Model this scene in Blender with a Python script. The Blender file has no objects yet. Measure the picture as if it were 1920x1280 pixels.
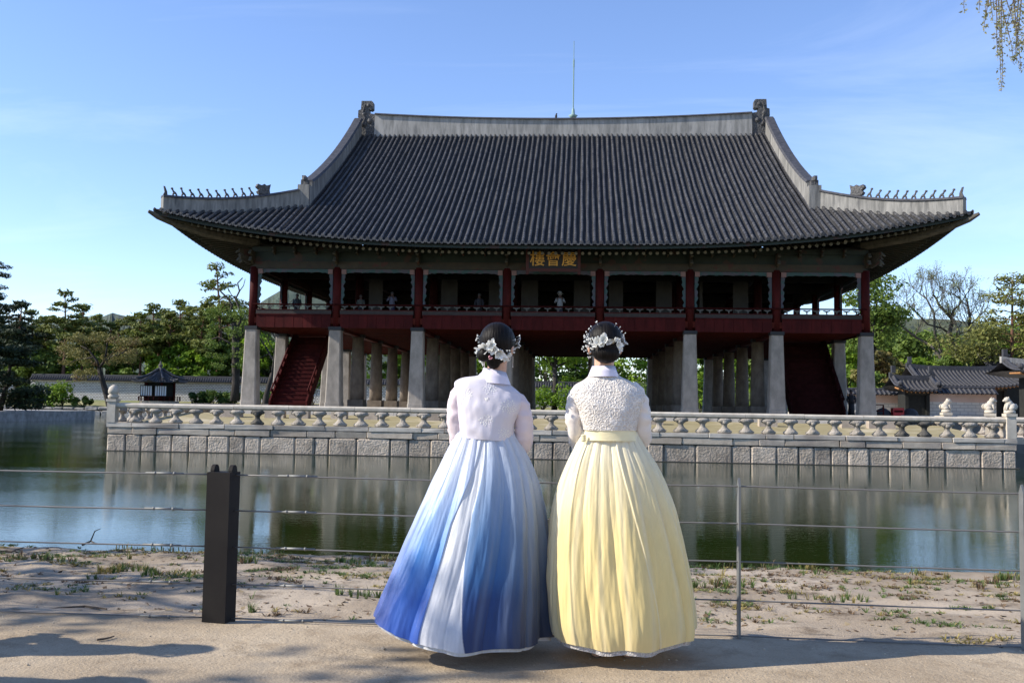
import bpy, math, random
import numpy as np
from mathutils import Vector, Matrix, Euler
R = math.radians
rnd = random.Random(7)
SC = bpy.context.scene
COL = SC.collection

# ------------------------------------------------------------------ camera
FPX, IW, IH = 1850.0, 1920.0, 1280.0
CAM_Z, YAW, PITCH, ROLL = 2.41, R(3.93), math.atan(120.0 / 1850.0), 0.0165
cam_data = bpy.data.cameras.new("camera")
cam_data.sensor_width = 36.0
cam_data.lens = FPX / IW * 36.0
cam_data.clip_start = 0.1
cam_data.clip_end = 9000.0
cam = bpy.data.objects.new("camera", cam_data)
COL.objects.link(cam)
CAM_M = (Matrix.Translation((0, 0, CAM_Z)) @ Matrix.Rotation(YAW, 4, 'Z')
         @ Matrix.Rotation(R(90) + PITCH, 4, 'X') @ Matrix.Rotation(ROLL, 4, 'Z'))
cam.matrix_world = CAM_M
SC.camera = cam

# ------------------------------------------------------------------ sky, sun, exposure
SUN_EL = R(34.0)
SUN_FRONT = R(12.0)                      # the sun stands to the left and a little on the camera's side
to_sun = Vector((-math.cos(SUN_FRONT) * math.cos(SUN_EL), -math.sin(SUN_FRONT) * math.cos(SUN_EL), math.sin(SUN_EL)))
world = bpy.data.worlds.new("World")
SC.world = world
world.use_nodes = True
wn, wl = world.node_tree.nodes, world.node_tree.links
wn.clear()
wout = wn.new('ShaderNodeOutputWorld')
wbg = wn.new('ShaderNodeBackground')
wbg.inputs['Strength'].default_value = 0.135
sky = wn.new('ShaderNodeTexSky')
sky.sky_type = 'NISHITA'
sky.sun_disc = False
sky.sun_elevation = SUN_EL
sky.sun_rotation = math.atan2(to_sun.x, to_sun.y)
sky.altitude = 50
sky.air_density = 1.0
sky.dust_density = 0.0
sky.ozone_density = 1.6
# thin cirrus, laid out by direction on the sky
tc = wn.new('ShaderNodeTexCoord')
sep = wn.new('ShaderNodeSeparateXYZ'); wl.new(tc.outputs['Generated'], sep.inputs[0])
addz = wn.new('ShaderNodeMath'); addz.operation = 'ADD'; addz.inputs[1].default_value = 0.25; wl.new(sep.outputs['Z'], addz.inputs[0])
dx = wn.new('ShaderNodeMath'); dx.operation = 'DIVIDE'; wl.new(sep.outputs['X'], dx.inputs[0]); wl.new(addz.outputs[0], dx.inputs[1])
dy = wn.new('ShaderNodeMath'); dy.operation = 'DIVIDE'; wl.new(sep.outputs['Y'], dy.inputs[0]); wl.new(addz.outputs[0], dy.inputs[1])
cmb = wn.new('ShaderNodeCombineXYZ'); wl.new(dx.outputs[0], cmb.inputs[0]); wl.new(dy.outputs[0], cmb.inputs[1])
mp = wn.new('ShaderNodeMapping'); mp.inputs['Rotation'].default_value = (0, 0, R(35)); mp.inputs['Scale'].default_value = (0.55, 1.5, 1)
wl.new(cmb.outputs[0], mp.inputs[0])
nz = wn.new('ShaderNodeTexNoise'); nz.inputs['Scale'].default_value = 1.3; nz.inputs['Detail'].default_value = 9; nz.inputs['Roughness'].default_value = 0.62; nz.inputs['Distortion'].default_value = 0.7
wl.new(mp.outputs[0], nz.inputs['Vector'])
rp = wn.new('ShaderNodeValToRGB'); rp.color_ramp.elements[0].position = 0.5; rp.color_ramp.elements[1].position = 0.85
rp.color_ramp.elements[0].color = (0, 0, 0, 1); rp.color_ramp.elements[1].color = (0.26, 0.26, 0.26, 1)
wl.new(nz.outputs['Fac'], rp.inputs[0])
mx = wn.new('ShaderNodeMixRGB'); mx.inputs[2].default_value = (6.6, 7.2, 8.2, 1)
tint = wn.new('ShaderNodeMixRGB'); tint.blend_type = 'MULTIPLY'; tint.inputs[0].default_value = 1.0; tint.inputs[2].default_value = (0.91, 0.965, 1.18, 1)
wl.new(sky.outputs[0], tint.inputs[1])
wl.new(rp.outputs[0], mx.inputs[0]); wl.new(tint.outputs[0], mx.inputs[1])
wl.new(mx.outputs[0], wbg.inputs['Color']); wl.new(wbg.outputs[0], wout.inputs['Surface'])
sun_data = bpy.data.lights.new("sun", 'SUN')
sun_data.energy = 5.0
sun_data.angle = R(0.53)
sun_data.color = (1.0, 0.93, 0.82)
sun = bpy.data.objects.new("sun", sun_data)
sun.rotation_euler = (-to_sun).to_track_quat('-Z', 'Y').to_euler()
sun.location = (-40, -10, 60)
COL.objects.link(sun)
SC.view_settings.view_transform = 'Standard'
SC.view_settings.look = 'None'
SC.view_settings.exposure = 0.62
SC.view_settings.gamma = 1.0
SC.view_settings.use_curve_mapping = False
SC.render.engine = 'CYCLES'
SC.cycles.max_bounces = 6
SC.cycles.transparent_max_bounces = 8
SC.cycles.caustics_reflective = False
SC.cycles.caustics_refractive = False

CR = CAM_M.to_3x3()
def P(px, py, depth):
    """world point seen at pixel (1920x1280) px,py at a depth in metres"""
    return CAM_M.to_translation() + CR @ Vector(((px - IW / 2) / FPX * depth, -(py - IH / 2) / FPX * depth, -depth))
def G(px, depth, z):
    """world point in pixel column px at a depth and a height"""
    py = 760.0
    for _ in range(4):
        p = P(px, py, depth)
        py += (p.z - z) / depth * FPX
    p = P(px, py, depth)
    return Vector((p.x, p.y, z))

# ------------------------------------------------------------------ mesh helpers
class MB:
    def __init__(s):
        s.v = []; s.f = []; s.m = []; s.mi = 0
    def add(s, vs, fs):
        n = len(s.v)
        s.v.extend([tuple(a) for a in vs])
        s.f.extend([tuple(i + n for i in f) for f in fs])
        s.m.extend([s.mi] * len(fs))
    def box(s, c, d, rz=0.0, taper=1.0):
        hx, hy, hz = d[0] / 2, d[1] / 2, d[2] / 2
        ca, sa = math.cos(rz), math.sin(rz)
        vs = []
        for k, t in ((-1, 1.0), (1, taper)):
            for a, b in ((-1, -1), (1, -1), (1, 1), (-1, 1)):
                x, y = a * hx * t, b * hy * t
                vs.append((c[0] + x * ca - y * sa, c[1] + x * sa + y * ca, c[2] + k * hz))
        s.add(vs, [(3, 2, 1, 0), (4, 5, 6, 7), (0, 1, 5, 4), (1, 2, 6, 5), (2, 3, 7, 6), (3, 0, 4, 7)])
    def span(s, a, b):
        s.box([(a[i] + b[i]) / 2 for i in range(3)], [abs(b[i] - a[i]) for i in range(3)])
    def tube(s, pts, rad, n=6, cap=True, squash=None):
        pts = [Vector(p) for p in pts]
        if not hasattr(rad, '__len__'): rad = [rad] * len(pts)
        vs = []; fs = []
        up0 = None
        for i, p in enumerate(pts):
            d = (pts[min(i + 1, len(pts) - 1)] - pts[max(i - 1, 0)])
            d = d.normalized() if d.length > 1e-9 else Vector((0, 0, 1))
            if up0 is None:
                up0 = Vector((0, 0, 1)) if abs(d.z) < 0.9 else Vector((1, 0, 0))
            x = d.cross(up0).normalized(); y = x.cross(d).normalized(); up0 = y
            for k in range(n):
                t = 2 * math.pi * (k + 0.5) / n
                vs.append(p + x * math.cos(t) * rad[i] + y * math.sin(t) * rad[i] * (squash or 1))
        for i in range(len(pts) - 1):
            for k in range(n):
                a = i * n + k; b = i * n + (k + 1) % n
                fs.append((a, b, b + n, a + n))
        if cap:
            fs.append(tuple(range(n - 1, -1, -1)))
            fs.append(tuple(range((len(pts) - 1) * n, len(pts) * n)))
        s.add(vs, fs)
    def lathe(s, prof, c=(0, 0, 0), n=12, sx=1, sy=1):
        vs = []; fs = []
        for (r, z) in prof:
            for k in range(n):
                t = 2 * math.pi * k / n
                vs.append((c[0] + r * sx * math.cos(t), c[1] + r * sy * math.sin(t), c[2] + z))
        for i in range(len(prof) - 1):
            for k in range(n):
                a = i * n + k; b = i * n + (k + 1) % n
                fs.append((a, b, b + n, a + n))
        fs.append(tuple(range(n - 1, -1, -1)))
        fs.append(tuple(range((len(prof) - 1) * n, len(prof) * n)))
        s.add(vs, fs)
    def prism(s, outline, y0, y1):
        """outline in x,z, pushed from y0 to y1"""
        n = len(outline)
        vs = [(x, y0, z) for x, z in outline] + [(x, y1, z) for x, z in outline]
        fs = [tuple(range(n)), tuple(range(2 * n - 1, n - 1, -1))]
        for i in range(n):
            j = (i + 1) % n
            fs.append((j, i, i + n, j + n))
        s.add(vs, fs)
    def ball(s, c, r, n=8, m=5, sz=(1, 1, 1)):
        prof = []
        for i in range(m + 1):
            t = math.pi * i / m
            prof.append((max(math.sin(t), 0.02) * r, -math.cos(t) * r * sz[2]))
        s.lathe(prof, c, n, sz[0], sz[1])
    def mesh(s, name, mats, smooth=False):
        me = bpy.data.meshes.new(name)
        me.from_pydata(s.v, [], s.f)
        if not isinstance(mats, (list, tuple)): mats = [mats]
        for m in mats: me.materials.append(m)
        if len(mats) > 1: me.polygons.foreach_set('material_index', s.m)
        if smooth: me.polygons.foreach_set('use_smooth', [True] * len(me.polygons))
        me.update()
        return me

def npmesh(name, verts, faces, mats, smooth=False):
    """verts (N,3), faces (M,k) numpy"""
    me = bpy.data.meshes.new(name)
    k = faces.shape[1]
    me.vertices.add(len(verts)); me.vertices.foreach_set('co', np.asarray(verts, dtype=np.float32).ravel())
    me.loops.add(faces.size); me.loops.foreach_set('vertex_index', faces.astype(np.int32).ravel())
    me.polygons.add(len(faces))
    me.polygons.foreach_set('loop_start', np.arange(0, faces.size, k, dtype=np.int32))
    me.polygons.foreach_set('loop_total', np.full(len(faces), k, dtype=np.int32))
    if not isinstance(mats, (list, tuple)): mats = [mats]
    for m in mats: me.materials.append(m)
    if smooth: me.polygons.foreach_set('use_smooth', np.ones(len(faces), dtype=bool))
    me.update(calc_edges=True)
    return me

def put(name, me, parent=None, m=None):
    """link a mesh as an object; meshes are authored in world coordinates unless m is given"""
    o = bpy.data.objects.new(name, me)
    COL.objects.link(o)
    if m is not None: o.matrix_basis = m
    if parent is not None:
        o.parent = parent
        o.matrix_parent_inverse = INV[parent.name]
    WM[o.name] = o.matrix_basis.copy()
    INV[o.name] = WM[o.name].inverted()
    return o
INV = {}; WM = {}
def tag(o, label=None, cat=None, group=None, kind=None):
    if label: o['label'] = label
    if cat: o['category'] = cat
    if group: o['group'] = group
    if kind: o['kind'] = kind
    return o
def thing(name, loc, label, cat, group=None):
    o = bpy.data.objects.new(name, None)
    o.empty_display_size = 0.3
    o.location = loc
    COL.objects.link(o)
    WM[o.name] = Matrix.Translation(Vector(loc)); INV[o.name] = WM[o.name].inverted()
    return tag(o, label, cat, group)
def T(x, y, z, rz=0.0, s=None):
    m = Matrix.Translation((x, y, z)) @ Matrix.Rotation(rz, 4, 'Z')
    if s is not None:
        if not hasattr(s, '__len__'): s = (s, s, s)
        m = m @ Matrix.Diagonal((s[0], s[1], s[2], 1))
    return m
def copy_tree(src, loc, rz=0.0, s=1.0):
    """copy of a thing and of each of its parts, standing at loc"""
    kids = {}
    for o in bpy.data.objects:
        if o.parent is not None: kids.setdefault(o.parent.name, []).append(o)
    r = src.copy(); COL.objects.link(r)
    r.matrix_basis = T(loc[0], loc[1], loc[2], rz, s)
    def rec(a, b):
        for ch in kids.get(a.name, []):
            c = ch.copy(); COL.objects.link(c); inv = ch.matrix_parent_inverse.copy(); c.parent = b; c.matrix_parent_inverse = inv
            rec(ch, c)
    rec(src, r)
    return r

# ------------------------------------------------------------------ materials
def _n(nt, t, **k):
    n = nt.nodes.new(t)
    for a, v in k.items(): setattr(n, a, v)
    return n
def mat(name, c1, c2=None, scale=3.0, rough=0.8, bump=0.0, bscale=None, stretch=(1, 1, 1), detail=5, metal=0.0,
        rand=0.0, c3=None, s3=0.4, spec=0.4, coords='Position', transl=0.0, bdist=0.02, lo=0.35, hi=0.65, dist=0.0, thr3=(0.5, 0.68)):
    m = bpy.data.materials.new(name); m.use_nodes = True
    nt = m.node_tree; L = nt.links
    b = nt.nodes['Principled BSDF']
    b.inputs['Roughness'].default_value = rough
    b.inputs['Metallic'].default_value = metal
    b.inputs['Specular IOR Level'].default_value = spec
    if coords == 'Position':
        g = _n(nt, 'ShaderNodeNewGeometry'); vec = g.outputs['Position']
    else:
        g = _n(nt, 'ShaderNodeTexCoord'); vec = g.outputs[coords]
    mp = _n(nt, 'ShaderNodeMapping'); mp.inputs['Scale'].default_value = stretch
    L.new(vec, mp.inputs[0])
    col = None
    if c2 is not None:
        nz = _n(nt, 'ShaderNodeTexNoise'); nz.inputs['Scale'].default_value = scale; nz.inputs['Detail'].default_value = detail
        nz.inputs['Roughness'].default_value = 0.6; nz.inputs['Distortion'].default_value = dist
        L.new(mp.outputs[0], nz.inputs['Vector'])
        r = _n(nt, 'ShaderNodeValToRGB')
        r.color_ramp.elements[0].position = lo; r.color_ramp.elements[1].position = hi
        r.color_ramp.elements[0].color = (*c1, 1); r.color_ramp.elements[1].color = (*c2, 1)
        L.new(nz.outputs['Fac'], r.inputs[0]); col = r.outputs[0]
    else:
        rg = _n(nt, 'ShaderNodeRGB'); rg.outputs[0].default_value = (*c1, 1); col = rg.outputs[0]
    if c3 is not None:
        n3 = _n(nt, 'ShaderNodeTexNoise'); n3.inputs['Scale'].default_value = s3; n3.inputs['Detail'].default_value = 6
        L.new(mp.outputs[0], n3.inputs['Vector'])
        r3 = _n(nt, 'ShaderNodeMapRange'); r3.inputs[1].default_value = thr3[0]; r3.inputs[2].default_value = thr3[1]
        L.new(n3.outputs['Fac'], r3.inputs[0])
        mx = _n(nt, 'ShaderNodeMixRGB'); mx.inputs[2].default_value = (*c3, 1)
        L.new(r3.outputs[0], mx.inputs[0]); L.new(col, mx.inputs[1]); col = mx.outputs[0]
    if rand > 0:
        oi = _n(nt, 'ShaderNodeObjectInfo')
        mr = _n(nt, 'ShaderNodeMapRange'); mr.inputs[3].default_value = 1 - rand; mr.inputs[4].default_value = 1 + rand
        L.new(oi.outputs['Random'], mr.inputs[0])
        hs = _n(nt, 'ShaderNodeHueSaturation'); L.new(mr.outputs[0], hs.inputs['Value']); L.new(col, hs.inputs['Color'])
        col = hs.outputs[0]
    L.new(col, b.inputs['Base Color'])
    if bump > 0:
        nb = _n(nt, 'ShaderNodeTexNoise'); nb.inputs['Scale'].default_value = bscale or scale * 3; nb.inputs['Detail'].default_value = 6
        L.new(mp.outputs[0], nb.inputs['Vector'])
        bp = _n(nt, 'ShaderNodeBump'); bp.inputs['Strength'].default_value = bump; bp.inputs['Distance'].default_value = bdist
        L.new(nb.outputs['Fac'], bp.inputs['Height']); L.new(bp.outputs[0], b.inputs['Normal'])
    if transl > 0:
        out = nt.nodes['Material Output']
        tr = _n(nt, 'ShaderNodeBsdfTranslucent'); L.new(col, tr.inputs['Color'])
        ms = _n(nt, 'ShaderNodeMixShader'); ms.inputs[0].default_value = transl
        L.new(b.outputs[0], ms.inputs[1]); L.new(tr.outputs[0], ms.inputs[2]); L.new(ms.outputs[0], out.inputs['Surface'])
    m['_b'] = 1
    return m
# ================================================================== materials of the pavilion
M_tile = mat('roof_tile', (0.018, 0.0175, 0.018), (0.078, 0.075, 0.075), scale=3.2, rough=0.5, bump=0.25, bscale=30, rand=0.14, c3=(0.09, 0.087, 0.083), s3=1.4, thr3=(0.56, 0.8), spec=0.5)
M_tile_far = mat('roof_tile_far', (0.030, 0.030, 0.033), (0.058, 0.057, 0.062), scale=4, rough=0.6)
M_plaster = mat('lime_plaster', (0.20, 0.195, 0.18), (0.36, 0.345, 0.32), scale=1.6, rough=0.85, stretch=(2.2, 2.2, 0.35), c3=(0.12, 0.12, 0.12), s3=2.2, thr3=(0.56, 0.80), bump=0.2, bscale=8)
M_plaster_hip = mat('weathered_shaded_plaster', (0.13, 0.127, 0.118), (0.27, 0.26, 0.24), scale=1.8, rough=0.85, stretch=(2.2, 2.2, 0.35), c3=(0.07, 0.07, 0.07), s3=2.0, thr3=(0.54, 0.78), bump=0.2, bscale=8)  # heavier stains, plus a lowered tone that paints in the hips' shade
M_ridge_orn = mat('ridge_ornament', (0.03, 0.03, 0.033), (0.12, 0.115, 0.11), scale=14, rough=0.7, bump=0.9, bscale=9, bdist=0.06)
M_pillar = mat('granite_pillar', (0.20, 0.18, 0.155), (0.30, 0.27, 0.235), scale=3.0, rough=0.85, bump=0.3, bscale=40, rand=0.07, stretch=(1, 1, 0.5), c3=(0.12, 0.105, 0.09), s3=0.9, thr3=(0.60, 0.78))
M_redwood = mat('red_painted_wood', (0.034, 0.004, 0.004), (0.062, 0.0075, 0.007), scale=2.5, rough=0.7, spec=.12, rand=0.12, stretch=(1, 1, 0.3))
M_red_shaded = mat('shaded_red_wood', (0.018, 0.004, 0.004), (0.030, 0.007, 0.007), scale=2.5, rough=0.8, spec=.05, rand=0.15)  # red wood with shade painted in, for right stair and inner posts
M_pillar_in = mat('brown_shaded_inner_pillar', (0.13, 0.105, 0.085), (0.21, 0.175, 0.14), scale=3.0, rough=0.85, bump=0.3, bscale=40, rand=0.07, stretch=(1, 1, 0.5))  # pillar stone darkened in colour to deepen the undercroft shade
M_railwood = mat('dark_red_rail', (0.028, 0.005, 0.005), rough=0.8, spec=.05)
M_floorunder = mat('red_floor_joists', (0.050, 0.008, 0.005), (0.085, 0.014, 0.008), scale=2.5, rough=0.7, spec=.1, rand=0.1)
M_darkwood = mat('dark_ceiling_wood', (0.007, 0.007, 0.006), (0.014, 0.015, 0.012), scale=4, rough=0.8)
M_green = mat('green_painted_beam', (0.006, 0.013, 0.010), (0.012, 0.022, 0.015), scale=1.7, rough=0.65, c3=(0.035, 0.018, 0.013), s3=1.2, thr3=(0.57, 0.62), rand=0.1)
M_ochre = mat('ochre_painted_panel', (0.024, 0.020, 0.013), (0.040, 0.031, 0.018), scale=2.2, rough=0.7, c3=(0.05, 0.018, 0.013), s3=1.8, thr3=(0.58, 0.62), rand=0.1)
M_teal = mat('teal_carved_trim', (0.026, 0.066, 0.065), (0.060, 0.057, 0.072), scale=2.6, rough=0.6, lo=0.45, hi=0.55)
M_pink = mat('pink_painted_rosette', (0.19, 0.11, 0.10), rough=0.6)
M_rafend = mat('painted_rafter_end', (0.15, 0.13, 0.10), (0.07, 0.075, 0.06), scale=18, rough=0.7, lo=0.45, hi=0.55)
M_rafter = mat('green_rafter', (0.020, 0.026, 0.018), (0.036, 0.030, 0.020), scale=3, rough=0.75, rand=0.2)
M_bracket = mat('white_edged_bracket', (0.09, 0.086, 0.075), (0.04, 0.045, 0.04), scale=12, rough=0.6)
M_iron = mat('black_iron', (0.012, 0.013, 0.015), rough=0.6)
M_door = mat('pale_paper_panel', (0.035, 0.035, 0.034), (0.045, 0.045, 0.043), scale=2, rough=0.8)
M_gold = mat('gilt_lettering', (0.50, 0.25, 0.022), (0.60, 0.32, 0.035), scale=10, rough=0.45, spec=0.6)
M_signblack = mat('black_signboard', (0.008, 0.008, 0.009), rough=0.5)
M_copper = mat('pale_green_rod', (0.20, 0.30, 0.28), rough=0.5)
M_grayband = mat('grey_floor_edge', (0.026, 0.020, 0.018), (0.038, 0.030, 0.027), scale=4, rough=0.8)
M_stonebase = mat('granite_base', (0.40, 0.36, 0.31), (0.55, 0.50, 0.44), scale=3, rough=0.85, bump=0.25, bscale=30, rand=0.12)

UC, VB = -1.6, 55.0              # middle of the front colonnade
ZB, ZT = 2.05, 6.48              # foot and head of the stone pillars
pav = thing('pavilion', (UC, VB, ZB), 'huge two-storey wooden pavilion with grey tiled roof on stone pillars, standing on the stone terrace', 'pavilion')
HX = 17.2
# bay lines read off the photograph, front to back lines 5.7 m apart
def ux(px):
    a = math.atan((px - 960) / FPX) - YAW
    return math.tan(a) * VB
COLX = [ux(p) for p in (472, 629, 783, 949, 1124, 1294, 1456.5, 1624.5)]
COLY = [VB + 5.7 * k for k in range(6)]
XL, XR = COLX[0], COLX[-1]
UC = (XL + XR) / 2
HX = (XR - XL) / 2

# ---- stone base of the pavilion
for i in range(22):
    w = (2 * HX + 3.4) / 22
    x0 = XL - 1.7 + i * w
    b = MB(); b.span((x0 + 0.01, VB - 1.6, 1.55), (x0 + w - 0.01, VB - 0.9, ZB + 0.0)); put('base_stone', b.mesh('base_stone', M_stonebase), pav)
for s in (0, 1):
    for i in range(16):
        y0 = VB - 0.89 + i * 1.95
        b = MB(); x0 = XL - 1.7 if s == 0 else XR + 1.0
        b.span((x0, y0, 1.55), (x0 + 0.7, y0 + 1.93, ZB)); put('base_stone', b.mesh('base_stone', M_stonebase), pav)
b = MB(); b.span((XL - 1.0, VB - 0.9, 1.5), (XR + 1.0, VB + 30, ZB - 0.004)); put('base_paving', b.mesh('base_paving', M_stonebase), pav)

# ---- pillars
def sq_pillar_mesh(wb, wt, h):
    b = MB(); ch = 0.16
    rings = []
    for z, w in ((0, wb * 1.05), (0.35, wb * 1.05), (0.36, wb), (h * 0.5, (wb + wt) / 2), (h, wt)):
        hw = w / 2; c = hw * ch
        rings.append([(-hw + c, -hw, z), (hw - c, -hw, z), (hw, -hw + c, z), (hw, hw - c, z), (hw - c, hw, z), (-hw + c, hw, z), (-hw, hw - c, z), (-hw, -hw + c, z)])
    vs = [v for r in rings for v in r]; fs = []
    for i in range(len(rings) - 1):
        for k in range(8):
            a = i * 8 + k; c = i * 8 + (k + 1) % 8
            fs.append((a, c, c + 8, a + 8))
    fs.append(tuple(range(7, -1, -1))); fs.append(tuple(range(len(vs) - 8, len(vs))))
    b.add(vs, fs)
    return b.mesh('stone_pillar', M_pillar)
def rd_pillar_mesh(rb, rt, h):
    b = MB()
    b.box((0, 0, 0.28), (rb * 2.2, rb * 2.2, 0.56))
    b.lathe([(rb, 0.561), (rb * 0.97, h * 0.4), (rt, h)], n=20)
    return b.mesh('stone_pillar', M_pillar_in, smooth=False)
PSQ = sq_pillar_mesh(0.88, 0.66, ZT - ZB); PRD = rd_pillar_mesh(0.44, 0.35, ZT - ZB)
for p in PRD.polygons:
    if len(p.vertices) == 4 and p.center.z > 0.6: p.use_smooth = True
b = MB(); b.box((0, 0, 0.1), (0.74, 0.74, 0.2)); CAPM = b.mesh('pillar_cap', M_iron)
POSTM = MB(); POSTM.lathe([(0.25, 0), (0.24, 3.4)], n=14); POSTM = POSTM.mesh('wooden_post', M_redwood, smooth=True)
INPOST = MB(); INPOST.lathe([(0.27, 0), (0.26, 4.6)], n=12); INPOST = INPOST.mesh('wooden_post', M_red_shaded, smooth=True)
for j, y in enumerate(COLY):
    for i, x in enumerate(COLX):
        outer = j in (0, 5) or i in (0, 7)
        p = put('stone_pillar', PSQ if outer else PRD, pav, T(x, y, ZB))
        put('pillar_cap', CAPM, p, T(x, y, ZT + 0.001))
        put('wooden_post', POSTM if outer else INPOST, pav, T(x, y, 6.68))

# ---- upper floor
FZ = 7.2
b = MB(); b.span((XL - 0.2, COLY[0] - 0.2, 6.86), (XR + 0.2, COLY[5] + 0.2, FZ)); put('floor_deck', b.mesh('floor_deck', M_floorunder), pav)
jb = MB(); jb.span((XL, -0.06, -0.1), (XR, 0.06, 0.1)); JM = jb.mesh('floor_joist', M_floorunder)
for k in range(56):
    y = COLY[0] + 0.35 + k * 0.5
    put('floor_joist', JM, pav, T(0, y, 6.76))
for x in COLX[1:7]:
    b = MB(); b.span((x - 0.17, COLY[0] + 0.25, 6.50), (x + 0.17, COLY[5] - 0.25, 6.66)); put('floor_beam', b.mesh('floor_beam', M_floorunder), pav)
# skirt of upright boards, one bay at a time
def skirt(ax, ay, bx, by, nrm):
    a = Vector((ax, ay, 0)); c = Vector((bx, by, 0)); L = (c - a).length; d = (c - a) / L; n = Vector(nrm)
    ang = math.atan2(d.y, d.x)
    s0, s1 = 0.27, L - 0.27
    nb = 8; w = (s1 - s0) / nb
    for k in range(nb):
        m = a + d * (s0 + (k + 0.5) * w) + n * (0.20 + 0.008 * (k % 2))
        b = MB(); b.box((m.x, m.y, 6.98), (w - 0.012, 0.07, 0.72), ang); put('skirt_board', b.mesh('skirt_board', M_redwood), pav)
    m = a + d * (L / 2) + n * 0.22
    b = MB(); b.box((m.x, m.y, 7.48), (L - 0.5, 0.09, 0.26), ang); put('floor_edge', b.mesh('floor_edge', M_grayband), pav)
    b = MB(); b.box((m.x, m.y, 7.37), (L - 0.5, 0.13, 0.05), ang); b.box((m.x, m.y, 7.63), (L - 0.5, 0.13, 0.04), ang); put('floor_rail', b.mesh('floor_rail', M_redwood), pav)
    m2 = a + d * (L / 2) + n * 0.26
    b = MB(); b.tube([a + d * 0.0 + n * 0.26 + Vector((0, 0, 7.93)), c + n * 0.26 + Vector((0, 0, 7.93))], 0.045, 8); put('hand_rail', b.mesh('hand_rail', M_railwood), pav)
    for k in range(nb):
        q = a + d * (s0 + (k + 0.5) * w) + n * 0.25
        put('rail_bracket', RBR, pav, T(q.x, q.y, 7.66, ang))
rb = MB()
rb.prism([(-0.03, 0), (0.03, 0), (0.03, 0.10), (0.20, 0.17), (0.17, 0.21), (0.0, 0.18), (-0.17, 0.21), (-0.20, 0.17), (-0.03, 0.10)], -0.03, 0.03)
RBR = rb.mesh('rail_bracket', M_bracket)
for i in range(7): skirt(COLX[i], COLY[0], COLX[i + 1], COLY[0], (0, -1, 0))
for j in range(5):
    skirt(XL, COLY[j], XL, COLY[j + 1], (-1, 0, 0)); skirt(XR, COLY[j], XR, COLY[j + 1], (1, 0, 0))
b = MB(); b.span((XL + 0.3, COLY[5] + 0.16, 6.6), (XR - 0.3, COLY[5] + 0.24, 7.95)); put('back_skirt', b.mesh('back_skirt', M_redwood), pav)

# ---- lintels, friezes, carved trims
ZL = 9.97
def bayframe(ax, ay, bx, by, nrm):
    a = Vector((ax, ay, 0)); c = Vector((bx, by, 0)); L = (c - a).length; d = (c - a) / L; n = Vector(nrm); ang = math.atan2(d.y, d.x)
    m = (a + c) / 2
    b = MB(); b.box((m.x, m.y, ZL + 0.22), (L - 0.02, 0.34, 0.40), ang); put('lintel', b.mesh('lintel', M_ochre), pav)
    b = MB(); b.box((m.x, m.y, ZL + 0.70), (L - 0.02, 0.22, 0.54), ang); put('frieze_panel', b.mesh('frieze_panel', M_green), pav)
    b = MB(); b.box((m.x, m.y, ZL + 1.12), (L - 0.02, 0.36, 0.28), ang); put('wall_plate', b.mesh('wall_plate', M_green), pav)
    # carved trim: wavy inner edge, top and both sides
    ih = (L - 0.5) / 2; top = ZL + 0.01; bot = 8.0
    outer = []; inner = []
    r2 = random.Random(3)
    def w(i): return 0.05 * math.sin(i * 2.1) + 0.03 * math.sin(i * 5.3)
    N = 14
    for k in range(N + 1):
        z = bot + (top - 0.22 - bot) * k / N
        outer.append((-ih, z)); inner.append((-ih + 0.13 + w(k) + 0.06 * k / N, z))
    for k in range(1, 2 * N):
        x = -ih + 2 * ih * k / (2 * N); e = min(k, 2 * N - k) / N
        outer.append((x, top)); inner.append((max(-ih + 0.2, min(ih - 0.2, x)), top - 0.17 - 0.7 * abs(w(min(k, 2 * N - k))) - 0.16 * max(0, 0.35 - e)))
    for k in range(N, -1, -1):
        z = bot + (top - 0.22 - bot) * k / N
        outer.append((ih, z)); inner.append((ih - 0.13 - w(k) - 0.06 * k / N, z))
    n_ = len(outer); vs = []
    for (x, z) in outer: q = m + d * x + n * 0.07; vs.append((q.x, q.y, z))
    for (x, z) in inner: q = m + d * x + n * 0.07; vs.append((q.x, q.y, z))
    for (x, z) in outer: q = m + d * x + n * 0.01; vs.append((q.x, q.y, z))
    for (x, z) in inner: q = m + d * x + n * 0.01; vs.append((q.x, q.y, z))
    fs = []
    for k in range(n_ - 1):
        fs += [(k, k + 1, n_ + k + 1, n_ + k), (2 * n_ + k, 3 * n_ + k, 3 * n_ + k + 1, 2 * n_ + k + 1), (n_ + k, n_ + k + 1, 3 * n_ + k + 1, 3 * n_ + k)]
    b = MB(); b.add(vs, fs); t = put('carved_trim', b.mesh('carved_trim', M_teal), pav)
    for sx in (-1, 1):
        q = m + d * (sx * (ih - 0.14)) + n * 0.10
        b = MB(); b.box((q.x, q.y, ZL - 0.14), (0.27, 0.08, 0.27), ang); put('rosette', b.mesh('rosette', M_pink), t)
for i in range(7): bayframe(COLX[i], COLY[0], COLX[i + 1], COLY[0], (0, -1, 0)); bayframe(COLX[i], COLY[5], COLX[i + 1], COLY[5], (0, 1, 0))
for j in range(5): bayframe(XL, COLY[j], XL, COLY[j + 1], (-1, 0, 0)); bayframe(XR, COLY[j], XR, COLY[j + 1], (1, 0, 0))
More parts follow.
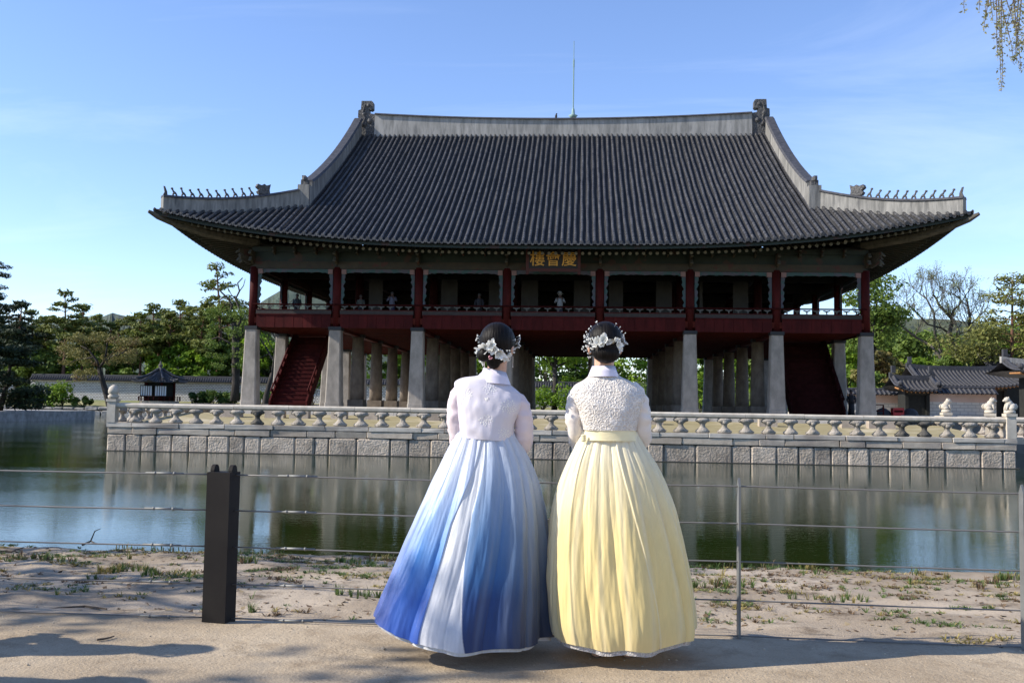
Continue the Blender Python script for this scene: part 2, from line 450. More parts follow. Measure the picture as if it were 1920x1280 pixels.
# wing brackets above each post and between them
wb = MB()
wb.prism([(0, 0), (0.30, 0.02), (0.62, 0.20), (0.80, 0.10), (0.66, 0.34), (0.42, 0.36), (0.72, 0.55), (0.86, 0.50), (0.70, 0.70), (0, 0.72)], -0.06, 0.06)
WBR = wb.mesh('wing_bracket', M_ochre)
tip = MB(); tip.prism([(0.64, 0.18), (0.80, 0.09), (0.845, 0.12), (0.67, 0.35)], -0.075, 0.075); tip.prism([(0.74, 0.54), (0.86, 0.48), (0.90, 0.52), (0.72, 0.71)], -0.075, 0.075)
TIPM = tip.mesh('bracket_tip', M_bracket)
def wing(x, y, rz, s=1.0, z=ZL + 0.25):
    m = T(x, y, z, rz, s)
    o = put('wing_bracket', WBR, pav, m); put('bracket_tip', TIPM, o, m)
for i, x in enumerate(COLX):
    wing(x, COLY[0] - 0.1, R(-90))
    if i < 7:
        for f in (0.25, 0.5, 0.75): wing(x + (COLX[i + 1] - x) * f, COLY[0] - 0.1, R(-90), 0.62, ZL + 0.8)
for j, y in enumerate(COLY):
    wing(XL - 0.1, y, R(180)); wing(XR + 0.1, y, 0)
wing(XL - 0.1, COLY[0] - 0.1, R(-135), 1.15); wing(XR + 0.1, COLY[0] - 0.1, R(-45), 1.15)

# ---- inner rooms: ceiling, beams, hung paper doors
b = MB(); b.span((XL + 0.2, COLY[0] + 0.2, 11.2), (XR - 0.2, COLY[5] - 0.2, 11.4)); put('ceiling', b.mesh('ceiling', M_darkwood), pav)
for x in COLX[1:7]:
    b = MB(); b.span((x - 0.16, COLY[0] + 0.2, 10.35), (x + 0.16, COLY[5] - 0.2, 10.8)); put('cross_beam', b.mesh('cross_beam', M_darkwood), pav)
for y in COLY[1:5]:
    b = MB(); b.span((XL + 0.3, y - 0.14, 10.15), (XR - 0.3, y + 0.14, 10.75)); put('cross_beam', b.mesh('cross_beam', M_darkwood), pav)
for (p0, p1) in ((689, 715), (825, 856), (915, 940), (976, 1008), (1075, 1106), (1141, 1168), (1230, 1260), (1312, 1318), (1375, 1404)):
    y = COLY[1] - 0.35; xs = []
    for p in (p0, p1): xs.append(math.tan(math.atan((p - 960) / FPX) - YAW) * y)
    b = MB(); b.span((xs[0], y - 0.03, FZ), (xs[1], y + 0.03, 10.13)); put('door_panel', b.mesh('door_panel', M_door), pav)
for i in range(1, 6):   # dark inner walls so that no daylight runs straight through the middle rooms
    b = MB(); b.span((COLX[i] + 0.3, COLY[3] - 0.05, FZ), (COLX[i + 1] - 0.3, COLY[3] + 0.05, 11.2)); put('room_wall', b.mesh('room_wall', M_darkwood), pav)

# ---- stairs between the two outer column lines at each end
def stair(x0, x1, ya, yb, M_redwood):
    n = 17; w = x1 - x0
    st = MB()
    st.prism([(-0.2, -0.35), (0.35, -0.35), (5.2, 4.15), (5.2, 4.62), (4.7, 4.62), (-0.2, 0.12)], -0.05, 0.05)
    SM = st.mesh('stair_stringer', M_redwood)
    for x in (x0, x1):
        put('stair_stringer', SM, pav, Matrix.Translation((x, ya, ZB + 0.3)) @ Matrix.Rotation(R(90), 4, 'Z') @ Matrix.Diagonal(((yb - ya) / 5.0, 1, 1, 1)))
    for k in range(n):
        t = (k + 0.5) / n
        b = MB(); y = ya + (yb - ya) * t; z = ZB + 0.15 + 4.45 * t
        b.span((x0 + 0.06, y - 0.02, z - 0.24), (x1 - 0.06, y + 0.02, z)); b.span((x0 + 0.06, y - 0.05, z), (x1 - 0.06, y + 0.30, z + 0.05))
        put('stair_tread', b.mesh('stair_tread', M_redwood), pav)
    for x in (x0, x1):
        b = MB(); b.tube([(x, ya, ZB + 1.0), (x, yb, ZB + 5.3)], 0.05, 6); put('stair_rail', b.mesh('stair_rail', M_redwood), pav)
        for k in range(9):
            t = (k + 0.5) / 9
            b = MB(); b.ball((x, ya + (yb - ya) * t, ZB + 0.75 + 4.35 * t), 0.13, 8, 4, (0.5, 1, 1.3)); put('stair_baluster', b.mesh('stair_baluster', M_redwood, True), pav)
stair(-18.15, -15.95, 57.2, 62.3, M_redwood)
stair(12.1, 15.0, 57.2, 62.3, M_red_shaded)

# ---- name board
SY = VB - 1.0
sx0, sx1 = [math.tan(math.atan((p - 960) / FPX) - YAW) * SY for p in (984, 1087)]
sz0, sz1 = 9.86, 11.05
tilt = Matrix.Translation((0, SY, sz0)) @ Matrix.Rotation(R(9), 4, 'X') @ Matrix.Translation((0, -SY, -sz0))
b = MB(); b.span((sx0 + 0.15, SY - 0.03, sz0 + 0.12), (sx1 - 0.15, SY + 0.05, sz1)); sign = put('name_board', b.mesh('name_board', M_signblack), pav, tilt)
b = MB()
for (a0, a1, c0, c1) in ((sx0, sx0 + 0.16, sz0 - 0.22, sz1 + 0.1), (sx1 - 0.16, sx1, sz0 - 0.22, sz1 + 0.1)): b.span((a0, SY - 0.10, c0), (a1, SY + 0.10, c1))
b.span((sx0 + 0.163, SY - 0.10, sz0 - 0.06), (sx1 - 0.163, SY + 0.10, sz0 + 0.12)); b.span((sx0 + 0.163, SY - 0.10, sz1), (sx1 - 0.163, SY + 0.10, sz1 + 0.1))
put('board_frame', b.mesh('board_frame', mat('dull_red_frame', (0.05, 0.009, 0.008), rough=0.6)), sign, tilt)
def glyph(ch, cx, cz, h):
    cu = bpy.data.curves.new('glyph', 'FONT'); cu.body = ch; cu.size = h * 1.12; cu.align_x = 'CENTER'; cu.align_y = 'CENTER'
    cu.extrude = 0.02; cu.offset = 0.006
    o = bpy.data.objects.new('tmp', cu); COL.objects.link(o)
    bpy.context.view_layer.update()
    me = bpy.data.meshes.new_from_object(o.evaluated_get(bpy.context.evaluated_depsgraph_get()))
    bpy.data.objects.remove(o)
    co = np.zeros(len(me.vertices) * 3); me.vertices.foreach_get('co', co); co = co.reshape(-1, 3)
    if len(co):
        c = (co.min(0) + co.max(0)) / 2; s = (co.max(0) - co.min(0)); k = h / max(s[1], 1e-6)
        co = (co - c) * [k * 1.0, k, 1]
        out = np.stack([co[:, 0] + cx, -co[:, 2] + SY - 0.045, co[:, 1] + cz], 1)
        me.vertices.foreach_set('co', out.ravel())
    me.materials.clear(); me.materials.append(M_gold); me.update()
    put('gilt_character', me, sign, tilt)
for k, ch in enumerate('樓會慶'):
    glyph(ch, sx0 + (sx1 - sx0) * (0.21, 0.5, 0.79)[k], (sz0 + 0.12 + sz1) / 2, 0.80)
# ================================================================== the roof of the pavilion
GX, HXE, RY = 14.6, 21.3, 14.25          # gable, half width of the eaves, ridge line (from the front columns)
def eave_y(x): return -(3.3 + 0.98 * (abs(x) / HXE) ** 3)
def eave_z(x): return 10.98 + 1.6 * min(1.05, abs(x) / HXE) ** 3
def eave_x(y): return HX + 3.3 + (HXE - HX - 3.3) * (abs(y - RY) / (RY + 4.28)) ** 3
def eave_zs(y): return 10.98 + 1.6 * min(1.05, abs(y - RY) / (RY + 4.28)) ** 3
def roof_z(x, y):
    ye = eave_y(x); t = max(0.0, min(1.0, (y - ye) / (RY - ye)))
    return eave_z(x) * (1 - t) + 21.75 * t - 0.36 * 4 * t * (1 - t)
def hip_y(x):                              # front end of the hip line at x
    ax = abs(x)
    return RY if ax <= GX else 1.2 + (ax - GX) / (HXE - GX) * (-4.28 - 1.2)
def WR(x, y, z): return (UC + x, VB + y, z)
PITCHX = 0.345
NROW = int(2 * (HXE - 0.15) / PITCHX)
xs_rows = [-(NROW - 1) / 2 * PITCHX + i * PITCHX for i in range(NROW)]
M_rand = random.Random(11)
def row_mesh(path, r0=0.078):
    """half-round cover tiles laid one over the next along a path"""
    b = MB(); n = 7
    # resample path to tile length
    pts = [Vector(p) for p in path]
    seg = [0.0]
    for i in range(1, len(pts)): seg.append(seg[-1] + (pts[i] - pts[i - 1]).length)
    L = seg[-1]; nt = max(1, int(L / 0.40)); vs = []; fs = []
    def at(s):
        for i in range(1, len(pts)):
            if seg[i] >= s or i == len(pts) - 1:
                t = (s - seg[i - 1]) / max(1e-6, seg[i] - seg[i - 1]); return pts[i - 1].lerp(pts[i], t)
    ring = 0
    for k in range(nt):
        for e, rr in ((0.0, r0 * 1.10), (1.0, r0 * 0.93)):
            s = (k + e) * L / nt; p = at(s); q = at(min(L, s + 0.05)); q0 = at(max(0, s - 0.05)); d = (q - q0).normalized()
            side = d.cross(Vector((0, 0, 1))).normalized(); up = side.cross(d)
            for j in range(n):
                t = math.pi * j / (n - 1)
                vs.append(p + side * math.cos(t) * rr + up * (math.sin(t) * rr * 1.15 - 0.01))
            if ring > 0:
                for j in range(n - 1):
                    a = (ring - 1) * n + j; fs.append((a, a + 1, a + 1 + n, a + n))
            ring += 1
    b.add(vs, fs)
    return b.mesh('tile_row', M_tile, smooth=False)
et = MB()
et.prism([(0.105 * math.cos(2 * math.pi * k / 12), 0.105 * math.sin(2 * math.pi * k / 12)) for k in range(12)], -0.03, 0.03)
et.prism([(0.06 * math.cos(2 * math.pi * k / 8), 0.06 * math.sin(2 * math.pi * k / 8)) for k in range(8)], -0.05, -0.028)
# crescent-shaped drip tile beside it
cr = [(0.07 + 0.105 * (1 - math.cos(math.pi * k / 6)) , -0.045 - 0.11 * math.sin(math.pi * k / 6)) for k in range(7)] + [(0.28 - 0.03, 0.0 - 0.03), (0.17, -0.075), (0.10, -0.03)]
et.prism(cr, -0.04, 0.0)
ETM = et.mesh('eave_tile', M_tile)
for sgn, front in ((1, True),):
    for x in xs_rows:
        y0, y1 = eave_y(x), hip_y(x)
        if y1 - y0 < 0.35: y1 = y0 + 0.35
        N = 26; path = []
        for i in range(N + 1):
            y = y0 + (y1 - y0) * i / N
            path.append(WR(x + (0.018 * math.sin(y * .7 + x * 9) + 0.010 * math.sin(y * 2.3 + x * 31) if 0 < i else 0), y, roof_z(x, y) + 0.055 + 0.012 * math.sin(y * 1.1 + x * 17)))
        o = put('tile_row', row_mesh(path), pav)
        put('eave_tile', ETM, o, T(UC + x, VB + y0 - 0.02, eave_z(x) + 0.055))
M_pan = mat('pan_tile', (0.012, 0.012, 0.013), (0.034, 0.033, 0.034), scale=5, rough=0.7, bump=0.25, bscale=30)  # colour darkened to deepen the shade in the channels between cover rows
# pans between the rows: stepped channels, front face
def pan_surface(name, back=False):
    vs = []; fs = []
    nst = 44
    cols = []
    for i in range(NROW + 1):
        x = xs_rows[0] - PITCHX / 2 + i * PITCHX
        cols += [(x - PITCHX / 2 + PITCHX * f, dz) for f, dz in ((0.0, 0.05), (0.27, -0.01), (0.5, -0.03), (0.73, -0.01))]
    cols.append((cols[-1][0] + PITCHX * 0.27, 0.05))
    grid = []
    for (x, dz) in cols:
        x = max(-HXE, min(HXE, x)); y0, y1 = eave_y(x), hip_y(x); col = []
        for k in range(nst):
            for e, st in ((0.0, 0.045), (1.0, 0.0)):
                y = y0 + (y1 - y0) * (k + e) / nst
                yy = 2 * RY - y if back else y
                col.append(WR(x, yy, roof_z(x, y) + dz * 0.9 - 0.03 + st * 0.6))
        grid.append(col)
    n = nst * 2
    for c in grid: vs += c
    for i in range(len(grid) - 1):
        for j in range(n - 1):
            a = i * n + j; q = (a, a + n, a + n + 1, a + 1)
            fs.append(q if not back else q[::-1])
    return npmesh(name, np.array(vs), np.array(fs), M_pan)
tag(put('pan_tiles', pan_surface('pan_tiles'), pav), kind='stuff')
# back face and end faces, joined
b = MB(); nx, ny = 44, 10
for back in (1,):
    g = []
    for i in range(nx + 1):
        x = -HXE + 2 * HXE * i / nx
        for j in range(ny + 1):
            y = eave_y(x) + (hip_y(x) - eave_y(x)) * j / ny
            g.append(WR(x, 2 * RY - y, roof_z(x, y)))
    b.add(g, [(i * (ny + 1) + j, i * (ny + 1) + j + 1, (i + 1) * (ny + 1) + j + 1, (i + 1) * (ny + 1) + j) for i in range(nx) for j in range(ny)])
put('back_roof', b.mesh('back_roof', M_tile), pav)
def side_pt(y, t, s):
    """t=0 eave, t=1 hip line or foot of the gable"""
    if y < 1.2: xu = GX + (1.2 - y) / (1.2 + 4.28) * (HXE - GX)
    elif y > 2 * RY - 1.2: xu = GX + (y - (2 * RY - 1.2)) / (1.2 + 4.28) * (HXE - GX)
    else: xu = GX
    yf = y if y <= RY else 2 * RY - y
    zu = roof_z(xu, min(yf, 1.2)) if xu > GX else roof_z(GX, 1.2)
    xe = max(eave_x(y), xu)
    x = xe + (xu - xe) * t
    z = eave_zs(y) * (1 - t) + zu * t - 0.12 * 4 * t * (1 - t)
    return WR(s * x, y, z)
for s in (-1, 1):
    b = MB(); nn = 60; g = []
    for i in range(nn + 1):
        y = -4.28 + (2 * RY + 8.56) * i / nn
        for j in range(7): g.append(side_pt(y, j / 6, s))
    fs = [(i * 7 + j, i * 7 + j + 1, (i + 1) * 7 + j + 1, (i + 1) * 7 + j) for i in range(nn) for j in range(6)]
    b.add(g, fs if s < 0 else [f[::-1] for f in fs]); put('end_roof', b.mesh('end_roof', M_tile), pav)
    b = MB(); k = -4.1
    while k < 2 * RY + 4.1:
        pp = [side_pt(k, j / 6, s) for j in range(7)]
        if (Vector(pp[0]) - Vector(pp[-1])).length > 0.5:
            b.tube([(p[0], p[1], p[2] + 0.05) for p in pp], 0.10, 5)
        e = side_pt(k, 0, s)
        b.ball((e[0] + 0.02 * s, e[1], e[2] + 0.03), 0.13, 6, 4, (0.5, 1, 1)); b.box((e[0] - 0.03 * s, e[1] + PITCHX / 2, e[2] - 0.06), (0.06, 0.22, 0.12))
        k += PITCHX
    tag(put('end_tile_rows', b.mesh('end_tile_rows', M_tile), pav), kind='stuff')
    # gable wall
    b = MB(); gx = GX - 0.25
    prof = [(y, roof_z(GX, y) - 0.05) for y in [1.2 + (RY - 1.2) * q / 8 for q in range(9)]]
    prof += [(2 * RY - y, z) for (y, z) in prof[::-1][1:]]
    vs = [WR(s * gx, y, z) for y, z in prof] + [WR(s * (gx - 0.2), y, z) for y, z in prof]
    n_ = len(prof); b.add(vs, [tuple(range(n_)), tuple(range(2 * n_ - 1, n_ - 1, -1))]); put('gable_board', b.mesh('gable_board', M_redwood), pav)

# plastered ridges
def wall_along(name, pts, h, th, capname='ridge_cap', M_plaster=M_plaster_hip, sk=0.0):
    """upright plastered band standing on the roof along pts (x,y,z), h = list of heights"""
    vs = []; fs = []; n = len(pts)
    cvs = []
    for i, p in enumerate(pts):
        a = Vector(pts[max(0, i - 1)]); c = Vector(pts[min(n - 1, i + 1)]); d = (c - a); d.z = 0; d.normalize()
        s_ = Vector((-d.y, d.x, 0)) * th / 2; p = Vector(p)
        vs += [p - s_ - Vector((0, 0, .25 + sk)), p + s_ - Vector((0, 0, .25 + sk)), p + s_ * 0.92 + Vector((0, 0, h[i])), p - s_ * 0.92 + Vector((0, 0, h[i]))]
        cvs += [p - s_ * 1.25 + Vector((0, 0, h[i] + .005)), p + s_ * 1.25 + Vector((0, 0, h[i] + .005)), p + s_ * 0.9 + Vector((0, 0, h[i] + .13)), p - s_ * 0.9 + Vector((0, 0, h[i] + .13))]
    for i in range(n - 1):
        for k in range(4):
            a = i * 4 + k; c = i * 4 + (k + 1) % 4
            fs.append((a, a + 4, c + 4, c))
    fs += [(0, 1, 2, 3), (4 * n - 1, 4 * n - 2, 4 * n - 3, 4 * n - 4)]
    b = MB(); b.add(vs, fs); o = put(name, b.mesh(name, M_plaster), pav)
    b = MB(); b.add(cvs, fs); put(capname, b.mesh(capname, M_tile_far), o)
    return o
sagz = lambda x: 21.72 + 0.42 * (abs(x) / 13.7) ** 2
pts = [WR(x, RY, sagz(x) - 0.05) for x in [-13.38 + 26.76 * i / 24 for i in range(25)]]
wall_along('main_ridge', pts, [1.03] * 25, 0.75, M_plaster=M_plaster, sk=.35)
for s in (-1, 1):
    for back in (0, 1):
        yy = lambda y: 2 * RY - y if back else y
        P1 = [WR(s * (GX - 0.05), yy(y), roof_z(GX, y)) for y in [RY - 0.45 - (RY - 0.45 - 1.35) * i / 14 for i in range(15)]]
        hh = [1.24 - 0.30 * math.sin(math.pi * i / 14) ** .8 + .02 * i / 14 for i in range(15)]
        wall_along('gable_ridge', P1, hh, 0.55)
        xs2 = [GX + 0.12 + (20.95 - GX - 0.12) * i / 10 for i in range(11)]
        P2 = [WR(s * x, yy(hip_y(x)), roof_z(x, hip_y(x)) - 0.02) for x in xs2]
        wall_along('hip_ridge', P2, [0.86 - 0.14 * math.sin(math.pi * i / 10) - 0.20 * i / 10 for i in range(11)], 0.50)
        c = WR(s * (GX + 0.0), yy(1.0), roof_z(GX, 1.0))
        b = MB(); b.box((c[0], c[1], c[2] + 0.45), (0.68, 0.68, 1.4)); blk = put('ridge_block', b.mesh('ridge_block', M_plaster_hip), pav)
        b = MB(); b.box((c[0], c[1], c[2] + 1.30), (0.40, 0.44, 0.32)); b.ball((c[0], c[1] - 0.1, c[2] + 1.52), 0.20, 8, 5, (0.9, 1.1, 1.0)); b.box((c[0] + s * .06, c[1], c[2] + 1.66), (0.2, 0.3, 0.14)); put('beast_head', b.mesh('beast_head', M_ridge_orn, False), blk)
        # hip ornaments: a dragon head and ten small figures
        def hp(t):
            x = GX + 0.12 + (20.95 - GX - 0.12) * t
            z = roof_z(x, hip_y(x)) - 0.02 + 0.86 - 0.14 * math.sin(math.pi * t) - 0.20 * t + 0.13
            return Vector(WR(s * x, yy(hip_y(x)), z))
        ang = math.atan2(-5.48 * (1 if not back else -1), s * 6.85)
        h = hp(0.30)
        b = MB()
        b.prism([(-0.34, 0), (0.30, 0), (0.40, 0.14), (0.28, 0.26), (0.46, 0.40), (0.40, 0.56), (0.18, 0.50), (0.02, 0.60), (-0.12, 0.52), (-0.36, 0.62), (-0.30, 0.3)], -0.16, 0.16)
        put('dragon_head', b.mesh('dragon_head', M_ridge_orn), pav, Matrix.Translation(h) @ Matrix.Rotation(ang, 4, 'Z'))
        if back: continue
        for k in range(11):
            q = hp(0.385 + 0.0595 * k)
            b = MB(); rr = random.Random(k + 20 * (s + 1))
            lean = 0.10 + 0.05 * rr.random(); hgt = 0.34 + 0.08 * rr.random()
            if k < 10:
                b.tube([(0.10, 0, -0.02), (0.07, 0, 0.12), (-0.02, 0, 0.20)], [0.045, 0.05, 0.06], 6)
                b.tube([(-0.15, 0, -0.02), (-0.10, 0, 0.10), (-0.02, 0, 0.20)], [0.035, 0.05, 0.06], 6)
                b.tube([(-0.04, 0, 0.17), (0.06, 0, 0.25), (lean, 0, hgt)], [0.065, 0.055, 0.04], 6)
                b.ball((lean + 0.02, 0, hgt + 0.03), 0.065, 7, 5, (1.2, 0.9, 1))
            else:
                b.prism([(-0.1, 0), (0.14, 0), (0.05, 0.2), (0.12, 0.5), (0.04, 0.48), (-0.08, 0.2)], -0.05, 0.05)
            put('roof_figure', b.mesh('roof_figure', M_ridge_orn), pav, Matrix.Translation(q) @ Matrix.Rotation(ang, 4, 'Z'))
    # finial at the ridge end
    c = WR(s * 14.0, RY, 21.95)
    b = MB()
    o1 = [(-0.62, -0.45), (0.42, -0.45), (0.46, 0.9), (0.62, 1.0), (0.60, 1.5), (0.42, 1.55), (0.38, 2.18), (-0.36, 2.18), (-0.46, 2.08), (-0.47, 1.62), (-0.34, 1.52), (-0.18, 1.56), (-0.20, 1.28), (-0.62, 1.2)]
    if s < 0: o1 = [(-x, z) for x, z in o1][::-1]
    b.prism(o1, -0.28, 0.28)
    for (a_, z_, r_) in ((-0.12, 1.85, .14), (0.2, 1.2, .16), (-0.25, 0.7, .2), (0.1, 0.45, .17), (0.25, 1.75, .1)):
        b.ball((a_ * s, -0.25, z_), r_, 8, 5)
    b.tube([(s * 0.3, -0.3, 0.3), (s * 0.1, -0.32, 0.9), (s * 0.28, -0.32, 1.3), (s * 0.12, -0.3, 1.9)], 0.06, 6)
    put('ridge_finial', b.mesh('ridge_finial', M_ridge_orn), pav, T(*c))

# ---- underside of the eaves
def under_z(x, y):  # plane of the rafters under the front eaves
    ye = eave_y(x); t = (y - ye) / (0.3 - ye)
    return (eave_z(x) - 0.16) * (1 - t) + 12.05 * t
b = MB(); g = []; nx = 60
for i in range(nx + 1):
    x = -HXE + 2 * HXE * i / nx
    for j in range(6):
        ax = abs(x); yin = 0.4 if ax <= HX else 0.4 + (ax - HX) / (HXE - HX) * (-4.28 - 0.4)
        y = eave_y(x) + 0.04 + (yin - eave_y(x) - 0.04) * j / 5
        g.append(WR(x, y, under_z(x, y)))
fs = [(i * 6 + j, (i + 1) * 6 + j, (i + 1) * 6 + j + 1, i * 6 + j + 1) for i in range(nx) for j in range(5)]
b.add(g, [f[::-1] for f in fs]); b.add([(p[0], 2 * (VB + RY) - p[1], p[2]) for p in g], fs)
g = []
for s in (-1, 1):
    g = []
    for i in range(51):
        y = -4.28 + (2 * RY + 8.56) * i / 50
        for j in range(6):
            if y < 0: xin = HX - 0.4 + (0.4 - y) / 4.68 * (HXE - HX + 0.4)
            elif y > 2 * RY: xin = HX - 0.4 + (y - 2 * RY + 0.4) / 4.68 * (HXE - HX + 0.4)
            else: xin = HX - 0.4
            xe = max(eave_x(y) - 0.04, xin); x = xe + (xin - xe) * j / 5
            t = (xe - x) / max(0.01, xe - (HX - 0.4)) if xe > xin else 0
            tt = (xe - x) / (xe - (HX - 0.4) + 1e-6)
            g.append(WR(s * x, y, (eave_zs(y) - 0.16) * (1 - tt) + 12.05 * tt))
    fs = [(i * 6 + j, (i + 1) * 6 + j, (i + 1) * 6 + j + 1, i * 6 + j + 1) for i in range(50) for j in range(5)]
    b.add(g, fs)
put('eave_soffit', b.mesh('eave_soffit', M_rafter), pav)
# fascia boards under the drip tiles
for dz, dy, hh_, m_ in ((-0.22, 0.10, 0.17, M_green), ):
    b = MB(); pr = []
    for i in range(61):
        x = -HXE + 2 * HXE * i / 60; pr.append(WR(x, eave_y(x) + dy, eave_z(x) + dz + 0.04))
    for i in range(60):
        a = pr[i]; c = pr[i + 1]
        b.add([(a[0], a[1], a[2] - hh_ / 2), (c[0], c[1], c[2] - hh_ / 2), (c[0], c[1], c[2] + hh_ / 2), (a[0], a[1], a[2] + hh_ / 2),
               (a[0], a[1] + .06, a[2] - hh_ / 2), (c[0], c[1] + .06, c[2] - hh_ / 2), (c[0], c[1] + .06, c[2] + hh_ / 2), (a[0], a[1] + .06, a[2] + hh_ / 2)],
              [(0, 1, 2, 3), (4, 7, 6, 5), (0, 4, 5, 1), (3, 2, 6, 7)])
    put('eave_board', b.mesh('eave_board', m_), pav)
raf = MB(); raf.mi = 0; raf.tube([(0, 0, 0), (0, 1, 0)], [0.088, 0.10], 8); raf.mi = 1
raf.prism([(0.089 * math.cos(2 * math.pi * k / 10), 0.089 * math.sin(2 * math.pi * k / 10)) for k in range(10)], -0.012, -0.002)
RAFM = raf.mesh('rafter', [M_rafter, M_rafend])
fly = MB()
nr = 116
for i in range(nr):
    x = -(HXE - 0.55) + 2 * (HXE - 0.55) * i / (nr - 1)
    xr = x if abs(x) < 15.6 else math.copysign(15.6 + (abs(x) - 15.6) * 0.28, x)
    ye = eave_y(x)
    e = Vector(WR(x * (1 if abs(x) < 15.6 else 0.978), ye + 0.98, eave_z(x) - 0.36)); r_ = Vector(WR(xr, 0.25, 11.86))
    if (r_ - e).length < 0.5: continue
    d = r_ - e; L = d.length
    q = d.to_track_quat('Y', 'Z').to_matrix().to_4x4()
    put('rafter', RAFM, pav, Matrix.Translation(e) @ q @ Matrix.Diagonal((1, L, 1, 1)))
    # square flying rafter above, joined
    f0 = Vector(WR(x, ye + 0.22, eave_z(x) - 0.215)); f1 = Vector(WR(x * (1 if abs(x) < 15.6 else 0.97), ye + 1.7, eave_z(x) - 0.0))
    fly.tube([f0, f1], 0.062, 4); fly.mi = 1
    fly.box((f0.x, f0.y - 0.012, f0.z), (0.085, 0.01, 0.085)); fly.mi = 0
tag(put('flying_rafters', fly.mesh('flying_rafters', [M_rafter, M_rafend]), pav), kind='stuff')
sr = MB()
for s in (-1, 1):
    nr = 88
    for i in range(nr):
        y = -3.7 + (2 * RY + 7.4) * i / (nr - 1); xe = eave_x(y)
        yr = min(max(y, 1.6 + (y - 1.6) * 0.28), 2 * RY - 1.6 + (y - 2 * RY + 1.6) * 0.28) if (y < 1.6 or y > 2 * RY - 1.6) else y
        e = WR(s * (xe - 0.95), y, eave_zs(y) - 0.36); r_ = WR(s * (HX - 0.2), yr, 11.86)
        sr.mi = 0; sr.tube([e, r_], 0.095, 6)
        f0 = WR(s * (xe - 0.18), y, eave_zs(y) - 0.215); f1 = WR(s * (xe - 1.7), yr + (y - yr) * .8, eave_zs(y) - 0.0)
        sr.tube([f0, f1], 0.066, 4)
        sr.mi = 1; sr.box((f0[0] + 0.012 * s, f0[1], f0[2]), (0.01, 0.09, 0.09)); sr.box((e[0] + 0.012 * s, e[1], e[2]), (0.01, 0.12, 0.12))
tag(put('end_rafters', sr.mesh('end_rafters', [M_rafter, M_rafend]), pav), kind='stuff')
M_hiprafter = mat('weathered_hip_rafter', (0.05, 0.045, 0.035), (0.10, 0.09, 0.07), scale=4, rough=0.8)
for s in (-1, 1):
    for back in (0, 1):
        f = lambda x, y, z: WR(s * x, (2 * RY - y) if back else y, z)
        b = MB(); b.tube([f(17.0, 0.1, 11.5), f(19.2, -2.1, 11.66), f(20.4, -3.3, 11.95), f(21.15, -4.05, 12.22), f(21.5, -4.4, 12.42)], [0.26, 0.25, 0.22, 0.17, 0.09], 6)
        put('hip_rafter', b.mesh('hip_rafter', M_hiprafter), pav)

# ---- lightning rod on the ridge
c = WR((1069 - 960) / FPX * 69.4 + 4.75 - UC - 0.0, RY, 22.82)
rx = math.tan(math.atan((1069.5 - 960) / FPX) - YAW) * (VB + RY)
b = MB(); b.lathe([(0.06, -0.1), (0.2, 0.08), (0.34, 0.22), (0.13, 0.30), (0.10, 0.65), (0.05, 0.8)], (rx, VB + RY, 22.85), 10)
rod = put('lightning_rod', b.mesh('lightning_rod', M_copper, True), pav)
b = MB(); b.tube([(rx, VB + RY, 23.6), (rx, VB + RY, 27.2)], 0.045, 6); b.tube([(rx, VB + RY, 27.2), (rx, VB + RY, 28.5)], 0.022, 6); b.tube([(rx, VB + RY, 26.6), (rx, VB + RY, 27.1)], 0.06, 6)
put('rod_mast', b.mesh('rod_mast', M_copper), rod)
# small bird on the ridge
bx_ = math.tan(math.atan((1037 - 960) / FPX) - YAW) * (VB + RY)
b = MB(); b.ball((bx_, VB + RY, 23.02), 0.11, 8, 6, (0.8, 0.8, 1.5)); b.ball((bx_ + 0.03, VB + RY, 23.2), 0.06, 8, 5); b.tube([(bx_ - .02, VB + RY, 22.95), (bx_ - .12, VB + RY, 22.85)], [.05, .02], 5)
tag(put('bird', b.mesh('bird', mat('dark_feathers', (0.03, 0.03, 0.035), rough=0.8), True)), 'small dark bird perched on the main ridge left of the lightning rod', 'bird')
# ================================================================== stone terrace in the pond
TX0, TX1, TY0, TY1 = -0.4895 * 45, 0.4271 * 45, 45.0, 93.0
ZC = 1.32
M_granite = mat('cut_granite', (0.38, 0.315, 0.245), (0.50, 0.425, 0.335), scale=2.2, rough=0.9, bump=0.6, bscale=26, rand=0.20, c3=(0.26, 0.22, 0.19), s3=0.7, thr3=(0.52, 0.75), bdist=0.03)
M_granite_cop = mat('dressed_granite', (0.44, 0.395, 0.33), (0.54, 0.49, 0.42), scale=2.2, rough=0.9, bump=0.3, bscale=26, rand=0.08, c3=(0.30, 0.26, 0.22), s3=0.7)
M_granite_rough = mat('hewn_granite', (0.34, 0.28, 0.215), (0.49, 0.41, 0.325), scale=3.5, rough=0.95, bump=1.0, bscale=11, rand=0.20, c3=(0.22, 0.185, 0.15), s3=1.0, thr3=(0.50, 0.72), bdist=0.06, detail=8)
M_granite_lt = mat('pale_granite', (0.40, 0.355, 0.29), (0.51, 0.46, 0.385), scale=3, rough=0.85, bump=0.25, bscale=30, rand=0.08)
M_bal = mat('carved_granite', (0.25, 0.22, 0.185), (0.37, 0.33, 0.28), scale=4, rough=0.95, bump=0.8, bscale=16, rand=0.16, bdist=0.04)
M_bal_dark = mat('dark_lichened_granite', (0.055, 0.05, 0.045), (0.13, 0.12, 0.10), scale=6, rough=0.95, bump=0.8, bscale=16, rand=0.2)
M_joint = mat('dark_joint', (0.06, 0.055, 0.05), rough=1.0)
ter = thing('stone_terrace', ((TX0 + TX1) / 2, TY0, 0), 'long low terrace of cut granite blocks rising straight out of the pond under the pavilion', 'terrace')
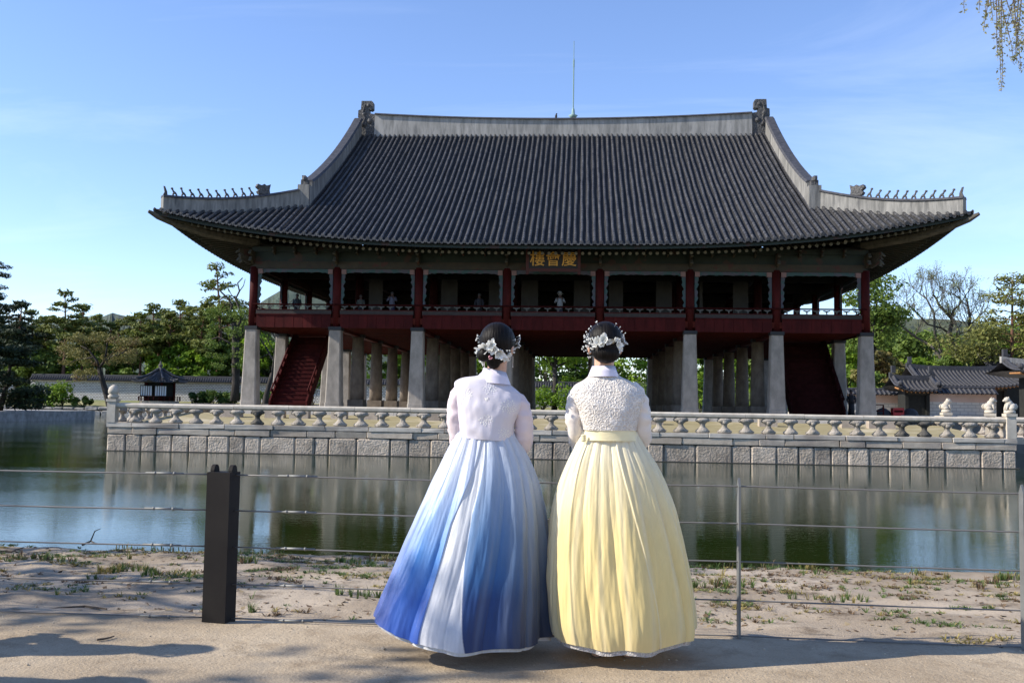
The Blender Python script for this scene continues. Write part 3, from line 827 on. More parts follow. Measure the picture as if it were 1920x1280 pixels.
def block(x0, x1, y0, y1, z0, z1, m, r=0.02, jit=0.012, sub=False):
    """stone with worn, slightly uneven edges"""
    b = MB(); e = r; vs = []
    dx, dy, dz = x1 - x0, y1 - y0, z1 - z0
    ring = []
    for z, ins in ((z0, e), (z0 + e, 0), (z1 - e, 0), (z1, e)):
        o = [(x0 + e + ins, y0 + ins), (x1 - e - ins, y0 + ins), (x1 - ins, y0 + e + ins), (x1 - ins, y1), (x0 + ins, y1), (x0 + ins, y0 + e + ins)]
        ring.append([(a + rnd.uniform(-jit, jit), c + rnd.uniform(-jit, jit), z + rnd.uniform(-jit, jit) * 0.7) for a, c in o])
    vs = [v for q in ring for v in q]; fs = []
    for i in range(3):
        for k in range(6):
            a = i * 6 + k; c = i * 6 + (k + 1) % 6; fs.append((a, c, c + 6, a + 6))
    fs += [(5, 4, 3, 2, 1, 0), (18, 19, 20, 21, 22, 23)]
    b.add(vs, fs)
    return b
def course(x0, x1, z0, z1, lens, m, yf, r, name):
    x = x0
    i = 0
    while x < x1 - 0.3:
        L = lens[i % len(lens)] * rnd.uniform(0.92, 1.08); i += 1
        if x + L > x1 - 0.5: L = x1 - x
        pr = rnd.uniform(-0.02, 0.02)
        put(name, block(x + 0.013, x + L - 0.013, yf + pr, yf + 0.7, z0 + 0.009, z1 - 0.009, m, r, 0.016).mesh(name, m), ter)
        x += L
course(TX0, TX1, -0.25, 0.78, [0.92, 0.70, 0.72, 0.72, 0.88, 0.86, 0.95, 0.78, 0.78, 1.6, 0.88, 0.70, 1.4, 1.5, 0.9, 1.1], M_granite_rough, TY0, 0.06, 'wall_stone')
course(TX0, TX1, 0.79, 1.095, [1.15, 1.25, 2.4, 1.2, 1.6, 1.75, 1.45, 1.5, 2.1], M_granite, TY0 - 0.02, 0.02, 'wall_stone')
course(TX0 - 0.06, TX1 + 0.06, 1.10, ZC, [1.15, 2.35, 2.35, 2.4, 2.3, 2.1, 2.45], M_granite_cop, TY0 - 0.045, 0.015, 'coping_stone')
for s in (0, 1):
    y = TY0 + 0.7
    while y < TY1:
        L = rnd.uniform(1.4, 2.2)
        x0, x1 = (TX0, TX0 + 0.6) if s == 0 else (TX1 - 0.6, TX1)
        put('wall_stone', block(x0, x1, y + .01, y + L - .01, -0.25, 0.78, 0, 0.04).mesh('wall_stone', M_granite_rough), ter)
        put('wall_stone', block(x0, x1, y + .01, y + L - .01, 0.79, 1.095, 0, 0.02).mesh('wall_stone', M_granite), ter)
        put('coping_stone', block(x0 - (0.12 if s == 0 else 0), x1 + (0.12 if s else 0), y + .01, y + L - .01, 1.10, ZC, 0, 0.02).mesh('coping_stone', M_granite), ter)
        y += L
b = MB(); b.span((TX0 + 0.06, TY0 + 0.1, -0.9), (TX1 - 0.06, TY1, 1.09)); put('wall_core', b.mesh('wall_core', M_joint), ter)
b = MB(); b.span((TX0 - 0.08, TY0 - 0.10, -0.4), (TX1 + 0.08, TY0 + 0.09, 0.035)); put('foot_ledge', b.mesh('foot_ledge', M_joint), ter)
# sandy, grassy top of the terrace, rising gently to the pavilion
M_tground = mat('terrace_grass', (0.24, 0.20, 0.10), (0.31, 0.265, 0.15), scale=1.2, rough=0.95, bump=0.4, bscale=20, c3=(0.46, 0.40, 0.28), s3=0.35)
b = MB(); vs = []; xs = [TX0 + 0.45 + (TX1 - TX0 - 0.9) * i / 30 for i in range(31)]; ys = [TY0 + 0.55, 46.5, 49, 52, 53.5, 90, TY1]
for x in xs:
    for y in ys: vs.append((x, y, ZC - 0.02 + (0.43 if y > 53 else 0.43 * max(0, (y - 46) / 7.2)) + rnd.uniform(-.01, .01)))
b.add(vs, [(i * 7 + j, (i + 1) * 7 + j, (i + 1) * 7 + j + 1, i * 7 + j + 1) for i in range(30) for j in range(6)])
tag(put('terrace_ground', b.mesh('terrace_ground', M_tground)), kind='structure')
# low stone kerb blocks seen between the balusters
for px, w, lb in ((438, 1.1, 'left of the black baluster, below the first pillar'), (520, 1.0, 'just right of the black baluster'), (566, 1.0, 'below the left stair'), (640, 0.8, 'below the second pillar'), (700, 0.7, 'between the second and third pillars'), (812, 0.9, 'left of the woman in blue'), (1228, 0.9, 'right of the woman in yellow'), (1440, 0.9, 'below the seventh pillar'), (1590, 0.7, 'left of the last pillar'), (1652, 1.3, 'right of the last pillar, the longest')):
    x = math.tan(math.atan((px - 960) / FPX) - YAW) * 50.6
    b = MB(); b.box((x, 50.6, 1.72), (w, 0.5, 0.5)); o = put('kerb_block', b.mesh('kerb_block', M_granite))
    tag(o, 'small stone block behind the balusters ' + lb, 'stone block', 'stone blocks on the terrace grass')

# ---- balustrade
bal = thing('stone_balustrade', ((TX0 + TX1) / 2, TY0 + 0.2, ZC), 'pale granite balustrade with lotus-shaped balusters along the edge of the terrace', 'balustrade')
prof = [(0.27, 0), (0.31, 0.05), (0.30, 0.12), (0.22, 0.19), (0.13, 0.27), (0.115, 0.34), (0.14, 0.42), (0.22, 0.48), (0.31, 0.53), (0.325, 0.60), (0.28, 0.665)]
def bal_mesh(m, seed):
    b = MB(); r_ = random.Random(seed)
    b.lathe(prof, n=12, sx=1.0, sy=0.62)
    # curled leaf ends, left and right
    for sx in (-1, 1):
        b.ball((sx * 0.27, 0, 0.565), 0.075, 7, 5, (1, 1.6, 0.9)); b.ball((sx * 0.27, 0, 0.07), 0.07, 7, 5, (1, 1.6, 0.9))
    b.ball((0, -0.17, 0.50), 0.10, 7, 5, (1.2, 0.5, 1)); b.ball((0, -0.16, 0.12), 0.10, 7, 5, (1.3, 0.5, 0.9))
    b.v = [(x + r_.uniform(-.012, .012), y + r_.uniform(-.012, .012), z + r_.uniform(-.008, .008)) for x, y, z in b.v]
    return b.mesh('baluster', m, smooth=True)
BALM = [bal_mesh(M_bal, i) for i in range(4)]; BALD = bal_mesh(M_bal_dark, 9)
def ux_at(px, y): return math.tan(math.atan((px - 960) / FPX) - YAW) * y
YB = TY0 + 0.18
first = [262, 302, 342, 381, 413, 453, 493, 534, 572, 613, 655, 695]
n = 41
for i in range(n):
    x = TX0 + 1.25 + i * (TX1 - TX0 - 2.2) / (n - 1)
    dark = i in (6,) or i in (36, 37)
    put('baluster', BALD if dark else BALM[i % 4], bal, T(x, YB, ZC, rnd.uniform(-.06, .06) + (math.pi if i % 2 else 0), (rnd.uniform(.95, 1.05), 1, 1)))
x = TX0 + 0.2; i = 0
while x < TX1 - 0.5:
    L = rnd.choice((2.9, 3.1, 2.0, 3.4, 2.6)); L = min(L, TX1 - 0.2 - x)
    b = MB(); zr = ZC + 0.79 + rnd.uniform(-.006, .006)
    b.tube([(x + 0.006, YB, zr), (x + L - 0.006, YB, zr)], 0.135, 8)
    b.v = [(a, YB + (c - YB) * 1.15, z) for a, c, z in b.v]
    put('rail_stone', b.mesh('rail_stone', M_granite_lt), bal)
    x += L
for s, x in ((0, TX0 + 0.18), (1, TX1 - 0.18)):
    y = TY0 + 1.1; i = 0
    while y < TY1 - 1:
        gap = s == 1 and 47.3 < y < 52.9
        if not gap:
            put('baluster', BALM[i % 4], bal, T(x, y, ZC, R(90)))
        y += 0.97; i += 1
    segs = [(TY0 + 0.35, TY1)] if s == 0 else [(TY0 + 0.35, 47.2), (52.9, TY1)]
    for a_, c_ in segs:
        y = a_
        while y < c_ - 0.2:
            L = min(3.0, c_ - y); b = MB(); b.tube([(x, y + .005, ZC + .79), (x, y + L - .005, ZC + .79)], 0.14, 8); put('rail_stone', b.mesh('rail_stone', M_granite_lt), bal); y += L
# corner and bridge posts with carved tops
def post(x, y, kind, rz=0.0, h=1.0):
    b = MB(); b.box((0, 0, h / 2), (0.40, 0.40, h)); b.box((0, 0, h + 0.05), (0.48, 0.48, 0.12))
    p = put('balustrade_post', b.mesh('balustrade_post', M_granite_lt), bal, T(x, y, ZC, rz))
    b = MB()
    if kind == 'bud':
        b.lathe([(0.17, 0), (0.24, 0.05), (0.25, 0.16), (0.17, 0.22), (0.24, 0.27), (0.245, 0.40), (0.20, 0.54), (0.11, 0.63), (0.03, 0.67)], n=12)
    else:   # seated stone beast looking along +x
        b.lathe([(0.26, 0), (0.30, 0.06), (0.27, 0.18)], n=12)
        b.ball((-0.10, 0, 0.36), 0.25, 10, 7, (1, 0.95, 0.9)); b.ball((0.02, 0, 0.50), 0.20, 10, 7, (0.95, 0.9, 1.2))
        b.ball((0.13, 0, 0.72), 0.155, 10, 7, (1.1, 1, 1)); b.ball((0.26, 0, 0.68), 0.09, 8, 5, (1.1, 1, 0.8))
        for sy in (-1, 1):
            b.tube([(0.12, sy * 0.11, 0.5), (0.19, sy * 0.12, 0.3), (0.20, sy * 0.12, 0.16)], [0.075, 0.06, 0.065], 7)
            b.ball((-0.06, sy * 0.19, 0.27), 0.13, 8, 5, (1.3, 0.6, 1)); b.ball((0.08, sy * 0.10, 0.84), 0.05, 6, 4, (0.8, .6, 1.2))
        b.tube([(-0.32, 0, 0.22), (-0.38, 0, 0.4), (-0.30, 0, 0.52)], [0.05, 0.06, 0.04], 6)
    put('carved_top', b.mesh('carved_top', M_granite_lt, smooth=True), p, T(x, y, ZC + h + 0.11, rz, 1.0 if kind == 'bud' else 0.84))
post(TX0 + 0.16, TY0 + 0.16, 'bud', 0, 0.98)
post(TX1 - 0.20, TY0 + 0.16, 'beast', R(180), 0.98)
post(TX1 - 0.18, 47.3, 'beast', R(-20), 0.98)
post(TX1 - 0.18, 52.8, 'beast', R(0), 0.98)
# ---- stone bridge running off to the right
br = thing('stone_bridge', (TX1 + 6, 50, ZC), 'stone bridge with balusters leading right off the terrace past the corner post', 'bridge')
for i in range(12):
    b = MB(); x0 = TX1 + 0.13 + i * 1.6; b.span((x0 + .01, 47.2, 1.02), (x0 + 1.59, 52.9, ZC)); put('deck_slab', b.mesh('deck_slab', M_granite), br)
for i in range(3):
    b = MB(); b.span((TX1 + 4 + i * 5, 47.6, -0.8), (TX1 + 4.7 + i * 5, 52.5, 1.015)); put('bridge_pier', b.mesh('bridge_pier', M_granite_rough), br)
for yy in (47.35, 52.75):
    for i in range(18): put('baluster', BALM[i % 4], br, T(TX1 + 0.7 + i * 0.97, yy, ZC))
    for i in range(6):
        b = MB(); b.tube([(TX1 + 0.05 + i * 3.1, yy, ZC + .79), (TX1 + 3.14 + i * 3.1, yy, ZC + .79)], 0.14, 8); put('rail_stone', b.mesh('rail_stone', M_granite_lt), br)

# ================================================================== water
M_water = bpy.data.materials.new('pond_water'); M_water.use_nodes = True
nt = M_water.node_tree; L_ = nt.links; pb = nt.nodes['Principled BSDF']
pb.inputs['Base Color'].default_value = (0.013, 0.025, 0.005, 1); pb.inputs['Roughness'].default_value = 0.03; pb.inputs['IOR'].default_value = 1.333
pb.inputs['Specular IOR Level'].default_value = 0.5
geo = nt.nodes.new('ShaderNodeNewGeometry')
def wnoise(sc, st, det, rot=0.0):
    m = nt.nodes.new('ShaderNodeMapping'); m.inputs['Scale'].default_value = st; m.inputs['Rotation'].default_value = (0, 0, rot); L_.new(geo.outputs['Position'], m.inputs[0])
    n = nt.nodes.new('ShaderNodeTexNoise'); n.inputs['Scale'].default_value = sc; n.inputs['Detail'].default_value = det; n.inputs['Roughness'].default_value = 0.55; L_.new(m.outputs[0], n.inputs['Vector'])
    return n
w1 = wnoise(1.0, (2.3, 6.5, 1), 4); w2 = wnoise(1.0, (9, 20.0, 1), 3, R(12)); w3 = wnoise(0.06, (1, 2.0, 1), 2)
mul = nt.nodes.new('ShaderNodeMath'); mul.operation = 'MULTIPLY'; mul.inputs[1].default_value = 0.55; L_.new(w2.outputs['Fac'], mul.inputs[0])
add = nt.nodes.new('ShaderNodeMath'); add.operation = 'ADD'; L_.new(w1.outputs['Fac'], add.inputs[0]); L_.new(mul.outputs[0], add.inputs[1])
pat = nt.nodes.new('ShaderNodeMapRange'); pat.inputs[1].default_value = 0.38; pat.inputs[2].default_value = 0.62; pat.inputs[3].default_value = 0.35; pat.inputs[4].default_value = 1.0; L_.new(w3.outputs['Fac'], pat.inputs[0])
bmp = nt.nodes.new('ShaderNodeBump'); bmp.inputs['Distance'].default_value = 0.0042; L_.new(add.outputs[0], bmp.inputs['Height']); L_.new(pat.outputs[0], bmp.inputs['Strength'])
L_.new(bmp.outputs[0], pb.inputs['Normal'])
b = MB(); b.add([(-400, 2, 0), (400, 2, 0), (400, 400, 0), (-400, 400, 0)], [(0, 1, 2, 3)])
tag(put('pond_water', b.mesh('pond_water', M_water)), kind='structure')
# ================================================================== far side of the pond
def X(px, y):                    # world x of a pixel column where it crosses the line at depth y
    return math.tan(math.atan((px - 960) / FPX) - YAW) * y
M_lawn = mat('dry_lawn', (0.15, 0.155, 0.055), (0.30, 0.27, 0.13), scale=0.35, rough=0.95, c3=(0.10, 0.14, 0.04), s3=0.1)
M_forestfloor = mat('woodland_floor', (0.05, 0.06, 0.025), (0.10, 0.09, 0.05), scale=0.3, rough=1.0)
M_bankstone = mat('bank_stone', (0.20, 0.19, 0.175), (0.36, 0.34, 0.31), scale=1.5, rough=0.9, bump=0.8, bscale=4, rand=0.22, bdist=0.08)
b = MB()
b.add([(-3000, 148, 1.02), (3000, 148, 1.02), (3000, 166, 2.2), (-3000, 166, 2.2), (-3000, 176, 2.4), (3000, 176, 2.4), (3000, 6000, 2.4), (-3000, 6000, 2.4)], [(0, 1, 2, 3), (3, 2, 5, 4), (4, 5, 6, 7)])
tag(put('far_ground', b.mesh('far_ground', M_lawn)), kind='structure')
fb = thing('pond_edging', (X(150, 147), 147, 0), 'rough stone edging along the far shore of the pond below the long tiled wall', 'stone edging')
x = X(-60, 147); i = 0
while x < X(1700, 147):
    L = rnd.uniform(1.3, 3.0)
    if x > X(480, 147): L *= 3
    put('edging_stone', block(x, x + L - 0.12, 147 + rnd.uniform(-.25, .15), 148.3, -0.3, 0.60 + rnd.uniform(-.10, .02), 0, 0.12, 0.08).mesh('edging_stone', M_bankstone), fb)
    L2 = L
    put('edging_stone', block(x - 0.5, x + L2 - 0.62, 147.25 + rnd.uniform(-.15, .15), 148.6, 0.63, 1.12 + rnd.uniform(-.22, .14), 0, 0.14, 0.08).mesh('edging_stone', M_bankstone), fb)
    x += L

# right-hand ground, east of the pond
b = MB()
b.add([(27, 56, 1.9), (400, 40, 1.9), (400, 160, 2.1), (27, 160, 2.1)], [(0, 1, 2, 3)])
b.add([(27, 56, -0.5), (27, 56, 1.9), (27, 160, 2.1), (27, 160, -0.5)], [(0, 1, 2, 3)])
b.add([(27, 56, -0.5), (400, 40, -0.5), (400, 40, 1.9), (27, 56, 1.9)], [(0, 1, 2, 3)])
tag(put('palace_ground', b.mesh('palace_ground', mat('sandy_court', (0.42, 0.37, 0.29), (0.52, 0.46, 0.37), scale=0.5, rough=0.95))), kind='structure')

# ---- long tiled wall
M_brickwall = bpy.data.materials.new('coursed_stone_wall'); M_brickwall.use_nodes = True
nt = M_brickwall.node_tree; L_ = nt.links; pb = nt.nodes['Principled BSDF']; pb.inputs['Roughness'].default_value = 0.9
tcn = nt.nodes.new('ShaderNodeTexCoord'); mpn = nt.nodes.new('ShaderNodeMapping'); mpn.inputs['Rotation'].default_value = (R(90), 0, 0); L_.new(tcn.outputs['Object'], mpn.inputs[0])
bk = nt.nodes.new('ShaderNodeTexBrick'); bk.inputs['Scale'].default_value = 1.0; bk.inputs['Brick Width'].default_value = 0.52; bk.inputs['Row Height'].default_value = 0.27; bk.inputs['Mortar Size'].default_value = 0.035
bk.inputs['Color1'].default_value = (0.34, 0.32, 0.30, 1); bk.inputs['Color2'].default_value = (0.24, 0.225, 0.21, 1); bk.inputs['Mortar'].default_value = (0.72, 0.70, 0.68, 1); bk.inputs['Bias'].default_value = 0.1
L_.new(mpn.outputs[0], bk.inputs['Vector']); L_.new(bk.outputs[0], pb.inputs['Base Color'])
bb = nt.nodes.new('ShaderNodeBump'); bb.inputs['Distance'].default_value = 0.04; L_.new(bk.outputs['Fac'], bb.inputs['Height']); bb.invert = True; L_.new(bb.outputs[0], pb.inputs['Normal'])
M_pinkband = mat('pale_rendered_band', (0.42, 0.38, 0.36), (0.50, 0.46, 0.44), scale=2, rough=0.9)
def tiled_wall(p0, p1, zb, h, label, mats=(M_brickwall, M_pinkband), pitch=0.42, cap_h=0.9, body=None, bandh=0.25, seg=None):
    a = Vector((p0[0], p0[1], zb)); c = Vector((p1[0], p1[1], zb)); L = (c - a).length; ang = math.atan2(c.y - a.y, c.x - a.x)
    t = thing('tiled_wall', a, label, 'wall')
    M0 = Matrix.Translation(a) @ Matrix.Rotation(ang, 4, 'Z')
    bh = h - cap_h
    b = MB(); b.span((0, -0.3, -0.3), (L, 0.3, bh - bandh)); put('wall_body', b.mesh('wall_body', mats[0]), t, M0)
    b = MB(); b.span((0, -0.33, bh - bandh + .002), (L, 0.33, bh)); put('wall_band', b.mesh('wall_band', mats[1]), t, M0)
    b = MB(); b.prism([(-0.85, 0), (0.85, 0), (0.12, cap_h * 0.85), (0.12, cap_h), (-0.12, cap_h), (-0.12, cap_h * 0.85)], 0, L)
    cm = Matrix.Translation(a + Vector((0, 0, bh + 0.003))) @ Matrix.Rotation(ang - R(90), 4, 'Z')
    put('wall_coping', b.mesh('wall_coping', M_tile_far), t, cm)
    b = MB(); k = 0.2
    while k < L:
        for sy in (-1, 1):
            b.tube([(k, sy * 0.95, bh + 0.03), (k, sy * 0.12, bh + cap_h * 0.86)], 0.11, 5)
        k += pitch
    tag(put('coping_tiles', b.mesh('coping_tiles', M_tile_far), t, M0), kind='stuff')
    b = MB(); b.tube([(0, 0, bh + cap_h + 0.02), (L, 0, bh + cap_h + 0.02)], 0.15, 6); put('coping_ridge', b.mesh('coping_ridge', M_tile_far), t, M0)
    return t
tiled_wall((X(-120, 168), 168), (X(30, 168), 168), 2.3, 3.9, 'left stretch of the long stone wall with tile coping, half hidden by dark pines')
tiled_wall((X(62, 166), 166), (X(1240, 166), 166), 2.3, 4.1, 'long coursed stone wall with grey tile coping across the far shore')

# ---- small hexagonal pavilion on the far shore
hx, hy, hz = X(302, 156), 156.0, 1.9
hp_ = thing('hexagonal_pavilion', (hx, hy, hz), 'small red hexagonal pavilion with pointed tiled roof and white lattice windows on the far shore', 'pavilion')
def ring6(r, n=6, off=0): return [(r * math.cos(math.pi * 2 * (k + 0.5 + off) / n), r * math.sin(math.pi * 2 * (k + 0.5 + off) / n)) for k in range(n)]
b = MB(); b.lathe([(3.3, -1.2), (3.3, 0.3)], (hx, hy, hz), 6); put('stone_base', b.mesh('stone_base', M_granite), hp_)
b = MB(); b.lathe([(3.25, 0.55), (3.25, 0.62)], (hx, hy, hz), 6)
for (x, y) in ring6(3.2, 24): b.box((hx + x, hy + y, hz + 0.65), (0.09, 0.09, 0.7))
b.lathe([(3.27, 0.98), (3.27, 1.04)], (hx, hy, hz), 24)
put('porch_rail', b.mesh('porch_rail', M_redwood), hp_)
b = MB(); b.lathe([(2.25, 0.3), (2.25, 3.5)], (hx, hy, hz), 6); put('room_wall', b.mesh('room_wall', M_darkwood), hp_)
for (x, y) in ring6(2.45, 6, -0.5):
    b = MB(); b.tube([(hx + x, hy + y, hz + 0.3), (hx + x, hy + y, hz + 3.5)], 0.16, 8); put('wooden_post', b.mesh('wooden_post', M_redwood), hp_)
M_paper = mat('white_window_paper', (0.62, 0.64, 0.66), rough=0.8)
for sx in (-1, 1):
    wx = hx + sx * 1.18
    b = MB(); b.span((wx - 0.95, hy - 2.32, hz + 1.1), (wx + 0.95, hy - 2.24, hz + 2.75)); wdw = put('window', b.mesh('window', M_paper), hp_)
    b = MB()
    for k in range(6): b.box((wx - 0.95 + k * 0.38, hy - 2.35, hz + 1.93), (0.085, 0.05, 1.7))
    for z in (1.1, 2.75): b.box((wx, hy - 2.36, hz + z), (2.0, 0.055, 0.12))
    put('lattice', b.mesh('lattice', M_darkwood), wdw)
b = MB(); N = 12; vs = []; fs = []; rings = []
for q, (rr, z) in enumerate([(4.5, 3.25), (3.4, 3.58), (2.2, 4.12), (1.1, 4.8), (0.30, 5.4)]):
    for k in range(36):
        t = 2 * math.pi * k / 36; sd = math.cos(math.pi / 6) / math.cos(((t + math.pi / 6) % (math.pi / 3)) - math.pi / 6)
        lift = 0.45 * ((sd - 0.866) / 0.134) ** 2 * (1 - q / 4) ** 2
        vs.append((hx + rr * sd * math.cos(t), hy + rr * sd * math.sin(t), hz + z + lift))
for i in range(4):
    for k in range(36):
        a = i * 36 + k; c = i * 36 + (k + 1) % 36; fs.append((a, c, c + 36, a + 36))
fs.append(tuple(range(35, -1, -1))); b.add(vs, fs); rf = put('roof', b.mesh('roof', M_tile_far), hp_)
for k in range(60):
    t = 2 * math.pi * k / 60; b = MB(); pp = []
    for q, (rr, z) in enumerate([(4.5, 3.25), (3.4, 3.58), (2.2, 4.12), (1.1, 4.8)]):
        sd = math.cos(math.pi / 6) / math.cos(((t + math.pi / 6) % (math.pi / 3)) - math.pi / 6); lift = 0.45 * ((sd - 0.866) / 0.134) ** 2 * (1 - q / 4) ** 2
        pp.append((hx + rr * sd * math.cos(t), hy + rr * sd * math.sin(t), hz + z + lift + 0.06))
    b.tube(pp, 0.10, 5); put('tile_row', b.mesh('tile_row', M_tile), rf)
for k in range(6):
    t = math.pi / 3 * k; b = MB(); pp = []
    for q, (rr, z) in enumerate([(4.35, 3.35), (3.4, 3.68), (2.2, 4.22), (1.1, 4.9), (0.3, 5.45)]):
        pp.append((hx + rr * math.cos(t), hy + rr * math.sin(t), hz + z + 0.40 * (1 - q / 4) ** 2 + 0.1))
    b.tube(pp, 0.2, 6); put('hip_ridge', b.mesh('hip_ridge', M_tile_far), rf)
b = MB(); b.lathe([(0.5, 5.25), (0.45, 5.6), (0.2, 5.7), (0.38, 5.95), (0.32, 6.2), (0.13, 6.35), (0.18, 6.5), (0.03, 6.8)], (hx, hy, hz), 10); put('roof_knob', b.mesh('roof_knob', M_ridge_orn, True), rf)

# ================================================================== palace buildings at the right
M_pink = mat('salmon_rendered_wall', (0.56, 0.40, 0.33), (0.64, 0.47, 0.39), scale=1.0, rough=0.9)
def brickmat(name, c1, c2, mort, bw, rh):
    m = bpy.data.materials.new(name); m.use_nodes = True; nt = m.node_tree; pb = nt.nodes['Principled BSDF']; pb.inputs['Roughness'].default_value = 0.9
    t = nt.nodes.new('ShaderNodeTexCoord'); mm = nt.nodes.new('ShaderNodeMapping'); mm.inputs['Rotation'].default_value = (R(90), 0, 0); nt.links.new(t.outputs['Object'], mm.inputs[0])
    k = nt.nodes.new('ShaderNodeTexBrick'); k.inputs['Scale'].default_value = 1; k.inputs['Brick Width'].default_value = bw; k.inputs['Row Height'].default_value = rh; k.inputs['Mortar Size'].default_value = 0.025
    k.inputs['Color1'].default_value = (*c1, 1); k.inputs['Color2'].default_value = (*c2, 1); k.inputs['Mortar'].default_value = (*mort, 1)
    nt.links.new(mm.outputs[0], k.inputs['Vector']); nt.links.new(k.outputs[0], pb.inputs['Base Color']); return m
M_whitebrick = brickmat('pale_stone_courses', (0.66, 0.63, 0.58), (0.56, 0.54, 0.50), (0.36, 0.35, 0.33), 0.7, 0.30)
ZG = 1.95
tiled_wall((X(1560, 97), 97), (X(1701, 97), 97), ZG, 2.55, 'sunlit white brick wall with a salmon band beside the rightmost stone pillar', (M_whitebrick, M_pink), cap_h=0.5, bandh=0.75)
tiled_wall((X(1733, 94), 94), (X(1866, 94), 94), ZG, 2.75, 'shaded brick wall with a salmon band right of the small gate', (M_whitebrick, M_pink), cap_h=0.55, bandh=0.75)
def hall(name, label, cat, xa, xb, ya, yb, zg, ze, zr, wallm, hip=1.6, over=1.0, ridge_in=0.0, posts=4, open_=True):
    t = thing(name, ((xa + xb) / 2, ya, zg), label, cat)
    b = MB(); b.span((xa + .25, ya + .25, zg - 0.2), (xb - .25, yb - .25, ze)); put('wall', b.mesh('wall', wallm), t)
    for i in range(posts):
        x = xa + 0.2 + (xb - xa - 0.4) * i / (posts - 1)
        b = MB(); b.box((x, ya + 0.12, (zg + ze) / 2 - .1), (0.3, 0.28, ze - zg - .2)); put('post', b.mesh('post', M_darkwood), t)
    b = MB(); b.span((xa, ya + 0.0, ze - 0.35), (xb, ya + 0.2, ze)); put('lintel', b.mesh('lintel', M_ochre), t)
    # curved gabled roof with rows
    ym = (ya + yb) / 2; x0, x1 = xa - over, xb + over; n = max(6, int((x1 - x0) / 0.38)); ns = 6
    def rz(x, q):  # q 0 eave..1 ridge
        e = abs((x - (x0 + x1) / 2) / ((x1 - x0) / 2)); lift = 0.45 * e ** 4
        return (ze + lift * (1 - q * 0.4)) * (1 - q) + (zr + lift * .6) * q - 0.35 * 4 * q * (1 - q) * 0.5
    vs = []; fs = []
    for s_ in (0, 1):
        base = len(vs)
        for i in range(21):
            x = x0 + (x1 - x0) * i / 20
            for j in range(ns + 1):
                q = j / ns; y = (ya - over) + (ym - ya + over) * q
                if s_: y = 2 * ym - y
                vs.append((x, y, rz(x, q)))
        for i in range(20):
            for j in range(ns):
                a = base + i * (ns + 1) + j; f = (a, a + ns + 1, a + ns + 2, a + 1); fs.append(f if not s_ else f[::-1])
    # underside
    base = len(vs)
    for i in range(21):
        x = x0 + (x1 - x0) * i / 20; vs += [(x, ya - over, rz(x, 0) - 0.02), (x, ym, ze + 0.5), (x, 2 * ym - ya + over, rz(x, 0) - 0.02)]
    for i in range(20):
        a = base + i * 3; fs += [(a, a + 1, a + 4, a + 3), (a + 1, a + 2, a + 5, a + 4)]
    b = MB(); b.add(vs, fs); rf = put('roof', b.mesh('roof', M_tile_far), t)
    b = MB()
    for i in range(n + 1):
        x = x0 + 0.1 + (x1 - x0 - 0.2) * i / n
        b.tube([(x, (ya - over) + (ym - ya + over) * j / ns, rz(x, j / ns) + 0.05) for j in range(ns + 1)], 0.10, 5)
        b.box((x + .19, ya - over, rz(x, 0) - 0.03), (0.2, 0.06, 0.12))
    tag(put('tile_rows', b.mesh('tile_rows', M_tile_far), rf), kind='stuff')
    b = MB()
    for i in range(n):
        x = x0 + 0.2 + (x1 - x0 - 0.4) * i / n
        b.tube([(x, ya - over + 0.25, rz(x, 0) - 0.16), (x, ya + 0.4, ze + 0.28)], 0.075, 5)
    tag(put('rafters', b.mesh('rafters', mat('ochre_rafters', (0.36, 0.17, 0.06), rough=0.7)), t), kind='stuff')
    P_ = [(x0 + (x1 - x0) * (i / 20), ym, rz(x0 + (x1 - x0) * (i / 20), 1)) for i in range(21)]
    vs = []; fs = []
    b = MB()
    for i in range(20):
        a, c = P_[i], P_[i + 1]
        b.add([(a[0], a[1] - .2, a[2] - .1), (c[0], c[1] - .2, c[2] - .1), (c[0], c[1] - .2, c[2] + .45), (a[0], a[1] - .2, a[2] + .45), (a[0], a[1] + .2, a[2] - .1), (c[0], c[1] + .2, c[2] - .1), (c[0], c[1] + .2, c[2] + .45), (a[0], a[1] + .2, a[2] + .45)],
              [(0, 1, 2, 3), (7, 6, 5, 4), (3, 2, 6, 7)] + ([(0, 3, 7, 4)] if i == 0 else []) + ([(1, 5, 6, 2)] if i == 19 else []))
    put('ridge', b.mesh('ridge', M_tile_far if ridge_in else M_plaster), rf)
    for s_, x in ((-1, x0 + 0.35), (1, x1 - 0.35)):
        b = MB(); b.tube([(x, (ya - over * .7) + (ym - ya + over * .7) * j / ns, rz(x, j / ns) + 0.24) for j in range(ns + 1)], 0.2, 6)
        b.ball((x, ya - over * .7, rz(x, 0) + 0.45), 0.27, 8, 5); b.box((x, ym, zr + 1.0), (0.35, 0.35, 0.7))
        put('gable_ridge', b.mesh('gable_ridge', M_tile_far), rf)
    return t
hall('corridor', 'long low building with a broad grey tiled roof behind the shaded brick wall', 'building', X(1742, 101), X(1890, 101), 101, 107, ZG, 5.0, 6.75, M_darkwood, over=1.2, ridge_in=1, posts=6)
hall('small_gate', 'small dark gate with an upturned tiled roof between the two brick walls', 'gate', X(1697, 92.5), X(1745, 92.5), 92.5, 95.5, ZG, 4.35, 5.35, M_darkwood, over=0.9, ridge_in=1, posts=2)
hall('gate_hall', 'dark-fronted hall with upturned tiled eaves cut off by the right edge', 'building', X(1938, 86), X(2200, 86), 86, 89.5, ZG, 5.55, 6.6, M_darkwood, over=1.9, ridge_in=0, posts=5)
hall('rear_hall', 'large hall roof with a pale plastered ridge rising behind the dark gate hall', 'building', X(1888, 116), X(2200, 116), 116, 124, ZG, 6.2, 8.9, M_darkwood, over=1.5, ridge_in=0, posts=5)
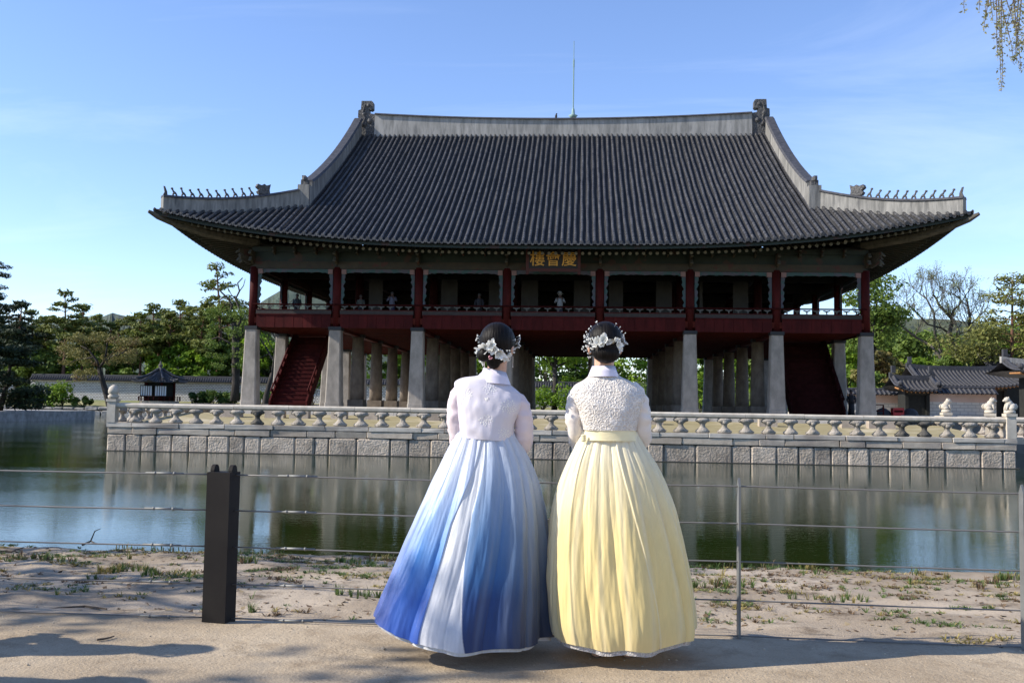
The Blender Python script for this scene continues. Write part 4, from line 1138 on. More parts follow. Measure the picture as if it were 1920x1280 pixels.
# ---- small things near the right end of the terrace
M_darkstone = mat('dark_figure_cloth', (0.03, 0.03, 0.035), rough=0.8)
bx = X(1683, 60); b = MB(); b.box((bx, 60, 2.15), (0.62, 0.5, 1.0)); rbx = put('red_box', b.mesh('red_box', mat('bright_red_paint', (0.50, 0.03, 0.03), rough=0.5)))
tag(rbx, 'small red box standing between two dark boulders right of the last stone pillar', 'box')
b = MB(); b.box((bx, 59.73, 2.45), (0.5, 0.03, 0.12)); put('lid_band', b.mesh('lid_band', M_redwood), rbx)
for dx_, lab in ((-0.95, 'dark rounded boulder at the left side of the small red box'), (0.95, 'dark rounded boulder at the right side of the small red box')):
    b = MB(); b.ball((bx + dx_ * .85, 60.2, 2.15), 0.56, 10, 7, (0.95, 0.8, 0.85)); b.v = [(x + rnd.uniform(-.03, .03), y, z + rnd.uniform(-.03, .03)) for x, y, z in b.v]
    tag(put('boulder', b.mesh('boulder', M_darkstone, True)), lab, 'boulder')
fx = X(1650, 56.6); b = MB()
fr = thing('wooden_stand', (fx, 56.6, 1.6), 'brown wooden barrier stand beside the foot of the last stone pillar', 'stand')
for dx_ in (-0.35, 0.2): b = MB(); b.box((fx + dx_, 56.6, 2.2), (0.07, 0.07, 1.2)); put('stand_leg', b.mesh('stand_leg', M_redwood), fr)
for z in (2.45, 2.78): b = MB(); b.box((fx - 0.075, 56.6, z), (0.62, 0.05, 0.05)); put('stand_bar', b.mesh('stand_bar', M_redwood), fr)

# ================================================================== vegetation
rng = np.random.default_rng(5)
def leafmat(name, c1, c2, scale=0.6, transl=0.3, rand=0.15, c3=None):
    return mat(name, c1, c2, scale=scale, rough=0.65, transl=transl, rand=rand, detail=3, spec=0.25, c3=c3, s3=0.25, lo=0.3, hi=0.7)
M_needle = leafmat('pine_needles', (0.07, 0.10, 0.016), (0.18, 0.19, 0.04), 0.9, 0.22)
M_needle_lt = leafmat('pale_pine_needles', (0.12, 0.14, 0.035), (0.22, 0.22, 0.06), 0.9, 0.25)  # paler needle colour for the pines at the right
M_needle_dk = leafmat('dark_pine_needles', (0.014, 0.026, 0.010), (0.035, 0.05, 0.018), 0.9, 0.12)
M_leaf_bright = leafmat('young_green_leaves', (0.10, 0.19, 0.015), (0.23, 0.34, 0.03), 0.8, 0.4)
M_leaf_mid = leafmat('mid_green_leaves', (0.07, 0.125, 0.02), (0.17, 0.23, 0.04), 0.7, 0.35)
M_leaf_olive = leafmat('olive_brown_leaves', (0.13, 0.125, 0.035), (0.22, 0.20, 0.06), 0.8, 0.3, c3=(0.15, 0.085, 0.045))
M_leaf_dark = leafmat('deep_green_leaves', (0.02, 0.05, 0.012), (0.06, 0.11, 0.02), 0.6, 0.25)
M_twigleaf = leafmat('sparse_spring_buds', (0.16, 0.20, 0.06), (0.28, 0.30, 0.10), 0.8, 0.3)
M_bark_red = mat('red_pine_bark', (0.10, 0.048, 0.03), (0.19, 0.10, 0.065), scale=3, rough=0.95, stretch=(1, 1, 0.3), rand=0.2)
M_bark_dark = mat('dark_bark', (0.018, 0.015, 0.012), (0.05, 0.042, 0.035), scale=3, rough=0.95, stretch=(1, 1, 0.3))
M_bark_grey = mat('grey_bark', (0.06, 0.052, 0.042), (0.12, 0.105, 0.085), scale=3, rough=0.95, stretch=(1, 1, 0.3))
def leaf_cloud(blobs, n, size, name, m, flat=0.0, needle=False, surf=0.5):
    """leaf-sized faces spread through a set of ellipsoid clumps; blobs (cx,cy,cz,rx,ry,rz)"""
    B = np.array(blobs, float); vol = (B[:, 3] * B[:, 4] * B[:, 5]) ** 0.67; k = rng.choice(len(B), n, p=vol / vol.sum())
    d = rng.normal(size=(n, 3)); d /= np.linalg.norm(d, axis=1)[:, None] + 1e-9
    r = rng.random(n) ** (0.33 + 0.0 * surf); r = surf * (0.72 + 0.28 * r) + (1 - surf) * r
    r *= 1 + 0.16 * rng.normal(size=n)
    c = B[k, :3] + d * r[:, None] * B[k, 3:]
    nrm = d * 0.7 + rng.normal(size=(n, 3)) * 0.6 + np.array([0, 0, 0.5 + flat]); nrm /= np.linalg.norm(nrm, axis=1)[:, None]
    a = np.cross(nrm, rng.normal(size=(n, 3))); a /= np.linalg.norm(a, axis=1)[:, None] + 1e-9
    bb_ = np.cross(nrm, a)
    s = size * (0.6 + 0.8 * rng.random(n))[:, None]
    asp = 0.35 if needle else 0.62
    v = np.stack([c - a * s, c + bb_ * s * asp, c + a * s, c - bb_ * s * asp], 1).reshape(-1, 3)
    f = np.arange(4 * n).reshape(n, 4)
    return npmesh(name, v, f, m)
def limb(b, p, d, L, r, depth, ends, spread=0.55, up=0.15, n=5, gnarl=0.25, kids=(2, 4), shrink=0.68, minr=0.012):
    pts = [Vector(p)]; dd = Vector(d).normalized(); seg = 4
    for i in range(seg):
        dd = (dd + Vector((rnd.gauss(0, gnarl), rnd.gauss(0, gnarl), rnd.gauss(0, gnarl) + up)) * 0.5).normalized()
        pts.append(pts[-1] + dd * L / seg)
    rad = [max(minr, r * (1 - 0.45 * i / seg)) for i in range(seg + 1)]
    b.tube(pts, rad, n if depth > 1 else max(3, n - 1), cap=False)
    if depth <= 0:
        ends.append(pts[-1]); return
    for i in range(rnd.randint(*kids)):
        t = rnd.randint(2, seg); ax = Vector((rnd.gauss(0, 1), rnd.gauss(0, 1), rnd.gauss(0, 0.6)))
        nd = (dd + ax * spread).normalized()
        limb(b, pts[t], nd, L * shrink * rnd.uniform(0.8, 1.2), rad[t] * 0.66, depth - 1, ends, spread, up, n, gnarl, kids, shrink, minr)
    limb(b, pts[-1], dd, L * shrink, rad[-1] * 0.9, depth - 1, ends, spread, up, n, gnarl, kids, shrink, minr)

def tree_thing(name, label, group, loc, h=None):
    return thing(name, loc, label, 'tree', group)
def make_pine(h, seed, label, group, loc, dense=1.0, mneedle=None, bark=None, crown0=0.5, spread=0.22, lean=0.0, size=0.30, n=1500, tiers=7):
    global rnd
    keep = rnd; rnd = random.Random(seed)
    t = tree_thing('pine_tree', label, group, loc)
    b = MB(); x0, y0, z0 = loc
    pts = []; k = 9; wx = rnd.uniform(-1, 1) * 0.03 * h
    for i in range(k + 1):
        q = i / k; pts.append((x0 + lean * q * h + wx * math.sin(q * 4) , y0 + 0.02 * h * math.sin(q * 3 + seed), z0 - 0.2 + q * h * 0.97))
    r0 = 0.016 * h
    b.tube(pts, [r0 * (1.15 - q / k) + 0.03 for q in range(k + 1)], 7)
    blobs = []
    for i in range(tiers):
        q = crown0 + (1 - crown0) * (i + 0.5) / tiers
        base = Vector(pts[min(k, int(q * k))]).lerp(Vector(pts[min(k, int(q * k) + 1)]), q * k - int(q * k))
        nb = rnd.randint(2, 4) if i < tiers - 1 else 2
        reach = spread * h * (1.15 - 0.85 * (q - crown0) / (1 - crown0)) * rnd.uniform(0.7, 1.15)
        a0 = rnd.uniform(0, 6.28)
        for j in range(nb):
            a = a0 + 6.28 * j / nb + rnd.uniform(-.5, .5); e = reach * rnd.uniform(0.55, 1.1)
            tip_ = base + Vector((math.cos(a) * e, math.sin(a) * e, rnd.uniform(-0.02, 0.06) * h))
            b.tube([base, base.lerp(tip_, 0.5) + Vector((0, 0, 0.015 * h)), tip_], [r0 * 0.32, r0 * 0.22, r0 * 0.12], 4, cap=False)
            R_ = reach * rnd.uniform(0.36, 0.58)
            blobs.append((tip_.x, tip_.y, tip_.z + 0.1, R_, R_, R_ * 0.30))
            if rnd.random() < 0.7:
                m_ = base.lerp(tip_, 0.55); blobs.append((m_.x, m_.y, m_.z + 0.25, R_ * 0.7, R_ * 0.7, R_ * 0.25))
    tp = Vector(pts[-1]); blobs.append((tp.x, tp.y, tp.z, spread * h * 0.34, spread * h * 0.34, spread * h * 0.14))
    put('trunk', b.mesh('trunk', bark or M_bark_red, True), t)
    put('crown', leaf_cloud(blobs, int(n * dense), size, 'crown', mneedle or M_needle, flat=0.3, needle=True, surf=0.35), t)
    rnd = keep
    return t
def make_broadleaf(h, seed, label, group, loc, mleaf, width=0.35, n=3000, size=0.26, trunk_h=0.3, nblob=26, bark=None, name='broadleaf_tree', lean=(0, 0), rtrunk=0.02, squash=0.7):
    global rnd
    keep = rnd; rnd = random.Random(seed)
    t = tree_thing(name, label, group, loc)
    b = MB(); x0, y0, z0 = loc; ends = []
    base = Vector((x0, y0, z0 - 0.2)); fork = Vector((x0 + lean[0] * h * trunk_h, y0 + lean[1] * h * trunk_h, z0 + h * trunk_h))
    b.tube([base, base.lerp(fork, .5) + Vector((0.01 * h, 0, 0)), fork], [rtrunk * h * 1.2, rtrunk * h, rtrunk * h * .85], 8)
    blobs = []
    for i in range(nblob):
        a = rnd.uniform(0, 6.28); u = rnd.random(); zz = trunk_h + (1 - trunk_h) * (0.10 + 0.82 * u)
        prof = math.sin(math.pi * min(1, 0.18 + 0.78 * u)) ** 0.6
        e = width * h * prof * rnd.uniform(0.25, 0.9)
        c = Vector((x0 + lean[0] * h * zz + math.cos(a) * e, y0 + lean[1] * h * zz + math.sin(a) * e, z0 + zz * h))
        rr = h * rnd.uniform(0.07, 0.135)
        blobs.append((c.x, c.y, c.z, rr * 1.15, rr * 1.15, rr * squash))
        if i % 2 == 0: b.tube([fork, fork.lerp(c, .5) + Vector((rnd.uniform(-.03, .03) * h, 0, 0.03 * h)), c], [rtrunk * h * 0.45, rtrunk * h * 0.25, rtrunk * h * .07], 5, cap=False)
    put('trunk', b.mesh('trunk', bark or M_bark_dark, True), t)
    put('crown', leaf_cloud(blobs, n, size, 'crown', mleaf, surf=0.6), t)
    rnd = keep
    return t
def make_bare(h, seed, label, loc, mleaf, n=900, lean=(0, 0), size=0.14, trunks=((0, 0, 1),), r=0.4, depth=4, spread=0.6, L0=0.35, up=0.12, gnarl=0.3, shrink=0.7, leafr=0.9, kids=(2, 3)):
    global rnd
    keep = rnd; rnd = random.Random(seed)
    t = tree_thing('sparse_tree', label, None, loc)
    b = MB(); ends = []
    for d in trunks:
        limb(b, Vector(loc) - Vector((0, 0, .2)), d, h * L0, r, depth, ends, spread, up, 6, gnarl, kids, shrink)
    put('trunk', b.mesh('trunk', M_bark_dark, True), t)
    if n:
        blobs = [(e.x, e.y, e.z, leafr, leafr, leafr * 0.6) for e in ends]
        put('crown', leaf_cloud(blobs, n, size, 'crown', mleaf, surf=0.1), t)
    rnd = keep
    return t
def topz(px, py, y):   # height that reaches pixel row py in column px at world depth y
    x = X(px, y); d = y * math.cos(YAW) - x * math.sin(YAW)
    hzn = 760 + 0.0165 * (px - 960)
    return CAM_Z + (hzn - py) / FPX * d

# ---- pines behind the wall at the left
pine_spots = [(-14, 545, 176), (14, 572, 182), (36, 562, 172), (60, 578, 186), (84, 590, 178), (118, 541, 170), (152, 566, 176), (176, 588, 188), (205, 602, 178), (222, 598, 184),
              (246, 590, 176), (262, 582, 170), (283, 566, 180), (300, 575, 188), (318, 580, 172), (338, 560, 180), (356, 572, 188), (377, 580, 170), (386, 560, 184), (404, 488, 178), (425, 565, 184), (452, 600, 176), (496, 610, 180)]
kinds = ['slender', 'leaning', 'broad', 'ragged', 'dense', 'flat-topped', 'narrow', 'twin-limbed']
for i, (px, py, y) in enumerate(pine_spots):
    z = topz(px, py, y); x = X(px, y)
    tall = px in (118, 404)
    lab = {118: 'tall umbrella-topped pine standing above its neighbours near the left edge', 404: 'tallest pine beside the left end of the great roof'}.get(px)
    if lab is None: lab = '%s red pine behind the long wall, %s' % (kinds[i % 8], ['at the far left edge', 'second pine from the left edge', 'left of the tall umbrella pine', 'close left of the umbrella pine', 'just left of the umbrella pine trunk', '', 'just right of the umbrella pine', 'above the leaning tree, left part', 'above the leaning tree, right part', 'behind the crown of the leaning tree', 'left of the hexagonal pavilion, outer', 'left of the hexagonal pavilion, inner', 'above the left eave of the hexagonal pavilion', 'directly above the hexagonal pavilion', 'above the right eave of the hexagonal pavilion', 'right of the hexagonal pavilion roof', 'between the hexagonal pavilion and the tallest pine', 'left of the tallest pine', 'close behind the tallest pine', '', 'right of the tallest pine', 'left of the first stone pillar', 'seen between the first two stone pillars'][i])
    h = z - 2.4
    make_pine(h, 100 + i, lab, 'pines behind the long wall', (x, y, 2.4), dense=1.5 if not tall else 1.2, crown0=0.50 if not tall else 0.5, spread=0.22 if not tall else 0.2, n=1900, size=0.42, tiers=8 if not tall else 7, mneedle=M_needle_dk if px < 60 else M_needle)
for i, (px, py, y, m, lab) in enumerate([(30, 650, 172, M_leaf_mid, 'at the far left under the pines'), (85, 640, 171, M_leaf_mid, 'left of the leaning tree'), (60, 670, 169.5, M_leaf_mid, 'low by the left stretch of wall'), (150, 640, 190, M_leaf_bright, 'behind the crown of the leaning tree'),
                                    (245, 655, 171, M_leaf_mid, 'left of the hexagonal pavilion roof'), (285, 640, 192, M_leaf_bright, 'above the hexagonal pavilion'), (330, 640, 170.5, M_leaf_bright, 'right of the hexagonal pavilion roof'), (372, 652, 170, M_leaf_bright, 'over the wall right of the hexagonal pavilion'), (410, 640, 172, M_leaf_mid, 'at the foot of the tallest pine'),
                                    (468, 600, 172, M_leaf_mid, 'left of the first stone pillar'), (505, 620, 170, M_leaf_bright, 'between the first two stone pillars'), (560, 640, 171, M_leaf_mid, 'behind the left stair'), (600, 650, 173, M_leaf_bright, 'behind the second stone pillar'), (200, 650, 173, M_leaf_mid, 'behind the leaning trunk')]):
    z = topz(px, py, y)
    make_broadleaf(z - 2.4, 300 + i, '%s broadleaf tree behind the wall, %s' % ('bright green' if m == M_leaf_bright else 'mid green', lab), 'broadleaf trees behind the long wall', (X(px, y), y, 2.4), m, width=0.5, n=2600, size=0.36, trunk_h=0.2)
# row of trees seen through and beside the ground floor of the pavilion
for i, px in enumerate(range(650, 1560, 62)):
    y = 171 + (i * 7) % 13; m = (M_leaf_bright, M_leaf_mid, M_leaf_bright, M_leaf_dark)[i % 4]
    make_broadleaf(topz(px, 600 + (i * 37) % 40, y) - 2.4, 400 + i, '%s tree seen through the ground floor, %s' % ({0: 'bright green', 1: 'mid green', 2: 'yellow-green', 3: 'dark green'}[i % 4], ['behind the third pillar', 'left of the fourth pillar', 'behind the fourth pillar', 'left of the blue skirt', 'behind the first woman', 'behind the first woman, right', 'in the left of the central opening', 'left of the twin trunks', 'behind the twin trunks', 'right of the second woman', 'in the right of the central opening', 'left of the sixth pillar', 'behind the sixth pillar', 'right of the sixth pillar', 'left of the right stair'][i]),
                   'trees behind the ground floor', (X(px, y), y, 2.4), m, width=0.5, n=2600, size=0.36, trunk_h=0.15)
# twin-trunked tree in front of the wall, seen through the middle
make_broadleaf(topz(1040, 650, 158) - 1.8 + 6, 77, 'twin-trunked tree in front of the far wall, framed by the central opening', None, (X(1041, 158), 158, 1.8), M_leaf_bright, width=0.45, n=2400, size=0.3, trunk_h=0.42, rtrunk=0.028)
b = MB(); x = X(1046, 158); b.tube([(x + .5, 158, 1.7), (x + .4, 158, 4.5), (x + .2, 158, 7)], [.33, .28, .2], 7)
# shrubs along the foot of the far wall and on the shore
def shrub(px, y, z, w, h, m, n, lab, seed, name='shrub', size=0.2, cat='shrub'):
    r_ = random.Random(seed); x = X(px, y)
    t = thing(name, (x, y, z), lab, cat)
    blobs = []; b = MB()
    for i in range(12):
        a = r_.uniform(0, 6.28); e = r_.random() ** .5 * w / 2 * .8; zz = h * r_.uniform(.2, .85) * (1 - 0.5 * (e / (w / 2)) ** 2)
        rr = min(w, h) * r_.uniform(.16, .26); blobs.append((x + math.cos(a) * e, y + math.sin(a) * e, z + zz, rr * 1.2, rr * 1.2, rr))
        b.tube([(x, y, z - .1), (x + math.cos(a) * e, y + math.sin(a) * e, z + zz)], [.05, .02], 4)
    put('stems', b.mesh('stems', M_bark_dark), t)
    put('foliage', leaf_cloud(blobs, n, size, 'foliage', m, surf=.5), t)
for i, (px, y, w, h, m, lab) in enumerate([(122, 150, 5.5, 4.0, M_leaf_bright, 'bright green bush on the far stone edging left of the leaning trunk'), (98, 150.5, 6, 4.6, M_leaf_mid, 'taller grey-green bush behind the bright green bush'), (80, 149, 5, 3.6, M_leaf_dark, 'dark bush between the dark pine and the bright green bush'),
                                     (160, 150.5, 5, 1.5, M_leaf_mid, 'low bush between the bright green bush and the leaning trunk'), (60, 149, 5, 3.0, M_leaf_dark, 'darkest low bush under the drooping pine'), (375, 158, 5, 2.3, M_leaf_dark, 'low dark bush at the wall foot right of the hexagonal pavilion'),
                                     (404, 158, 6, 2.6, M_leaf_mid, 'wide green bush at the wall foot left of the dark trunk'), (432, 158, 5, 2.4, M_leaf_dark, 'green bush by the foot of the dark trunk'), (492, 158, 5, 3.0, M_leaf_mid, 'green bush between the first stone pillar and the left stair'),
                                     (588, 140, 4, 8.5, M_leaf_mid, 'tall feathery bush between the left stair and the second pillar'), (1020, 157, 5, 4.0, M_leaf_bright, 'bright bush left of the twin trunks in the central opening'), (1062, 157, 5, 4.5, M_leaf_bright, 'bright bush right of the twin trunks in the central opening'),
                                     (1200, 157, 6, 5.0, M_leaf_mid, 'bush at the right of the central opening'), (1312, 120, 3, 9, M_leaf_bright, 'green bush right of the sixth stone pillar'), (1475, 120, 3, 11, M_leaf_bright, 'green bush right of the seventh stone pillar')]):
    shrub(px, y, 1.3 if y < 153 else 1.8, w, h, m, 1100, lab, 500 + i, size=0.2)
# leaning tree on the far bank
def leaning():
    t = thing('leaning_tree', (X(214, 150), 150, 1.2), 'dark-trunked tree leaning left over the far bank with a wide olive-brown crown', 'tree')
    b = MB(); p = lambda px, py, dy=0: (X(px, 150 + dy), 150 + dy, topz(px, py, 150 + dy))
    b.tube([p(212, 765), p(206, 748), p(197, 722), p(190, 702), p(187, 690)], [.62, .5, .42, .36, .33], 8)
    ends = []
    b.tube([p(187, 691), p(196, 676), p(212, 668), p(226, 664), p(238, 655)], [.26, .22, .18, .13, .07], 6)
    b.tube([p(187, 691), p(183, 678), p(177, 670), p(165, 655), p(150, 648)], [.28, .22, .18, .13, .07], 6)
    b.tube([p(196, 676), p(199, 660), p(200, 640), p(205, 625)], [.18, .15, .1, .05], 6)
    b.tube([p(177, 670), p(160, 672, 2), p(140, 676, 3), p(125, 684, 3)], [.18, .13, .09, .05], 5)
    b.tube([p(165, 655), p(155, 640, -2), p(140, 630, -2)], [.12, .09, .05], 5)
    put('trunk', b.mesh('trunk', M_bark_dark, True), t)
    r_ = random.Random(4); bl = []
    for i in range(46):
        px = r_.uniform(118, 255); top = 618 + abs(px - 178) * 0.28; bot = 702 - max(0, px - 205) * 0.7 + (6 if px < 160 else 0)
        py = r_.uniform(top, bot); dy = r_.uniform(-4, 4)
        q = p(px, py, dy); rr = r_.uniform(.7, 1.25); bl.append((q[0], q[1], q[2], rr * 1.3, rr * 1.3, rr * .6))
        if i % 3 == 0: bb = 0
    put('crown', leaf_cloud(bl, 7500, 0.14, 'crown', M_leaf_olive, surf=.25), t)
leaning()
# large dark-trunked tree left of the first pillar
def bigdark():
    t = thing('gnarled_tree', (X(443, 152), 152, 1.8), 'old gnarled tree with thick dark trunk and bare upper limbs left of the first pillar', 'tree')
    b = MB(); p = lambda px, py, dy=0: (X(px, 152 + dy), 152 + dy, topz(px, py, 152 + dy))
    b.tube([p(443, 752), p(444, 720), p(443, 690), p(441, 650), p(440, 622), p(436, 605)], [.75, .62, .6, .55, .5, .4], 8)
    for ch, r_ in (([(436, 605), (428, 590), (432, 572), (425, 560), (412, 548), (404, 540)], .26), ([(440, 622), (450, 600), (447, 580), (438, 560), (445, 545), (441, 530), (450, 520)], .24),
                   ([(438, 560), (430, 552), (424, 540)], .1), ([(445, 545), (452, 535), (455, 522)], .09), ([(441, 650), (425, 640), (408, 632), (395, 636)], .2), ([(441, 640), (455, 628), (462, 615), (470, 606)], .2),
                   ([(432, 572), (420, 570), (410, 562)], .1), ([(455, 628), (452, 612), (458, 600)], .12)):
        n_ = len(ch); b.tube([p(*c) for c in ch], [r_ * (1 - .75 * i / n_) for i in range(n_)], 5)
    put('trunk', b.mesh('trunk', M_bark_dark, True), t)
    r_ = random.Random(9); bl = []
    for i in range(40):
        px = r_.uniform(392, 480); py = r_.uniform(575, 690); q = p(px, py, r_.uniform(-3, 3)); rr = r_.uniform(.6, 1.1); bl.append((*q, rr * 1.3, rr * 1.3, rr * .6))
    put('crown', leaf_cloud(bl, 4200, 0.15, 'crown', M_leaf_mid, surf=.25), t)
bigdark()
t_ = bpy.data.objects
# bare twisted tree seen through the upper floor, left
make_bare(19, 31, 'leafless twisted tree seen through the first upper bay at the left', (X(500, 150), 150, 1.8), M_twigleaf, n=0, r=.5, depth=4, L0=.36)

# ---- dark pines on a small island at the left edge
isl = MB(); isl.span((-120, 92, -0.5), (X(16, 94), 112, 1.02))
tag(put('pond_island', isl.mesh('pond_island', M_bankstone)), kind='structure')
for i, (px, y, h, w, lab) in enumerate([(-30, 97, 9.8, 7, 'large dark pine on the island at the left edge'), (22, 99, 6.6, 5, 'drooping dark pine leaning out over the water at the left edge'), (-60, 101, 11, 7, 'dark pine cut off by the left frame')]):
    r_ = random.Random(700 + i); x = X(px, y); t = thing('dark_pine', (x, y, 1.0), lab, 'tree', 'dark pines on the left island')
    b = MB(); b.tube([(x - 1, y, 0.9), (x - .4, y, h * .4 + 1), (x, y, h * .8 + 1)], [.3, .24, .12], 7); bl = []
    for k in range(26):
        zz = r_.uniform(.05, 1); e = w * (1.1 - .75 * zz) * r_.uniform(.1, .62); a = r_.uniform(0, 6.28); rr = r_.uniform(.7, 1.3)
        c = (x + math.cos(a) * e, y + math.sin(a) * e * .6, 1.1 + zz * h); bl.append((*c, rr * 1.5, rr * 1.2, rr * .32)); b.tube([(x - .3, y, max(1.2, c[2] - .5)), c], [.07, .03], 4, cap=False)
    put('trunk', b.mesh('trunk', M_bark_dark, True), t)
    put('crown', leaf_cloud(bl, 5200, 0.22, 'crown', M_needle_dk, needle=True, surf=.4), t)
# pine limb entering the frame at the upper left
pt = thing('near_pine', (X(-150, 60), 60, 1.0), 'pine whose needle tips enter the frame at the left edge above the treetops', 'tree')
b = MB(); x = X(-150, 60); b.tube([(x, 60, 0.5), (x + .3, 60, 6), (x, 60, 14)], [.35, .28, .1], 7); bl = []
tips = [(-14, 492), (2, 500), (-8, 512), (4, 516), (-4, 538), (-24, 500), (-30, 530), (-50, 515), (-60, 545), (-80, 480), (-100, 520), (-70, 590), (-50, 620)]
for (px, py) in tips:
    z = topz(px, py, 60); q = (X(px, 60), 60, z); b.tube([(x, 60, z - .6), q], [.10, .03], 4); bl.append((*q, .42, .42, .15))
put('trunk', b.mesh('trunk', M_bark_dark, True), pt); put('crown', leaf_cloud(bl, 2600, 0.07, 'crown', M_needle_dk, needle=True, surf=.3), pt)

# ---- right side: big green tree, bare tree, pale pine, wooded slope
make_broadleaf(topz(1660, 500, 112) - 2, 801, 'tall bright green tree rising behind the right end of the great roof', None, (X(1632, 112), 112, 2.0), M_leaf_mid, width=.24, n=6500, size=.19, trunk_h=.35, nblob=38, squash=.5)
def bare_right():
    y = 128; t = thing('bare_tree', (X(1800, y), y, 2.2), 'wide nearly leafless tree with forked dark trunk against the sky at the right', 'tree')
    global rnd
    keep = rnd; rnd = random.Random(21)
    b = MB(); p = lambda px, py, dy=0: Vector((X(px, y + dy), y + dy, topz(px, py, y + dy))); ends = []
    S = 280 / 1792
    def q(cx, cy, dy=0): return p(1640 + cx * S, 500 + cy * 200 / 1280, dy)
    limbs = [([(950, 1270), (955, 1170), (985, 1080), (1015, 1010)], .42), ([(1015, 1010), (960, 900), (910, 800), (940, 680), (950, 630), (850, 520), (780, 440), (760, 380), (720, 330)], .34),
             ([(1015, 1010), (1090, 930), (1150, 830), (1155, 700), (1160, 600), (1140, 480), (1130, 400)], .30), ([(860, 1270), (830, 1130), (780, 940), (735, 800), (730, 560), (640, 380), (560, 320)], .24),
             ([(830, 1130), (680, 940), (500, 840), (360, 730), (270, 620), (240, 560)], .22), ([(910, 800), (820, 735), (650, 690), (500, 530), (400, 430)], .16), ([(950, 570), (960, 520), (1040, 450), (1050, 390), (980, 330)], .16),
             ([(1000, 850), (1040, 800), (1160, 760), (1290, 740)], .15), ([(1155, 700), (1220, 640), (1290, 580)], .12), ([(1000, 850), (1000, 760), (1060, 670)], .11)]
    for ch, r_ in limbs:
        n_ = len(ch); pts = [q(cx, cy, rnd.uniform(-1.5, 1.5)) for cx, cy in ch]; b.tube(pts, [max(.04, r_ * (1 - .75 * i / n_)) for i in range(n_)], 6)
        for i in range(1, n_):
            if n_ - i <= 4 or i > 3:
                for _ in range(3 if i > n_ - 3 else 2):
                    d = Vector((rnd.gauss(0, .6), rnd.gauss(0, .5), rnd.uniform(.3, 1)))
                    limb(b, pts[i], d, 1.7, .055, 2, ends, .6, .25, 4, .3, (2, 3), .72, .018)
    put('trunk', b.mesh('trunk', M_bark_grey, True), t)
    bl = [(e.x, e.y, e.z, .45, .45, .35) for e in ends]
    put('crown', leaf_cloud(bl, 6500, .075, 'crown', M_twigleaf, surf=.1), t)
    rnd = keep
bare_right()
make_pine(topz(1897, 512, 120) - 2, 901, 'tall pale pine with layered level branches at the right edge', 'pale pines at the right', (X(1899, 120), 120, 2), n=9000, size=.26, crown0=.36, spread=.34, tiers=12, mneedle=M_needle_lt)
make_pine(topz(1950, 540, 126) - 2, 902, 'pale pine cut off by the right frame behind the layered one', 'pale pines at the right', (X(1945, 126), 126, 2), n=7000, size=.27, crown0=.36, spread=.36, tiers=10, mneedle=M_needle_lt)
for i, (px, py, y, m) in enumerate([(1660, 600, 150, M_leaf_mid), (1700, 622, 140, M_leaf_mid), (1650, 655, 118, M_leaf_olive), (1590, 640, 135, M_leaf_bright), (1560, 600, 150, M_leaf_mid), (1600, 590, 160, M_leaf_mid), (1740, 618, 150, M_leaf_mid), (1720, 668, 120, M_leaf_bright), (1770, 668, 122, M_leaf_mid), (1850, 650, 124, M_leaf_bright),
                                  (1815, 640, 140, M_leaf_bright), (1880, 610, 150, M_leaf_mid), (1920, 600, 160, M_leaf_bright), (1840, 615, 165, M_leaf_mid), (1780, 622, 170, M_leaf_bright), (1910, 640, 122, M_leaf_bright), (1690, 690, 110, M_leaf_olive), (1640, 700, 108, M_leaf_mid), (1500, 600, 150, M_leaf_mid), (1960, 600, 130, M_leaf_mid), (1540, 680, 125, M_leaf_bright)]):
    z = topz(px, py, y)
    make_broadleaf(z - 2, 950 + i, '%s broadleaf tree on the right, %s' % ({id(M_leaf_mid): 'mid green', id(M_leaf_bright): 'bright green', id(M_leaf_olive): 'olive'}[id(m)], ['behind the last stone pillar', 'between the last pillar and the bare tree', 'low beside the last pillar', 'between the last two pillars', 'behind the right stair', 'behind the right end of the upper floor', 'left under the bare tree', 'above the salmon wall', 'in front of the bare tree, left foot', 'above the corridor roof', 'right under the bare tree', 'left of the pale pine trunk', 'behind the pale pine', 'behind the bare tree right limb', 'behind the bare tree fork', 'above the white-ridged hall', 'low above the small gate', 'low right of the last pillar', 'left of the right stair', 'cut off by the right frame', 'seen under the floor by the right stair'][i]),
                   'broadleaf trees at the right', (X(px, y), y, 2.0), m, width=.48, n=3600, size=.22 + y * .0006, trunk_h=.12, nblob=32)
# ---- hills
def hill(name, pts, y, depth, m, seed, base=2.3):
    """ridge through (px,py) points at depth y, falling to the front and back"""
    r_ = random.Random(seed); vs = []; fs = []; prof = []
    for i in range(len(pts) - 1):
        for k in range(10):
            t = k / 10; px = pts[i][0] * (1 - t) + pts[i + 1][0] * t; py = pts[i][1] * (1 - t) + pts[i + 1][1] * t
            prof.append((X(px, y), topz(px, py + 1.6 * math.sin(px * .045) + .5 * math.sin(px * .15), y)))
    ny = 9
    for (x, z) in prof:
        for j in range(ny):
            q = (j - 4) / 4; f = max(0, 1 - abs(q) ** 1.3)
            vs.append((x * (1 + q * depth / y), y + q * depth, base + (z - base) * f * (1 + (0 if j == 4 else r_.uniform(-.03, .03)))))
    fs = [(i * ny + j, (i + 1) * ny + j, (i + 1) * ny + j + 1, i * ny + j + 1) for i in range(len(prof) - 1) for j in range(ny - 1)]
    b = MB(); b.add(vs, fs); return tag(put(name, b.mesh(name, m, True)), kind='structure')
M_hill = mat('wooded_hill', (0.045, 0.065, 0.03), (0.11, 0.115, 0.06), scale=0.05, rough=1.0, bump=1.0, bscale=0.12, bdist=4.0, detail=8)
M_hill2 = mat('distant_mountain', (0.030, 0.050, 0.035), (0.065, 0.08, 0.055), scale=0.01, rough=1.0, bump=0.5, bscale=0.03, bdist=5, detail=8)
